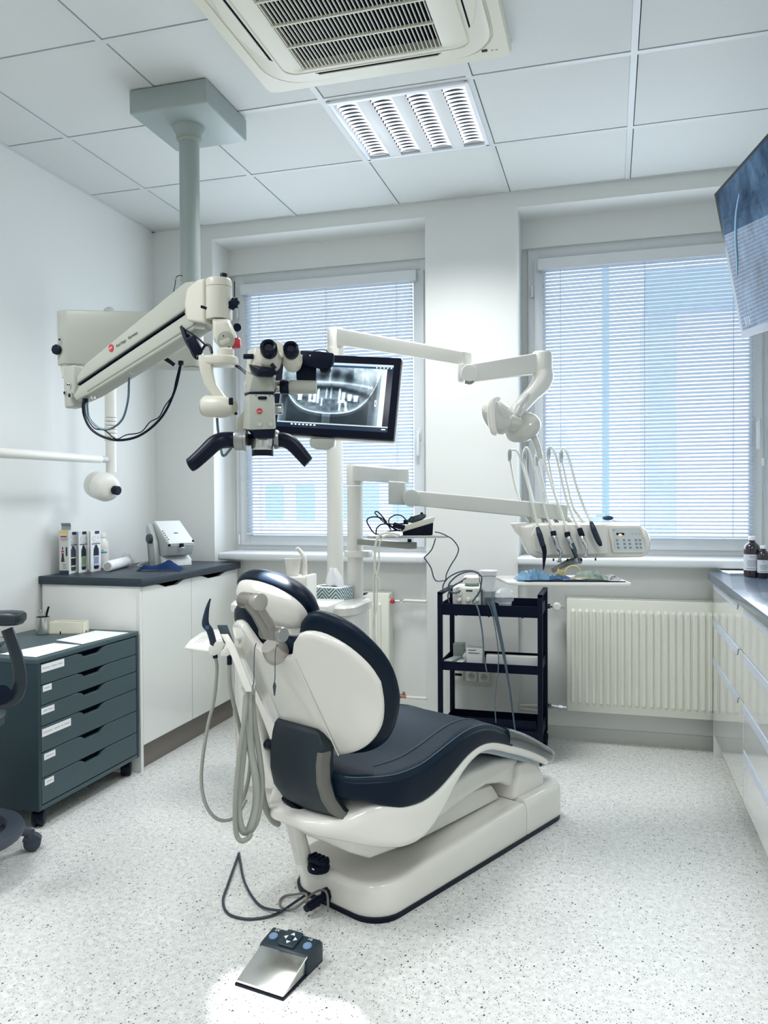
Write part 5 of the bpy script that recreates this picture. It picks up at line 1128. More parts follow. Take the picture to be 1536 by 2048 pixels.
# ---------------------------------------------------------------- foot control on the floor
PM = thing('foot_pedal', (-0.8547,1.9716,0), 'steel-topped wedge foot pedal with round buttons on the floor behind the chair', 'foot pedal')
n_l, n_r = V((-0.9363,1.8572,0)), V((-0.793,1.8306,0)); 
pe = (n_r-n_l).normalized(); wp = (n_r-n_l).length
f_r = V((-0.741,2.015,0)); pf = V((-pe.y, pe.x, 0)); Lp = (f_r-n_r).dot(pf)
def pp(x, y, z): return n_l+pe*x+pf*y+Z_*z
zf = .042
part('pedal_base', B().loft([[pp(x, y, z) for x, y in ((-.002, -.002), (wp+.002, -.002), (wp+.002, Lp), (-.002, Lp))] for z in (.0, .006)]), BLACK, PM)
y1_ = Lp*.60
part('steel_plate', B().poly([pp(0, 0, .006), pp(wp, 0, .006), pp(wp, y1_, .006), pp(0, y1_, .006), pp(0, 0, .012), pp(wp, 0, .012), pp(wp, y1_, zf+.008), pp(0, y1_, zf+.008)], [(0, 1, 2, 3), (4, 5, 6, 7), (0, 1, 5, 4), (1, 2, 6, 5), (2, 3, 7, 6), (3, 0, 4, 7)], .002, 2), STEEL, PM)
part('plate_edge', B().tube([pp(wp, 0, .012), pp(wp, y1_, zf+.008)], .0016, 6, 1).tube([pp(0, 0, .012), pp(wp, 0, .012)], .0016, 6, 1), PAPER, PM)
housing = [(y1_-.006, .004), (Lp, .004), (Lp, .052), (Lp-.014, .066), (y1_+.004, .054), (y1_-.006, .048)]
part('button_housing', B().prism([(p[0], p[1]) for p in housing], n_l-pe*.005, pf, Z_, wp+.010, bev=.005, seg=2, ez=pe), M('slate_plastic', (30, 48, 58), .4), PM)
tn = V((0, 0, 1))*(Lp-.014-(y1_+.004))-pf*.012; tn.normalize(); td = pe.cross(tn)*-1
def tp(x, q, d=0): y = y1_+.004+(Lp-.018-y1_)*q; return pp(x, y, .054+.012*q)+tn*d
BB = M('button_blue', (122, 150, 184), .3)
for x in (wp*.13, wp*.88): part('round_button', B().lathe(tp(x, .45), tn, [(.0125, -.002), (.0125, .003), (.009, .006)], 20), BB, PM)
tdir = (tp(0, 1)-tp(0, 0)).normalized()
part('rocker', B().prism(rrect(.052, .058, .006, 4), tp(wp*.5, .52, .0), pe, tdir, .007, bev=.002, ez=tn), M('slate_plastic2', (36, 54, 64), .4), PM)
part('rocker_centre', B().prism(rrect(.016, .015, .004, 4), tp(wp*.5, .52, .007), pe, tdir, .0025, bev=.001, ez=tn), M('slate_plastic', (30, 48, 58), .4), PM)
for a in range(4):
    d0 = pe*math.cos(math.pi/2*a)+tdir*math.sin(math.pi/2*a); d1 = pe*math.cos(math.pi/2*a+1.5708)+tdir*math.sin(math.pi/2*a+1.5708)
    part('arrow_mark', B().prism([(.011, -.007), (.021, 0), (.011, .007)], tp(wp*.5, .52, .0071), d0, d1, .0006, ez=tn), PAPER, PM)
lettering('SX', tp(wp*.07, .76, .0015), pe, tdir, .013, PAPER, PM)
lettering('>0', tp(wp*.80, .76, .0015), pe, tdir, .013, PAPER, PM)
CB_ = M('cable_slate', (48, 60, 70), .4); CG_ = M('cable_taupe', (120, 116, 112), .4)
z_ = .006
def fl(*a): return a
part('cable', B().tube([V(p)+Z_*q for p, q in zip(((-0.9519,2.1983,0), (-1.0425,2.2343,0), (-1.1509,2.3531,0), (-1.2391,2.4959,0), (-1.2651,2.5409,0), (-1.2544,2.5036,0), (-1.1985,2.3227,0), (-1.1675,2.2316,0), (-1.1176,2.1677,0), (-1.0537,2.1526,0), (-0.9994,2.1764,0), (-0.9673,2.215,0), (-0.9414,2.2714,0), (-0.9174,2.3162,0)), (.02, .006, .006, .008, .01, .008, .006, .005, .005, .005, .005, .006, .012, .02))], .0042, 8), CB_, PM)
cs = V(ch(*(0.0428,-0.06,-0.0017)))
part('cable', B().tube([V(p)+Z_*q for p, q in zip(((-0.8802,2.2091,0), (-0.8944,2.2533,0), (-0.9212,2.2959,0), (-0.9572,2.3183,0), (-0.989,2.3128,0), (-0.9961,2.2817,0), (-0.9746,2.2436,0), (-0.935,2.236,0), (-0.9099,2.2675,0), (-0.8888,2.2984,0), (-0.8574,2.2944,0), (-0.8257,2.2479,0), (-0.7992,2.1794,0)), (.05, .045, .03, .012, .006, .006, .006, .008, .02, .035, .05, .06, .05))], .0036, 8), CG_, PM)
# black plug entering the base end
e0 = ch(-.012, (0.0772,-0.1,-0.0197)[1], .062)
pl0 = V((-0.8803,2.2097,0.03)); 
e0 = V((-0.8475,2.2993,0.0334))
part('cable_plug', B().tube([pl0, pl0.lerp(e0, .5)+Z_*.004, e0], [.011, .013, .009], 10, 2), BLACK, PM)
part('plug_body', B().cbox(pl0.lerp(e0, .35), (.05, .022, .022), rotz(math.atan2((e0-pl0).y, (e0-pl0).x)), .004), BLACK, PM)
part('plug_flange', B().lathe(e0, -CA, [(.020, -.004), (.020, .006), (.015, .010)], 8, 1.0, 1.25), BLACK, PM)

# ---------------------------------------------------------------- dental unit: cabinet, poles, light, monitor, instrument head, tray
DU = thing('dental_unit', (-1.0035,3.0154,0.83), 'white dental unit with cabinet, two poles, operating light arm and instrument head', 'dental unit')
DU.location.z = 0
fr_ = V((-0.9976,3.0169,0.83)); br_ = V((-0.998,3.3334,0.83)); vx = (br_-fr_); sideL = vx.length; vx.normalize(); ux_ = V((vx.y, -vx.x, 0))
if ux_.x < 0: ux_ = -ux_
UW = .56
def up_(x, y, z): return V((fr_.x, fr_.y, 0))-ux_*(UW-x)+vx*y+Z_*z
Ld = max(.34, sideL)
def uring(z, g=0): return [up_(p[0], p[1], z) for p in rrect(UW+2*g, Ld+2*g, .07, 6, UW/2, Ld/2)]
part('cabinet_body', B().loft([uring(.0, -.03), uring(.05, -.028), uring(.06, -.012), uring(.785, -.010)]), WHITE, DU)
part('cabinet_top', B().loft([uring(.787, -.004), uring(.792, 0), uring(.820, 0), uring(.830, -.008), uring(.831, -.02)]), WHITE, DU)
# small projecting box on the cabinet front (right of the headrest)
q0, q1 = V((-1.1669,2.95,0.7814)), V((-1.0822,2.95,0.7766))
part('front_box', B().box((q0.x-.12, 2.93, (-1.079,2.93,0.7757)[2]), ((-1.0706,2.93,0.7879)[0], 3.15, (-1.0786,2.93,0.8428)[2]), .006, 3), WPL, DU)
# cuspidor block: upright with the bowl
bx0, bx1 = (-1.2868,3,0.8516)[0], (-1.1752,3,0.8549)[0]; bz1 = (-1.1897,3,0.952)[2]; bz0 = (-1.1906,3,0.824)[2]
part('cup_shelf', B().box((bx0, 2.98, (-1.2471,2.98,0.9121)[2]), (bx1-.004, 3.095, bz1-.003), .006), WPL, DU)
part('spittoon_post', B().box(((-1.1974,2.985,0.8561)[0], 2.985, bz0-.05), (bx1, 3.10, bz1+.002), .006), WPL, DU)
part('bowl', B().lathe(V((-1.2834,3.12,0.8368)), Z_, [(.02, -.06), (.06, -.04), (.085, .02), (.087, .028), (.080, .028), (.05, -.03), (.01, -.045)], 32), WHITE, DU)
part('water_spout', B().tube([(-1.2157,3.06,0.9458),(-1.2153,3.06,1.0017),(-1.2196,3.06,1.0285),(-1.2349,3.06,1.049),(-1.2463,3.05,1.0619)], [.012, .011, .010, .009, .007], 12), WPL, DU)
t = thing('white_cup', (-1.2567,3.03,0.9477), 'white plastic cup standing under the spout, behind the headrest', 'cup')
zc0, zc1 = (-1.2567,3.03,0.9436)[2], (-1.2561,3.03,1.0178)[2]
cc = V((-1.2544,3.03,0.9519)); zc0 += .004; b = B().lathe((cc.x, cc.y, zc0+.002), Z_, [(.024, 0), (.0335, zc1-zc0-.004), (.035, zc1-zc0), (.0325, zc1-zc0), (.022, .004)], 30); part('cup', b, M('cup_white', (226, 224, 216), .4), t)
# tissue box
T0 = V((-1.2519,3.2018,0.832)); T1 = V((-1.1012,3.1689,0.832)); T2 = V((-1.0725,3.3356,0.832)); 
TB = thing('tissue_box', (T0+T1)/2, 'tissue box with a teal and white chevron pattern on the dental unit', 'tissue box')
e1 = (T1-T0); l1 = e1.length; e1.normalize(); e2 = V((-e1.y, e1.x, 0)); l2 = .12; hT = .052
def tissue_mat():
    m = bpy.data.materials.new('chevron_print'); m.use_nodes = True; nt, p = nodes_of(m); L = nt.links.new
    tc = nt.nodes.new('ShaderNodeTexCoord'); sp_ = nt.nodes.new('ShaderNodeSeparateXYZ'); L(tc.outputs['UV'], sp_.inputs[0])
    def mth(op, a, b=None, v=None):
        n = nt.nodes.new('ShaderNodeMath'); n.operation = op
        if hasattr(a, 'links'): L(a, n.inputs[0])
        else: n.inputs[0].default_value = a
        if b is not None:
            if hasattr(b, 'links'): L(b, n.inputs[1])
            else: n.inputs[1].default_value = b
        return n.outputs[0]
    tri = mth('PINGPONG', sp_.outputs[0], .034); s_ = mth('ADD', sp_.outputs[1], mth('MULTIPLY', tri, 1.0)); fr__ = mth('FRACT', mth('MULTIPLY', s_, 62.0)); g = mth('GREATER_THAN', fr__, .48)
    mx = nt.nodes.new('ShaderNodeMix'); mx.data_type = 'RGBA'; L(g, mx.inputs[0]); mx.inputs[6].default_value = (*lin((216, 226, 224)), 1); mx.inputs[7].default_value = (*lin((78, 112, 122)), 1); L(mx.outputs[2], p.inputs['Base Color']); p.inputs['Roughness'].default_value = .6
    return m
b = B(); uvl = b.bm.loops.layers.uv.new('UVMap')
def quad(a, b_, c, d, w, h):
    vs__ = [b.bm.verts.new(q) for q in (a, b_, c, d)]; f = b.bm.faces.new(vs__)
    for lp, uv in zip(f.loops, ((0, 0), (w, 0), (w, h), (0, h))): lp[uvl].uv = uv
A, Bc, Cc, Dc = T0, T0+e1*l1, T0+e1*l1+e2*l2, T0+e2*l2
hz = Z_*hT
for a_, b2_, w_ in ((A, Bc, l1), (Bc, Cc, l2), (Cc, Dc, l1), (Dc, A, l2)): quad(a_, b2_, b2_+hz, a_+hz, w_, hT)
quad(A, Bc, Cc, Dc, l1, l2)
part('carton', b, tissue_mat(), TB, 10)
part('carton_top', B().prism([(0, 0), (l1, 0), (l1, l2), (0, l2)], A+hz, e1, e2, .001, ez=Z_), PAPER, TB)
part('opening', B().prism(rrect(.10, .03, .014, 4, l1*.45, l2*.5), A+hz+Z_*.001, e1, e2, .0006, ez=Z_), GAP, TB)
tcn = A+e1*l1*.62+e2*l2*.5+hz
rings = []
for z, wx, wy in ((0, .044, .010), (.02, .046, .012), (.045, .036, .013), (.065, .022, .011), (.078, .016, .005)):
    rings.append([tcn+e1*((wx*math.cos(a))-(.010*z/.08))+e2*(wy*math.sin(a)*(1+.4*math.sin(5*a)))+Z_*(z+.005*math.sin(3*a)) for a in [6.283*i/20 for i in range(20)]])
part('tissue', B().loft(rings), PAPER, TB, 60)
solo('black_clip', B().tube([V((-1.0611,3.3439,0.838)), V((-1.0493,3.3505,0.842)), V((-1.0574,3.4219,0.838))], [.004, .006, .004], 8), BLACK, 'small black clip on the cabinet top right of the tissue box', 'clip')
# poles
lp = V((-1.2187,3.4516,0.8209)); dp = V((-1.0806,3.3249,0.8397))
zl_top = (-1.2226,3.4692,1.9516)[2]; zd_top = (-1.0909,3.3299,1.3208)[2]; zd_hat = (-1.0909,3.3315,1.4157)[2]
part('light_pole', B().cyl((lp.x, lp.y, .8), (lp.x, lp.y, zl_top), .0375, n=32), WPL, DU)
part('pole', B().cyl((dp.x, dp.y, .8), (dp.x, dp.y, zd_top), .035, n=32), WPL, DU)
part('pole_collar', B().loft([[V((dp.x, dp.y, z))+V((p[0], p[1], 0)) for p in rrect(.120, .09, .03, 5, .018, -.01)] for z in ((-1.0805,3.3277,1.0096)[2], (-1.0805,3.3282,1.0361)[2])], bev=.003), WPL, DU)
# light arm
cap_c = V((-1.2181,3.4708,1.9747)); zca, zcb = (-1.2181,3.4722,2.0531)[2], (-1.2181,3.4698,1.9147)[2]
part('arm_cap', B().lathe((cap_c.x, cap_c.y, zcb), Z_, [(.0375, 0), (.039, .003), (.039, zca-zcb-.012), (.031, zca-zcb)], 32), WPL, DU)
def beam(nm, tl, bl, tr, br, w, mat=WPL, bev=.006):
    # box beam from left end (top/bottom points) to right end with horizontal width w
    tl, bl, tr, br = map(V, (tl, bl, tr, br)); d = (tr-tl); d.z = 0; d.normalize(); s_ = V((-d.y, d.x, 0))*w/2
    bl = V((tl.x, tl.y, bl.z)); br = V((tr.x, tr.y, br.z))
    return part(nm, B().poly([tl-s_, tr-s_, tr+s_, tl+s_, bl-s_, br-s_, br+s_, bl+s_], [(0, 1, 2, 3), (4, 5, 6, 7), (0, 1, 5, 4), (1, 2, 6, 5), (2, 3, 7, 6), (3, 0, 4, 7)], bev, 3), mat, DU)
beam('light_arm', (-1.1871,3.4601,2.0464), (-1.1872,3.4588,1.9684), (-0.537,3.1012,1.8392), (-0.537,3.1003,1.7861), .055)
hc = V((-0.5484,3.0966,1.7586)); part('elbow', B().lathe((hc.x, hc.y, (-0.5484,3.096,1.7232)[2]), Z_, [(.026, 0), (.031, .004), (.031, .062), (.029, .066)], 28), WPL, DU)
beam('light_arm', (-0.5449,3.0772,1.7828), (-0.5449,3.0761,1.7163), (-0.268,3.2195,1.8411), (-0.268,3.2181,1.7595), .05)
part('elbow_end', B().cyl(V((-0.5299,3.0809,1.7495))-fr*.028, V((-0.5299,3.0809,1.7495))+fr*.028, .033, n=28, bev=.004), WPL, DU)
part('rest_pad', B().tube([(-0.5414,3.0563,1.7153),(-0.5227,3.0615,1.7113),(-0.5097,3.0654,1.719)], .006, 8), M('pad_grey', (130, 136, 134), .4), DU)
ec = V((-0.2603,3.2211,1.8033)); zz0, zz1 = (-0.2603,3.2203,1.7574)[2], (-0.2603,3.2218,1.8451)[2]
part('light_knuckle', B().lathe((ec.x, ec.y, zz0), Z_, [(.041, 0), (.041, zz1-zz0-.010), (.034, zz1-zz0)], 32), WPL, DU)
part('light_bend', B().tube([(-0.2565,3.2215,1.7654),(-0.2557,3.2109,1.7399),(-0.2663,3.197,1.7108),(-0.2911,3.1686,1.6766),(-0.3194,3.1391,1.6408),(-0.3472,3.1098,1.6017),(-0.3573,3.0961,1.5774)], [.040, .041, .039, .031, .030, .030, .028], 20), WPL, DU)
part('light_wrap', B().tube([(-0.3071,3.1326,1.6649),(-0.3338,3.0931,1.6225),(-0.3538,3.0658,1.5705)], [.012, .018, .010], 12), M('wrap_clear', (206, 208, 204), .12, coat=.8), DU)
# lamp head: two lobed shields and a handle
la = V((-0.3808,3.0373,1.5705)); hdir = (V((0, 0, 0))*0+fr*.62-Z_*.78).normalized()
WG = M('lamp_shell', (204, 205, 196), .2, coat=.6)
def lobe(nm, c, ax_, r1_, r2_, th, mat=WG):
    F = frame(ax_, (0, 0, 1)); c = V(c)
    rings = []
    for d, k in ((-th, .35), (-th*.9, .62), (-th*.6, .88), (-.2*th, 1.0), (.2*th, 1.0), (.5*th, .86), (.6*th, .6)):
        rings.append([c+F @ V((r1_*k*math.cos(a), r2_*k*math.sin(a), d)) for a in [6.283*i/28 for i in range(28)]])
    return part(nm, B().loft(rings), mat, DU, 60)
lobe('light_head', (-0.4156,3.0274,1.5745), (-.75, .35, -.35), .078, .072, .045)
lobe('light_head', (-0.3307,3.1342,1.5393), (.35, .8, -.6), .078, .066, .045)
part('light_hub', B().tube([(-0.3857,3.0461,1.5582),(-0.3624,3.0734,1.5523),(-0.336,3.112,1.5472)], [.030, .034, .030], 14), WG, DU)
part('light_handle', B().tube([(-0.4046,2.99,1.6379),(-0.417,2.9447,1.6274),(-0.4227,2.9322,1.5985),(-0.4209,2.9319,1.5523),(-0.4153,2.9433,1.5125),(-0.4105,2.9758,1.5075)], [.010, .013, .014, .014, .013, .009], 14), WHITE, DU)
part('light_handle', B().tube([(-0.2912,3.1242,1.512),(-0.28,3.127,1.4887),(-0.2689,3.1297,1.4575),(-0.2595,3.1317,1.4148)], [.013, .013, .012, .010], 12), WG, DU)
# monitor
MO = thing('xray_monitor', (-1.0633,3.0284,1.4815), 'white-framed monitor showing a panoramic dental x-ray, on the unit pole', 'monitor')
m_tr, m_br, m_tl = V((-0.7634,2.932,1.7991)), V((-0.7824,2.8798,1.484)), V((-1.2479,2.8775,1.8236))
mu = (m_tr-m_br); mh = mu.length; mu.normalize(); mr = (m_tr-m_tl); mr = mr-mu*mr.dot(mu); mw = mr.length; mr.normalize(); mn = mr.cross(mu)
if mn.y > 0: mn = -mn
M0 = m_br-mr*mw   # bottom-left
def ms(x, y, d=0): return M0+mr*x+mu*y+mn*d
part('bezel', B().prism(rrect(mw, mh, .006, 3, mw/2, mh/2), M0-mn*.030, mr, mu, .030, bev=.002, ez=mn), BLACKM, MO)
part('back_cover', B().prism(rrect(mw+.006, mh+.014, .014, 4, mw/2, mh/2+.002), M0-mn*.050, mr, mu, .024, bev=.006, ez=mn), WPL, MO)
part('neck', B().loft([[V(p)+fr*y for p in ((-1.1133,2.8688,1.4955), (-1.0205,2.8953,1.495), (-1.0242,2.8937,1.4661), (-1.0483,2.8867,1.4546), (-1.091,2.8745,1.4548), (-1.1114,2.8689,1.4665))] for y in (-.03, .09)], bev=.006), M('neck_grey', (186, 188, 180), .4), MO)
def screen_mat():
    m = bpy.data.materials.new('xray_screen'); m.use_nodes = True; nt, p = nodes_of(m); L = nt.links.new
    vc = nt.nodes.new('ShaderNodeVertexColor'); vc.layer_name = 'Col'
    p.inputs['Base Color'].default_value = (.01, .015, .02, 1); p.inputs['Roughness'].default_value = .12
    L(vc.outputs[0], p.inputs['Emission Color']); p.inputs['Emission Strength'].default_value = .8
    return m
# the picture on the screen: a panoramic radiograph computed per vertex (flat image on a flat screen)
def vnoise(x, y, s=0):
    xi, yi = math.floor(x), math.floor(y); xf, yf = x-xi, y-yi
    def h(a, b_): return (math.sin(a*127.1+b_*311.7+s*74.7)*43758.5453) % 1
    u, v = xf*xf*(3-2*xf), yf*yf*(3-2*yf)
    return (h(xi, yi)*(1-u)+h(xi+1, yi)*u)*(1-v)+(h(xi, yi+1)*(1-u)+h(xi+1, yi+1)*u)*v
def fbm(x, y, s=0): return .5*vnoise(x, y, s)+.25*vnoise(2*x, 2*y, s)+.15*vnoise(4*x, 4*y, s)+.1*vnoise(8*x, 8*y, s)
g1 = lambda x, c, w: math.exp(-((x-c)/w)**2)
def xray(x, y):   # x,y in 0..1, y up
    X = (x-.48)*2; v = .62+.40*(fbm(x*9, y*7, 1)-.5)
    v += .30*g1(y, 1.0, .2)*(abs(X) > .45)*fbm(x*12, y*5, 5)
    jaw = .16+.22*X*X+.55*abs(X)**5       # lower border of the mandible
    if y < jaw: v = .34+.14*fbm(x*5, y*5, 2)-.10*(y < jaw-.05)*(abs(X) < .8)+.20*(abs(X) < .08)+.3*max(0, abs(X)-.75)
    v += .42*g1(y, jaw+.012, .012)*(abs(X) < .92)
    body = jaw+.06 < y < jaw+.26
    if body and abs(X) < .75: v = .56+.34*(fbm(x*26, y*16, 3)-.5)
    v += .26*g1(y, .73-.10*X*X, .018)*(abs(X) < .85)           # palate line
    v -= .34*g1(y, .63-.22*X*X, .045)*(abs(X) < .85)*(.6+.8*fbm(x*7, y*9, 6))
    v -= .38*g1(X, -.14, .09)*g1(y, .86, .09)+.38*g1(X, .12, .09)*g1(y, .87, .09)+.30*g1(X, -.33, .08)*g1(y, .80, .10)+.30*g1(X, .38, .09)*g1(y, .82, .10)
    v += .22*g1(X, 0, .016)*(y > .72)-.10*g1(X, 0, .11)*(y < .62)
    # gap band between the arches, then teeth
    occ = .42+.06*X*X
    if abs(X) < .62: v -= .22*g1(y, occ-.02, .05)*(abs(X) > .28)
    for c, w, ya, yb, br in ((-.56, .045, .38, .50, .62), (-.36, .030, .36, .54, .55), (-.27, .030, .35, .53, .55), (-.20, .022, .34, .60, .45), (-.12, .018, .30, .44, .34), (-.04, .018, .44, .62, .30), (.05, .018, .44, .63, .30), (.22, .022, .36, .62, .5), (.30, .030, .38, .56, .55), (.42, .042, .41, .53, .55), (.54, .045, .40, .51, .62), (.24, .018, .22, .42, .55), (.36, .020, .22, .40, .40), (.30, .04, .37, .43, .55), (-.3, .06, .36, .40, .3)):
        if ya < y < yb: v += br*math.exp(-((X-c)/w)**4)
    if .20 < y < .40: v += .5*g1(X, .33+(.38-y)*.45, .012)
    v -= .25*g1(X, -.88, .05)*g1(y, .55, .25)+.25*g1(X, .90, .04)*g1(y, .55, .25)
    v += .16*g1(abs(X), .97, .05)
    for k in range(3): v += .10*g1(X+.1*math.sin(y*6+k), .55+.13*k, .012)*(y > .62)
    if .915 < X < .955 and .33 < y < .45 and not (.925 < X < .945 and .36 < y < .42): v = .98
    v = max(.03, min(1, v)); v = v*v*(3-2*v)
    if abs(X) > 1.0: v = .95
    return (v**1.35*.90, v**1.18*.97, v**1.08*1.0)
NX, NY = 236, 128
sx0, sx1, sy0, sy1 = mw*.055, mw*.945, mh*.085, mh*.905
b = B(); cl = b.bm.loops.layers.color.new('Col'); grid = [[b.bm.verts.new(ms(sx0+(sx1-sx0)*i/NX, sy0+(sy1-sy0)*j/NY, .0006)) for j in range(NY+1)] for i in range(NX+1)]
def scr(i, j):
    x, y = i/NX, j/NY
    if y > .935: return (.80, .86, .90) if y > .965 else (.10, .26, .38)
    if y < .085: return (.03, .13, .22) if y < .07 else (.85, .9, .92)
    if x > .945: return (.02, .05, .10) if x < .985 else (.02, .07, .22)
    if x > .93: return (.95, .97, .97)
    return xray(x/.92, (y-.09)/.84)
cols = [[scr(i, j) for j in range(NY+1)] for i in range(NX+1)]
for i in range(NX):
    for j in range(NY):
        f = b.bm.faces.new((grid[i][j], grid[i+1][j], grid[i+1][j+1], grid[i][j+1]))
        for lp_, (a_, c_) in zip(f.loops, ((i, j), (i+1, j), (i+1, j+1), (i, j+1))):
            r_ = cols[a_][c_]; lp_[cl] = (r_[0], r_[1], r_[2], 1)
part('screen', b, screen_mat(), MO, 10)
ICO = M('screen_icon', (210, 225, 235), .5, emit=(210, 225, 235), es=.8)
b = B()
for k in range(7): b.prism(rrect(.008, .005, .001, 1), ms(sx0+.06+.015*k, sy0+.012, .001), mr, mu, .0003, ez=mn)
for k in range(5): b.prism(rrect(.005, .005, .001, 1), ms(sx1-.008-.014*k, sy1-.013, .001), mr, mu, .0003, ez=mn)
b.prism(rrect(.016, .004, .001, 1), ms(sx1-.016, sy0+.010, .001), mr, mu, .0003, ez=mn)
part('screen_icon', b, ICO, MO)
# instrument arm
cap = part('arm_cap', B().lathe((dp.x, dp.y, zd_top+.002), Z_, [(.036, 0), (.036, zd_hat-zd_top-.012), (.032, zd_hat-zd_top-.003)], 32), WPL, DU)
WRAP = M('film_wrap', (214, 216, 212), .12, coat=.7, bump=.5, bscale=30)
a_l, a_r = V((-1.0098,3.084,1.4022)), V((-0.7933,3.0622,1.3857))
beam('link_arm', (-1.0635,3.3184,1.4125), (-1.0636,3.3173,1.3423), (-0.7883,3.0428,1.3829), (-0.7883,3.0419,1.3255), .06, WRAP)
beam('link_drop', (-0.8443,3.0364,1.3339), (-0.8443,3.0349,1.2406), (-0.7769,3.0452,1.3294), (-0.7769,3.0437,1.2383), .055, M('arm_grey', (196, 200, 196), .35))
part('link_pivot', B().cyl(V((-0.753,3.0301,1.2659))-fr*.030, V((-0.753,3.0301,1.2659))+fr*.030, .034, n=32, bev=.004), M('arm_grey', (196, 200, 196), .35), DU)
beam('spring_arm', (-0.7663,3.0269,1.2975), (-0.7663,3.0259,1.2385), (-0.1718,3.2993,1.2345), (-0.1719,3.2982,1.1695), .05, M('arm_white', (210, 212, 206), .35))
# instrument head
IH = 3.16
ir = V(rt); 

c_tl, c_tr = V((-0.3373,3.1884,1.1562)), V((0.1188,3.3184,1.1537))
ihd = (c_tr-c_tl); ihd.z = 0; ihd.normalize(); ihn = V((ihd.y, -ihd.x, 0))   # ihn towards camera
out = [V(p) for p in ((-0.3507,3.1845,1.1522), (-0.2952,3.2006,1.1659), (-0.1725,3.2355,1.1652), (0.0095,3.2874,1.1603), (0.1188,3.3184,1.1537), (0.1494,3.3267,1.1297), (0.1628,3.3298,1.0838), (0.157,3.3275,1.044), (0.1302,3.3195,1.0242), (0.0095,3.2851,1.0228), (-0.1726,3.2331,1.0218), (-0.278,3.2031,1.0224), (-0.3067,3.1952,1.0404), (-0.3297,3.1894,1.0864))]
rings = []
for d, k in ((-.012, .90), (.0, .97), (.018, 1.0), (.085, 1.0), (.11, .93)):
    cm = sum(out, V((0, 0, 0)))/len(out); rings.append([cm+(p-cm)*k-ihn*d for p in out])
part('head_shell', B().loft(rings, bev=.005, seg=2), WHITE, DU)
part('head_shoulder', B().loft([[V(p)-ihn*y for p in ((-0.368,3.1797,1.1603), (-0.3028,3.1984,1.1639), (-0.3067,3.1969,1.144), (-0.322,3.1918,1.1003), (-0.345,3.1856,1.1203))] for y in (.02, .11)], bev=.004), WPL, DU)
part('front_plate', B().loft([[V(p)+ihn*y for p in ((-0.2828,3.1936,1.1582), (-0.023,3.2676,1.1568), (-0.0078,3.2702,1.0475), (-0.0173,3.2673,1.0396), (-0.2523,3.2003,1.0369), (-0.2943,3.1886,1.057), (-0.3019,3.1875,1.1166))] for y in (.0, .012)], bev=.004), WHITE, DU)
KP = M('keypad_panel', (206, 214, 214), .3)
kp = [(0.0056,3.2652,1.1431), (0.1123,3.2956,1.1426), (0.1218,3.2968,1.0534), (0.0189,3.2675,1.056)]
part('keypad_frame', B().loft([[V(p)+ihn*y for p in ((-0.0077,3.2615,1.1531), (0.1199,3.2979,1.1524), (0.1332,3.2999,1.0454), (0.0094,3.2646,1.0461))] for y in (-.01, .003)], bev=.003), WPL, DU)
part('keypad', B().loft([[V(p)+ihn*y for p in kp] for y in (.001, .0042)]), KP, DU)
k00, k10, k01 = V(kp[0]), V(kp[1]), V(kp[3]); kx, ky = (k10-k00), (k01-k00)
def kq(x, y, d=.0045): return k00+kx*x+ky*y+ihn*d
KB = M('key_blue', (124, 146, 158), .35); KN = ihn
for r_ in range(3):
    for c_x in (.10, .37, .58, .84, 1.0):
        x = c_x*.90+.03; b = B().prism(rrect(.0092, .0072, .0015, 2), kq(x, .55+.17*r_), kx.normalized(), -ky.normalized(), .0012, ez=KN); k_ = part('key', b, KB, DU)
part('display', B().prism([(-.0155, -.0045), (.0155, -.0045), (.0155, .0045), (-.0155, .0045)], kq(.27, .27), kx.normalized(), -ky.normalized(), .0008, ez=KN), BLACK, DU)
lettering('756', kq(.19, .335, .0054), kx.normalized(), -ky.normalized(), .0092, M('led_amber', (255, 170, 90), .4, emit=(255, 190, 120), es=2.5), DU)
for x in (.70, .83, .96): part('mode_key', B().prism(rrect(.0075, .007, .0012, 2), kq(x, .27), kx.normalized(), -ky.normalized(), .0006, ez=KN), M('key_pale', (186, 194, 196), .4), DU)
part('maker_mark', B().prism([(0, 0), (.003, 0), (.003, .004), (0, .004)], kq(.03, .12), kx.normalized(), -ky.normalized(), .0004, ez=KN).prism([(0.005, .0005), (.014, .0005), (.014, .0012), (.005, .0012)], kq(.03, .11), kx.normalized(), -ky.normalized(), .0004, ez=KN), TXT, DU)
part('grip', B().tube([(0.1214,3.2878,1.1429),(0.1324,3.28,1.1117),(0.1399,3.2817,1.0861)], [.004, .007, .004], 8), WPL, DU)
for x in (1107, 1135, 1163, 1191):
    pass
b = B()
for p in ((-0.2174,3.2306,1.0133), (-0.1635,3.246,1.013), (-0.1097,3.2613,1.0127), (-0.0559,3.2767,1.0144)): b.cyl(V(p)+Z_*.008, V(p)-Z_*.002, .0032, n=10)
part('underside_stud', b, BLACK, DU)
b = B().tube([(-0.1173,3.3111,1.0088),(-0.1554,3.2794,1.0045),(-0.1942,3.268,0.9846),(-0.2253,3.2589,0.9686)], [.014, .014, .012, .010], 12); part('tray_arm', b, M('tray_arm_grey', (150, 154, 152), .35, .3), DU)
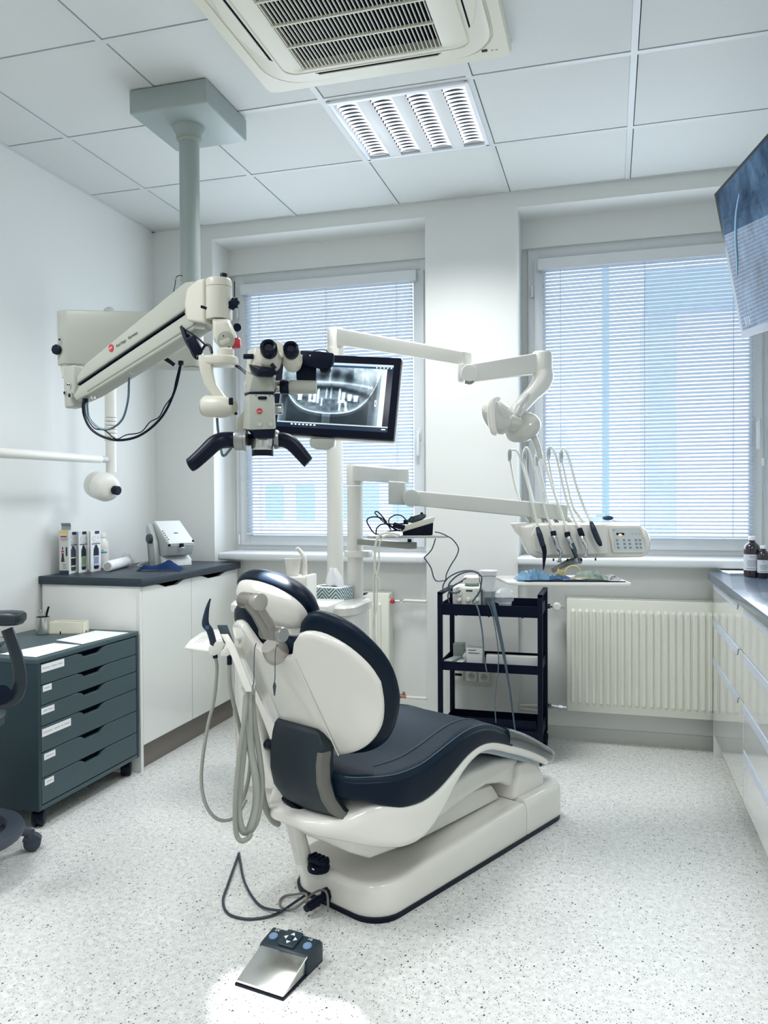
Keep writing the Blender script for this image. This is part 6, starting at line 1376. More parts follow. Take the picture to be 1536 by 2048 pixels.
# hose whips and instruments
HW = M('whip_white', (226, 226, 216), .25, coat=.4)
WM = M('whip_clear', (198, 206, 206), .15, trans=.3)
whips = [
 ([(-0.3047,3.2601,1.158),(-0.3398,3.2511,1.215),(-0.3687,3.2237,1.3164),(-0.3861,3.2203,1.4073),(-0.3899,3.2198,1.4476)], [(-0.3899,3.2197,1.4416),(-0.3802,3.2228,1.4577),(-0.3597,3.2181,1.4529),(-0.3432,3.2118,1.4162),(-0.3162,3.1972,1.3254),(-0.2933,3.1815,1.2358),(-0.2725,3.1652,1.1493)]),
 ([(-0.2539,3.2746,1.1577),(-0.2851,3.2667,1.2148),(-0.3007,3.2629,1.2554),(-0.3259,3.2369,1.3767),(-0.3317,3.2363,1.4413)], [(-0.3356,3.2353,1.4473),(-0.3278,3.2378,1.4655),(-0.3171,3.2304,1.4607),(-0.3007,3.2239,1.4159),(-0.2683,3.2106,1.3052),(-0.24,3.196,1.1959),(-0.2139,3.1816,1.1293)]),
 ([(-0.2031,3.2891,1.1575),(-0.2265,3.283,1.1941),(-0.246,3.2785,1.2552),(-0.2716,3.2524,1.3764),(-0.2852,3.2494,1.4269)], [(-0.2832,3.2499,1.4269),(-0.2716,3.2536,1.447),(-0.2591,3.2465,1.4323),(-0.2429,3.2397,1.3755),(-0.2146,3.2255,1.285),(-0.1828,3.2123,1.1956),(-0.1609,3.1966,1.1251)]),
 ([(-0.1524,3.3036,1.1572),(-0.1875,3.2944,1.2102),(-0.2109,3.2887,1.2651),(-0.2367,3.2628,1.4065),(-0.2386,3.2631,1.4529)], [(-0.2405,3.2624,1.4489),(-0.2328,3.265,1.469),(-0.2185,3.2584,1.4562),(-0.2005,3.2522,1.3953),(-0.1725,3.2374,1.2748),(-0.1409,3.2241,1.1855),(-0.1155,3.2099,1.1445)]),
 ([(-0.1016,3.318,1.1569),(-0.125,3.312,1.1936),(-0.1484,3.306,1.2384),(-0.1823,3.2782,1.3961),(-0.1901,3.2767,1.4405)], [(-0.194,3.2756,1.4446),(-0.1842,3.2787,1.4627),(-0.1721,3.2717,1.456),(-0.1542,3.2655,1.4051),(-0.1303,3.25,1.3144),(-0.099,3.2367,1.2249),(-0.0738,3.2221,1.1699)]),
]
for wa, wb in whips:
    part('whip_arm', B().tube(wa, [.007, .0065, .0045, .004, .006], 8), HW, DU)
    part('whip_head', B().loft([[V(wa[-1])+rt*x*k+fr*y*k+Z_*z for x, y in ((-.008, -.006), (.008, -.006), (.008, .006), (-.008, .006))] for z, k in ((-.035, .7), (-.012, 1.1), (.008, 1.0), (.016, .4))], bev=.002), WM, DU)
    part('instrument_hose', B().tube(wb, .0048, 8), HW, DU)
    part('hose_fork', B().tube([V(wa[1]), V(wa[1])+rt*.022-Z_*.028, V(wa[1])+rt*.05-Z_*.055+ihn*.02], [.004, .005, .004], 6), HW, DU)
SIL = M('instrument_metal', (186, 190, 192), .12, 1.); DK = M('instrument_dark', (26, 44, 62), .3)
def inst(nm, label, pts, rs, mat):
    t = thing(nm, pts[-1], label, 'instrument', 'instruments hanging on the dental unit head'); part('handpiece', B().tube(pts, rs, 14), mat, t); return t
t = inst('air_water_syringe', 'black tapered instrument with a pointed tip, leftmost on the instrument head', [(-0.2735,3.1545,1.1477),(-0.2651,3.146,1.1226),(-0.252,3.149,1.0756)], [.007, .0115, .0105], DK)
part('tip', B().tube([(-0.252,3.1491,1.0795),(-0.2464,3.1502,1.0522),(-0.2483,3.149,1.0131),(-0.2502,3.148,0.9818)], [.0105, .009, .0055, .0015], 12), BLACK, t)
t = inst('dental_handpiece', 'silver angled handpiece, second from the left on the instrument head', [(-0.2151,3.1707,1.1219),(-0.2069,3.1623,1.1028),(-0.1975,3.1645,1.0714),(-0.1862,3.1674,1.0538),(-0.1862,3.1671,1.0362),(-0.19,3.1657,1.0186)], [.0095, .0105, .0095, .008, .006, .005], SIL)
part('collar', B().tube([(-0.2151,3.1709,1.1317),(-0.211,3.1665,1.1143)], .0112, 14), BLACK, t); part('head', B().cyl((-0.1991,3.1579,1.0171), (-0.1825,3.1678,1.0147), .0045), SIL, t)
t = inst('dental_handpiece', 'silver and dark handpiece in the middle of the instrument head', [(-0.1604,3.1863,1.1216),(-0.1524,3.1778,1.0986),(-0.1449,3.1795,1.0751),(-0.1317,3.1829,1.0515),(-0.1261,3.1841,1.0281),(-0.1261,3.1838,1.0085)], [.0095, .0115, .011, .0095, .007, .004], SIL)
part('collar', B().tube([(-0.1623,3.1858,1.1275),(-0.1582,3.1815,1.1101)], .0118, 14), BLACK, t); part('grip_sleeve', B().tube([(-0.1467,3.1792,1.0849),(-0.1336,3.1824,1.0535),(-0.1261,3.1841,1.0281)], [.0118, .0105, .0075], 14), M('steel_dark', (80, 92, 100), .2, .9), t)
t = inst('dental_handpiece', 'slim chrome handpiece with a black collar, fourth on the instrument head', [(-0.1076,3.2013,1.1174),(-0.0978,3.1932,1.0905),(-0.0885,3.1955,1.0709),(-0.0885,3.1952,1.0513),(-0.0922,3.1939,1.0337)], [.0085, .0085, .007, .0055, .004], CHROME)
part('collar', B().tube([(-0.1153,3.2047,1.1427),(-0.1095,3.2009,1.1253),(-0.1038,3.2022,1.1115)], [.010, .0112, .010], 14), BLACK, t); part('head', B().cyl((-0.0997,3.1897,1.0359), (-0.0866,3.1954,1.0318), .004), CHROME, t)
t = inst('syringe_handle', 'long black rounded instrument, rightmost on the instrument head', [(-0.0718,3.2175,1.168),(-0.0622,3.2094,1.1409),(-0.0509,3.2121,1.1115),(-0.0396,3.2149,1.086),(-0.034,3.2163,1.0742)], [.007, .0112, .0115, .010, .005], DK)
# tray with contents
TR = thing('instrument_tray', (-0.1912,3.2159,0.9273), 'white tray plate under the instrument head, carrying gloves and instruments', 'tray')
zt_ = (-0.1275,3.0785,0.9524)[2]
q = [V(p) for p in ((-0.4501,3.3898,0.944), (-0.3439,2.9989,0.944), (0.074,3.0429,0.944), (0.038,3.2813,0.944))]
tz = .944
near_l, near_r = V((-0.3309,2.9658,0.944)), V((0.074,3.0429,0.944)); dirx = (near_r-near_l).normalized(); diry = V((-dirx.y, dirx.x, 0))
far_l = V((-0.4625,3.3405,0.944))
DT = max(.14, min(.26, (far_l-near_l).dot(diry))); WT = (near_r-near_l).dot(dirx); ofs = min(-.01, (far_l-near_l).dot(dirx))
outl = [(0.0, 0), (WT, 0), (WT+.004, .02), (WT-.01, DT), (ofs, DT), (ofs-.012, DT*.85), (-.03, .015)]
def tpnt(x, y, z): return near_l+dirx*x+diry*y+Z_*(z)
part('plate', B().prism(outl, near_l-Z_*.006, dirx, diry, .012, bev=.004, seg=2, ez=Z_), WHITE, TR)
part('dark_liner', B().prism([(.03, .02), (WT-.015, .02), (WT-.03, DT-.02), (.03, DT-.02)], near_l+Z_*.006, dirx, diry, .004, ez=Z_), M('tray_dark', (26, 40, 56), .25, .3), TR)
def top(x, y): return tpnt(x, y, .0105)
for k in range(6):
    p0_, p1_ = top(.17+.01*k, .03+.022*k), top(WT-.16+.008*k, .034+.022*k)
    solo('steel_probe', B().tube([p0_+Z_*.003, p0_.lerp(p1_, .5)+Z_*.004, p1_+Z_*.003], [.0016, .003, .0018], 8), CHROME, 'thin steel instrument lying across the tray, '+('nearest its front edge', 'second from its front edge', 'third from its front edge', 'third from its back edge', 'second from its back edge', 'nearest its back edge')[k], 'instrument', 'steel probes on the tray')
solo('wooden_stick', B().tube([top(.20, .05)+Z_*.006, top(WT-.15, .052)+Z_*.006], .0045, 8), M('straw', (206, 196, 150), .5), 'pale yellow stick lying among the probes on the tray', 'stick')
YEL = M('yellow_loop', (226, 212, 150), .4)
lc = V((-0.1375,3.1383,0.9713)); t = thing('yellow_loop', lc, 'yellow ring-shaped x-ray film holder standing on the tray', 'film holder')
zr = ((-0.1375,3.1388,1.0022)[2]-(-0.1375,3.1378,0.9424)[2])/2
part('ring', B().tube([lc+rt*(zr*math.cos(a))+Z_*(zr*math.sin(a)) for a in [6.28318531*i/28 for i in range(29)]], .0028, 8, 1), YEL, t)
part('bite_block', B().loft([[V(p)+fr*y for p in ((-0.1913,3.1233,0.9909), (-0.182,3.1259,0.9851), (-0.1672,3.13,0.9811), (-0.1653,3.1304,0.9734), (-0.1783,3.1267,0.9696), (-0.1727,3.128,0.9542), (-0.1913,3.1226,0.9465), (-0.1969,3.1214,0.9697))] for y in (0, .012)], bev=.002), M('yellow_block', (216, 190, 110), .5), t)
def crumple(nm, pts, depth, h, mat, label, cat, seed, base=None, amp=.012):
    rn = random.Random(seed); rows = []
    nU, nW = 22, 10
    a_, b_ = V(pts[0]), V(pts[1])
    for j in range(nW+1):
        row = []
        for i in range(nU+1):
            u, w_ = i/nU, j/nW
            e_ = math.sin(math.pi*u)**.5*math.sin(math.pi*w_)**.5
            p = a_.lerp(b_, u)+diry*depth*(w_-.3+.12*math.sin(6*u+seed))
            p.z = base+.002+h*e_*(.35+.65*abs(vnoise(u*6, w_*3, seed)))+amp*e_*vnoise(u*14, w_*7, seed+1)
            p += dirx*(.016*(vnoise(u*7, w_*5, seed+4)-.5)+rn.uniform(-.003, .003))+diry*.02*(vnoise(u*9, w_*4, seed+7)-.5); row.append(p)
        rows.append(row)
    return solo(nm, B().surf(rows, .0012), mat, label, cat, None, 40)
BL = M('glove_blue', (150, 198, 228), .5)
crumple('blue_glove', (top(-.0, .05), top(.13, .045)), .09, .022, BL, 'crumpled light blue glove at the left of the tray', 'glove', 3, tz+.011, .03)
crumple('blue_glove', (top(.12, .06), top(.20, .05)), .06, .010, M('glove_blue_dark', (100, 146, 190), .5), 'flat darker blue glove beside the yellow film holder on the tray', 'glove', 5, tz+.011)
crumple('white_gauze', (top(.0, .12), top(.09, .12)), .05, .024, PAPER, 'white folded gauze behind the light blue glove on the tray', 'gauze', 8, tz+.008)
crumple('green_wrap', (top(WT-.19, .09), top(WT-.07, .05)), .08, .028, M('green_wrap', (190, 208, 196), .35), 'crumpled pale green and clear wrap at the right of the tray', 'wrap', 11, tz+.011)
crumple('white_tissue', (top(WT-.10, .05), top(WT-.03, .03)), .04, .014, PAPER, 'white crumpled tissue at the right corner of the tray', 'tissue', 13, tz+.011)
# face mask lying on the head
m0, m1 = V((-0.0699,3.3063,1.1615)), V((0.0589,3.3847,1.1636)); rows = []
for j in range(6):
    row = []
    for i in range(15):
        u, w_ = i/14, j/5; p = m0.lerp(m1, u)-ihn*(.02+.09*w_); p.z = (-0.0001,3.3262,1.1611)[2]+.002+.030*math.sin(math.pi*min(1, u*1.1))*(.5+.5*w_)*(.6+.5*vnoise(u*5, w_*3, 4)); row.append(p)
    rows.append(row)
t = solo('face_mask', B().surf(rows, .001), M('mask_pale', (196, 220, 224), .45), 'crumpled pale blue face mask lying on top of the instrument head', 'mask', None, 60)
part('dark_patch', B().ell(V((-0.0078,3.3036,1.1818))-t.location*0, (.022, .014, .010), n=14, m=8), M('mask_navy', (20, 52, 84), .4), t)
# small table on the pole with curing light, scanner and cables
ST_ = thing('side_shelf', (-0.7278,2.9101,1.122), 'thin grey shelf on the dental unit pole carrying a tilted box', 'shelf')
sa, sb = V((-0.8834,2.9281,1.1161)), V((-0.5976,3.0095,1.1107)); 
zs_t = (-0.7326,2.9295,1.1192)[2]; sdx = (sb-sa); sdx.z = 0; Ls = sdx.length; sdx.normalize(); sdy = V((-sdx.y, sdx.x, 0))
sa.z = zs_t-.008
part('plate', B().prism([(0, 0), (Ls-.01, 0), (Ls, .02), (Ls-.02, .17), (-.01, .17), (-.02, .02)], sa, sdx, sdy, .009, bev=.002, ez=Z_), M('shelf_grey', (186, 190, 186), .3, .3), ST_)
zb1, zb0 = (-0.8379,3.0238,1.0902)[2], (-0.8379,3.0234,1.0645)[2]
bL, bR = V((-1.045,3.2971,1.0625)), V((-0.7503,3.0486,1.0798)); bd = (bR-bL); bd.z = 0
part('bracket', B().prism([(0, -.02), (bd.length, -.02), (bd.length, .02), (0, .02)], V((bL.x, bL.y, zb0)), bd.normalized(), V((-bd.y, bd.x, 0)).normalized(), zb1-zb0, bev=.002, ez=Z_), M('bracket_grey', (150, 152, 142), .4, .2), ST_)
part('bracket_knob', B().cyl(V((-0.7588,3.0256,1.0929)), V((-0.7588,3.0258,1.1047)), .008), BLACK, ST_)
sh_t = sa.z+.0095
t = thing('control_box', (-0.7005,2.918,1.1294), 'white and dark tilted control box on the small shelf', 'box')
b0 = V((-0.7733,2.9804,1.1223)); b0.z = sh_t+.001; bdx, bdy = sdx, sdy
part('base', B().prism([(0, 0), (.115, 0), (.118, .048), (0, .010)], b0, bdx, Z_, .10, bev=.002, ez=bdy), BLACKM, t)
part('case', B().prism([(-.010, .010), (.118, .048), (.126, .072), (-.004, .034)], b0-bdy*.003, bdx, Z_, .106, bev=.003, ez=bdy), M('case_white', (222, 220, 208), .4), t)
t = thing('computer_mouse', (-0.713,2.9464,1.1721), 'dark computer mouse resting on the tilted control box', 'mouse')
F_m = Matrix.Rotation(-.30, 3, 'Y'); mc = b0+bdx*.055+bdy*.045+Z_*.064
part('shell', B().ell(mc, (.040, .022, .014), Matrix((bdx, bdy, Z_)).transposed() @ F_m, 24, 12), M('mouse_slate', (60, 76, 82), .25), t)
part('wheel', B().cyl(mc+bdx*.02+Z_*.018-bdy*.003, mc+bdx*.02+Z_*.018+bdy*.003, .006), BLACK, t)
b = B()
for P_ in ([(-0.7532,2.9033,1.1448),(-0.8005,2.8897,1.1413),(-0.8572,2.8942,1.1294),(-0.8886,2.9065,1.1593),(-0.896,2.9048,1.1823),(-0.8775,2.9102,1.1937),(-0.8388,2.9004,1.1902),(-0.8042,2.8891,1.164),(-0.7616,2.8906,1.1491)], [(-0.7642,2.9001,1.1411),(-0.8096,2.8875,1.1641),(-0.8516,2.8969,1.1979),(-0.8636,2.9041,1.2111),(-0.8526,2.9073,1.2129),(-0.8214,2.8949,1.1828),(-0.7969,2.8908,1.1451)], [(-0.7839,2.9153,1.1404),(-0.8095,2.9085,1.171),(-0.8058,2.9098,1.19),(-0.7839,2.9163,1.2013),(-0.7619,2.9225,1.1974),(-0.7472,2.9264,1.1821)], [(-0.7363,2.9295,1.1782),(-0.7289,2.9318,1.1934),(-0.724,2.9436,1.1912),(-0.7222,2.9439,1.1817)], [(-0.8515,2.875,1.1265),(-0.8478,2.8764,1.1529),(-0.826,2.8829,1.1679),(-0.7823,2.8953,1.1677),(-0.7368,2.9084,1.1712)]):
    b.tube(P_, .0026, 6)
solo('cable_tangle', b, BLACK, 'tangled black cables on the small shelf left of the control box', 'cable')
solo('plug_bundle', B().cbox((-0.7652,2.8897,1.1604), (.045, .02, .018), Matrix.Rotation(.3, 3, 'Y'), .004).cbox((-0.7423,2.9069,1.175), (.018, .02, .018), None, .004), BLACK, 'black plug block between the cables and the mouse', 'plug')
solo('looped_cable', B().tube([(-0.6411,2.9559,1.1358),(-0.6186,2.9414,1.1328),(-0.5964,2.9269,1.126),(-0.5692,2.924,1.1114),(-0.5512,2.9287,1.0888),(-0.5458,2.93,1.07),(-0.5548,2.927,1.0439),(-0.5729,2.9213,1.014),(-0.5891,2.9161,0.9804),(-0.5927,2.9147,0.9579),(-0.6089,2.9101,0.9543),(-0.6251,2.9054,0.9544),(-0.6359,2.9026,0.9694),(-0.6449,2.9006,1.0032),(-0.6611,2.8964,1.0295),(-0.6683,2.8946,1.0426),(-0.6557,2.8984,1.0556),(-0.6413,2.9028,1.0743),(-0.6323,2.9058,1.1005),(-0.6287,2.9071,1.1136)], .0022, 6), M('cable_dark', (40, 54, 66), .4), 'dark cable hanging in a loop below the small shelf', 'cable')
solo('white_cable_bundle', B().tube([(-0.754,2.8612,1.1278),(-0.7899,2.8511,1.1354),(-0.8158,2.8332,1.1323),(-0.8337,2.8277,1.1101),(-0.8409,2.8251,1.0729),(-0.8456,2.8326,0.979),(-0.8532,2.8481,0.7892),(-0.859,2.8647,0.6347)], .0045, 8).tube([(-0.7612,2.859,1.1204),(-0.7944,2.8393,1.1285),(-0.8194,2.8318,1.11),(-0.8266,2.8292,1.0728),(-0.8266,2.8282,1.017),(-0.8374,2.8242,0.9613),(-0.8338,2.8243,0.9055),(-0.8374,2.8224,0.8497),(-0.8511,2.8279,0.7924),(-0.8432,2.8393,0.7158),(-0.8481,2.8672,0.5968)], .003, 8).tube([(-0.7745,2.8658,1.1312),(-0.8078,2.846,1.1393),(-0.8315,2.8338,1.1247),(-0.8391,2.8259,1.0915),(-0.8409,2.8238,0.9985),(-0.8267,2.8273,0.9612),(-0.8231,2.8277,0.924)], .003, 8), HOSEW, 'white cables falling from the small shelf behind the chair', 'cable')

# ---------------------------------------------------------------- assistant holder with suction hoses
AH = thing('assistant_holder', (-1.1743,2.1744,0.8041), 'white assistant console with keypad and two suction holders left of the chair', 'console')
b = B().loft([[V(p)+Z_*z for p in ((-1.2743,2.1965,0.8), (-1.3199,2.3103,0.8), (-1.3569,2.4498,0.8), (-1.3433,2.5175,0.8), (-1.2951,2.5297,0.8), (-1.1989,2.3696,0.8), (-1.1459,2.204,0.8), (-1.1752,2.1635,0.8))] for z in (-.004, .006)], bev=.004)
part('paddle', b, WPL, AH)
b = B()
for k in range(14): 
    p = V((-1.2781,2.2748,0.8)).lerp(V((-1.3092,2.3904,0.8)), (k % 5)/5)+rt*(.010*(k//5)); b.cyl(p+Z_*.0060, p+Z_*.0068, .0026, n=6)
part('keypad_dots', b, GREY, AH)
part('holder_block', B().loft([[V(p)+fr*y for p in ((-1.1577,2.1379,0.8237), (-1.1346,2.1447,0.8386), (-1.1116,2.1514,0.8445), (-1.1087,2.152,0.8354), (-1.1231,2.1474,0.8055), (-1.1404,2.1423,0.7951), (-1.1578,2.1374,0.7982))] for y in (-.01, .03)], bev=.004), WPL, AH)
part('holder_block', B().loft([[V(p)+fr*y for p in ((-1.1137,2.1294,0.8123), (-1.0994,2.1337,0.8241), (-1.085,2.1378,0.827), (-1.0822,2.1384,0.8092), (-1.0937,2.1349,0.7973), (-1.1137,2.1292,0.7974))] for y in (-.01, .03)], bev=.004), WPL, AH)
part('flat_bar', B().loft([[V(p)+rt*x+fr*y for x, y in ((-.011, -.004), (.011, -.004), (.011, .004), (-.011, .004))] for p in ((-1.0849,2.097,0.8696), (-1.0621,2.0926,0.8377), (-0.9972,2.0778,0.7107))], bev=.0015), WHITE, AH)
part('bar_grip', B().loft([[V(p)+rt*x+fr*y for x, y in ((-.014, -.006), (.014, -.006), (.014, .006), (-.014, .006))] for p in ((-1.0967,2.1044,0.8944), (-1.0723,2.1002,0.8432))], bev=.002), DGREY, AH)
part('mount_arm', B().tube([V((-1.1214,2.1896,0.8099)), V((-1.0918,2.2806,0.7726)), V((-1.101,2.5366,0.6886)), V((-1.0916,2.7463,0.6279))], .018, 12), WPL, AH)
part('suction_tip', B().tube([(-1.1433,2.142,0.8251),(-1.1548,2.1394,0.8687),(-1.1678,2.1361,0.8898),(-1.1649,2.1375,0.9243),(-1.1591,2.1396,0.9497),(-1.1533,2.1415,0.9662)], [.0105, .0105, .0115, .0075, .0045, .002], 12), DK, AH)
part('tip_button', B().cyl((-1.1537,2.1192,0.8825), (-1.1488,2.1102,0.8841), .006), M('button_steel_blue', (60, 90, 120), .4), AH)
part('hose_sleeve', B().cyl((-1.1404,2.1424,0.7981), (-1.139,2.1426,0.7876), .0075).cyl((-1.0894,2.1361,0.7988), (-1.0894,2.1357,0.772), .0075), BLACK, AH)
HS = M('hose_taupe', (150, 152, 144), .45)
part('suction_hose', B().tube([(-1.139,2.1426,0.7891),(-1.1347,2.1432,0.7515),(-1.1434,2.1393,0.6616),(-1.151,2.1152,0.5923),(-1.1569,2.0911,0.4948),(-1.1548,2.0801,0.4246),(-1.1373,2.0738,0.3696),(-1.112,2.0804,0.3329),(-1.0857,2.0981,0.3199),(-1.0681,2.1343,0.324),(-1.06,2.1787,0.3534)], .0052, 10), HS, AH)
part('suction_hose', B().tube([(-1.0894,2.1357,0.7735),(-1.088,2.1351,0.711),(-1.0766,2.1374,0.6514),(-1.0623,2.1404,0.5918),(-1.0626,2.1603,0.5411)], .0062, 10), HS, AH)
part('suction_hose', B().tube([(-1.0129,2.094,0.703),(-1.0097,2.0731,0.6432),(-1.0146,2.0493,0.5489),(-1.0211,2.0353,0.4386),(-1.0238,2.0331,0.3535),(-1.0184,2.0339,0.3081),(-1.0048,2.0375,0.2939),(-0.9914,2.0518,0.298),(-0.9889,2.063,0.3052)], .0072, 10), HS, AH)
b = B().tube([(-1.0131,2.1044,0.7078),(-1.0074,2.0945,0.6377),(-1.0018,2.0944,0.5361),(-0.9836,2.0878,0.4526),(-0.9837,2.0866,0.3804),(-0.9932,2.0725,0.3268),(-1.0071,2.0683,0.3068),(-1.0164,2.0555,0.3239),(-1.0247,2.054,0.374),(-1.0236,2.066,0.4564),(-1.0213,2.0893,0.5653),(-1.0201,2.1014,0.6496),(-1.0217,2.112,0.6908)], .0112, 12)
part('corrugated_hose', b, HOSE, AH)
part('suction_hose', B().tube([(-1.012,2.1254,0.703),(-0.9977,2.1073,0.6203),(-0.9767,2.101,0.507),(-0.9712,2.1012,0.42),(-0.9809,2.0866,0.3371),(-1.0004,2.0805,0.3025)], .0085, 10), HS, AH)
part('suction_hose', B().tube([(-1.0023,2.1548,0.4278),(-0.9964,2.1759,0.3427),(-0.9911,2.218,0.2844),(-0.9911,2.2592,0.2558)], .010, 10), HS, AH)
part('suction_hose', B().tube([(-1.022,2.1329,0.7006),(-1.0251,2.1508,0.5767),(-1.0513,2.1825,0.429),(-1.0866,2.2125,0.3383),(-1.1044,2.2276,0.2998)], .006, 10), HS, AH)

# ---------------------------------------------------------------- large screen hanging over the right-hand worktop
psi, tau, rho = math.radians(4), math.radians(12), math.radians(-6.9)
h_ = V((math.sin(psi), -math.cos(psi), 0)); n_ = V((-math.cos(psi), -math.sin(psi), 0)); dn_ = V((0, 0, -1))*math.cos(tau)-n_*math.sin(tau)
tdn = dn_*math.cos(rho)+h_*math.sin(rho); th = h_*math.cos(rho)-dn_*math.sin(rho); tn_ = th.cross(tdn); tn_ = tn_ if tn_.x < 0 else -tn_
TA = V((.383, 3.279, 2.421)); TWd, THt = 1.0, .56
TV = thing('wall_screen', TA+th*.5+tdn*THt-tn_*.05, 'large dark-framed screen hanging tilted at the upper right over the worktop', 'screen')
part('bezel', B().prism([(0, 0), (TWd, 0), (TWd, THt), (0, THt)], TA-tn_*.030, th, tdn, .030, bev=.002, ez=tn_), BLACK, TV)
part('back_cover', B().prism([(.12, .10), (.88, .10), (.88, .5), (.12, .5)], TA-tn_*.07, th, tdn, .04, bev=.01, ez=tn_), BLACK, TV)
part('hanger', B().cyl(TA+th*.5+tdn*.25-tn_*.07, (TA.x+.38, TA.y-.5, 2.50), .025).cyl((TA.x+.38, TA.y-.5, 2.48), (TA.x+.38, TA.y-.5, ZC), .025), BLACKM, TV)
m = bpy.data.materials.new('blue_picture'); m.use_nodes = True; nt, p = nodes_of(m); L = nt.links.new
tc = nt.nodes.new('ShaderNodeTexCoord')
n1 = nt.nodes.new('ShaderNodeTexNoise'); n1.inputs['Scale'].default_value = 6; n1.inputs['Detail'].default_value = 8; n1.inputs['Roughness'].default_value = .62; L(tc.outputs['Object'], n1.inputs['Vector'])
v1 = nt.nodes.new('ShaderNodeTexVoronoi'); v1.feature = 'DISTANCE_TO_EDGE'; v1.inputs['Scale'].default_value = 14; mp = nt.nodes.new('ShaderNodeMix'); mp.data_type = 'VECTOR'; mp.inputs[0].default_value = .12
L(tc.outputs['Object'], mp.inputs[4]); L(n1.outputs['Color'], mp.inputs[5]); L(mp.outputs[1], v1.inputs['Vector'])
r1 = nt.nodes.new('ShaderNodeMapRange'); r1.inputs[1].default_value = 0; r1.inputs[2].default_value = .035; L(v1.outputs['Distance'], r1.inputs[0])
cr = nt.nodes.new('ShaderNodeValToRGB'); cr.color_ramp.elements[0].color = (*lin((24, 52, 84)), 1); cr.color_ramp.elements[0].position = .3; cr.color_ramp.elements[1].color = (*lin((120, 160, 200)), 1); cr.color_ramp.elements[1].position = .68; L(n1.outputs['Fac'], cr.inputs[0])
mm = nt.nodes.new('ShaderNodeMix'); mm.data_type = 'RGBA'; mm.blend_type = 'MULTIPLY'; mm.inputs[0].default_value = .45; L(cr.outputs[0], mm.inputs[6]); L(r1.outputs[0], mm.inputs[7])
L(mm.outputs[2], p.inputs['Emission Color']); p.inputs['Emission Strength'].default_value = .32; p.inputs['Base Color'].default_value = (.004, .008, .02, 1); p.inputs['Roughness'].default_value = .03; p.inputs['Specular IOR Level'].default_value = .3; p.inputs['IOR'].default_value = 1.09
part('screen', B().prism([(.036, .012), (TWd-.036, .012), (TWd-.036, THt-.03), (.036, THt-.03)], TA+tn_*.0002, th, tdn, .0006, ez=tn_), m, TV)
part('pale_curve', B().tube([TA+th*x+tdn*y+tn_*.001 for x, y in ((.10, .33), (.14, .28), (.18, .20), (.24, .13), (.32, .08))], [.002, .004, .005, .004, .002], 6), M('pale_blue_line', (110, 150, 176), .4, emit=(120, 160, 185), es=.35), TV)
lettering('1/13', TA+th*.085+tdn*(THt-.045), th, -tdn, .042, M('count_print', (170, 186, 200), .5, emit=(150, 170, 190), es=.4), TV, off=.001)

# ---------------------------------------------------------------- wall-mounted x-ray tube on its arm
XR_ = thing('xray_tube', (-2.4, 3.45, 1.2), 'white wall-mounted x-ray tube head on a vertical pole above the corner worktop', 'x-ray machine')
xp = V((-2.4,3.4446,1.7645)); px_, py_ = xp.x, xp.y
zt0 = (-2.4,3.4195,2.2018)[2]; ztj = (-2.4,3.4431,1.6771)[2]; zjb = (-2.4,3.441,1.5597)[2]; zbb = (-2.4,3.4383,1.4023)[2]
part('pole', B().cyl((px_, py_, ztj), (px_, py_, zt0), .028, n=28), WPL, XR_)
part('pole_cap', B().ell((px_, py_, zt0), (.030, .030, .026)), WPL, XR_)
for k in range(6): part('ring', B().cyl((px_, py_, zjb+(ztj-zjb)*k/6), (px_, py_, zjb+(ztj-zjb)*(k+.8)/6), .030, n=28, bev=.001), WPL, XR_)
part('lower_pole', B().cyl((px_, py_, zbb), (px_, py_, zjb), .026, n=28), WPL, XR_)
part('spring_arm', B().cyl((-2.4,2.3017,1.4554), (-2.4,3.3546,1.4657), .021, n=24, bev=.003), WPL, XR_)
part('arm_joint', B().cyl((-2.4,3.3546,1.4657), (-2.4,3.4026,1.4655), .017, n=24), M('joint_grey', (190, 192, 190), .35), XR_)
part('wall_bracket', B().box((XL+.001, 2.15, 1.36), (-2.37, 2.35, 1.52), .012), WPL, XR_)
hc_ = V((-2.38,3.344,1.3309)); a_x = (V((.86, -.42, .0))+Z_*-.18).normalized()
part('tube_head', B().lathe(hc_-a_x*.075, a_x, [(.02, -.012), (.048, -.006), (.064, .008), (.068, .03), (.068, .066)], 32), WPL, XR_)
part('head_ring', B().lathe(hc_-a_x*.010, a_x, [(.067, 0), (.067, .003)], 32), BLACK, XR_)
part('tube_head', B().lathe(hc_-a_x*.007, a_x, [(.068, 0), (.068, .045), (.060, .068), (.048, .078), (.03, .084)], 32), WPL, XR_)
part('cone_cap', B().lathe(hc_+a_x*.062+rt*.034-Z_*.008, a_x+rt*.6, [(.022, -.01), (.022, .014), (.018, .018)], 24), BLACK, XR_)

# ---------------------------------------------------------------- stool at the left edge
SG = M('stool_slate', (62, 70, 82), .5); SP = M('stool_pad', (30, 42, 50), .4)
S = thing('work_stool', (-2.10, 2.12, 0), 'dark grey rolling stool with a curved arm, in front of the drawer chest', 'stool')
sc_ = V((-2.10, 2.12, 0))
def ring_profile(z0, z1, ro, ri, n=48):
    return [[sc_+V((r*math.cos(6.28318531*i/n), r*math.sin(6.28318531*i/n), z)) for i in range(n)] for r, z in ((ri, z0), (ro, z0), (ro+.006, (z0+z1)/2), (ro, z1), (ri, z1), (ri-.004, (z0+z1)/2), (ri, z0))]
part('foot_ring', B().loft(ring_profile(.135, .165, .215, .165), caps=False), SG, S)
part('hub', B().cyl(sc_+Z_*.07, sc_+Z_*.17, .045), SG, S)
part('gas_column', B().cyl(sc_+Z_*.17, sc_+Z_*.46, .025), BLACK, S)
a0_ = math.atan2(2.38-2.12, -2.01+2.10)
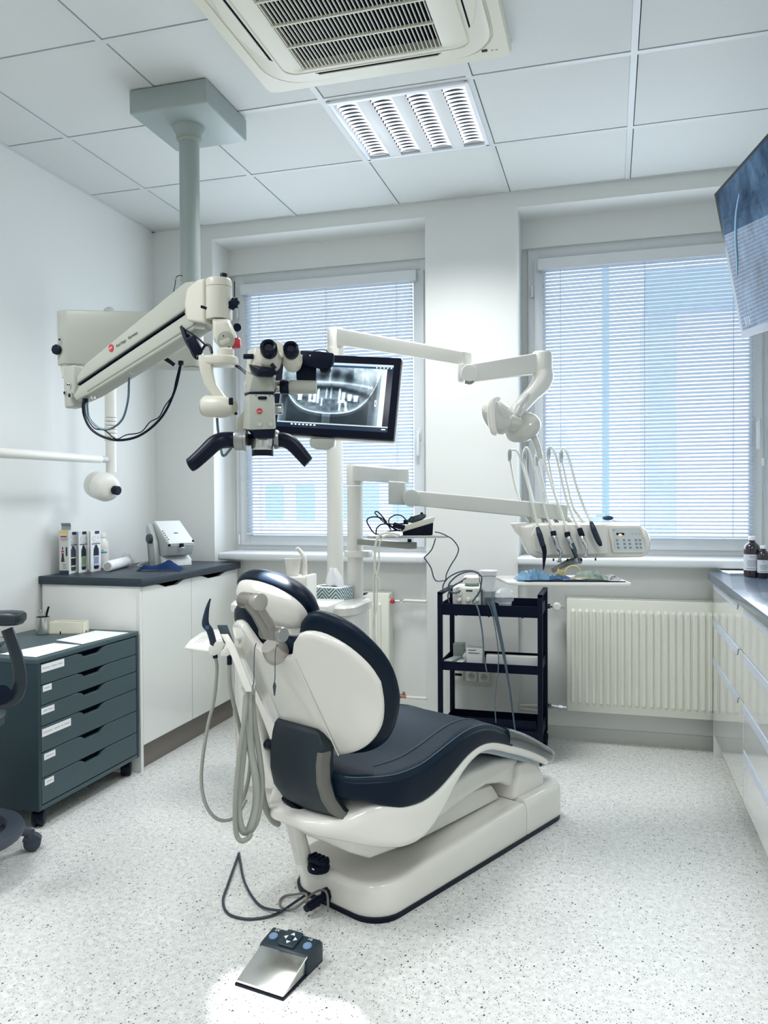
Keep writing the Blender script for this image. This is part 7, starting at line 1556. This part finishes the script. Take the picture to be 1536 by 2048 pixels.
for k in range(5):
    a = a0_+(0, 1.12, 2.25, 3.39, 4.0)[k]; d = V((math.cos(a), math.sin(a), 0)); 
    part('leg', B().tube([sc_+d*.03+Z_*.12, sc_+d*.17+Z_*.112, sc_+d*.235+Z_*.088, sc_+d*.268+Z_*.07], [.022, .020, .018, .016], 12), SG, S)
    c = part('castor', B().lathe(sc_+d*.272+Z_*.052, Z_, [(.018, 0), (.018, .022)], 14), SG, S)
    w_ax = V((-fr.x, -fr.y, 0))*.9+rt*.3 if k == 0 else V((-d.y, d.x, 0)); w_ax.normalize()
    cc = sc_+d*.282+Z_*.030
    for s_ in (-1, 1): part('wheel', B().lathe(cc+w_ax*(s_*.004), w_ax*s_, [(.029, 0), (.030, .004), (.028, .014), (.018, .017)], 28), SG, c)
    part('wheel_hood', B().loft([[cc+w_ax*x+V((-w_ax.y, w_ax.x, 0))*(.034*math.cos(t_))+Z_*(.034*math.sin(t_)) for t_ in [math.radians(20+14*i) for i in range(11)]] for x in (-.012, .022)]), SG, c)
part('seat', B().lathe(sc_+V((-.02, -.02, .50)), Z_, [(.17, 0), (.19, .015), (.195, .045), (.17, .065), (.05, .07)], 40), SP, S)
part('arm_pad', B().loft([[V(p)+Z_*z*k+fr*y*k for y, z in rrect(.075, .042, .018, 4)] for p, k in (((-1.9019,1.9998,0.9011), .8), ((-1.8574,2.0125,0.9009), 1), ((-1.7831,2.0337,0.9005), 1.05), ((-1.7534,2.0421,0.9003), .95), ((-1.743,2.0452,0.9033), .6))]), SP, S)
part('curved_arm', B().tube([(-1.792,2.0306,0.8665),(-1.7742,2.0348,0.817),(-1.7594,2.0382,0.7629),(-1.7535,2.0391,0.7165),(-1.7579,2.0371,0.6748),(-1.7802,2.0303,0.6471),(-1.8218,2.0182,0.635),(-1.8641,1.9748,0.6247)], [.013, .013, .014, .014, .013, .013], 10, 5, False, 1.5), SP, S)
part('arm_knob', B().cyl((-1.8114,2.0113,0.6652), (-1.773,1.9808,0.6749), .03), BLACK, S)
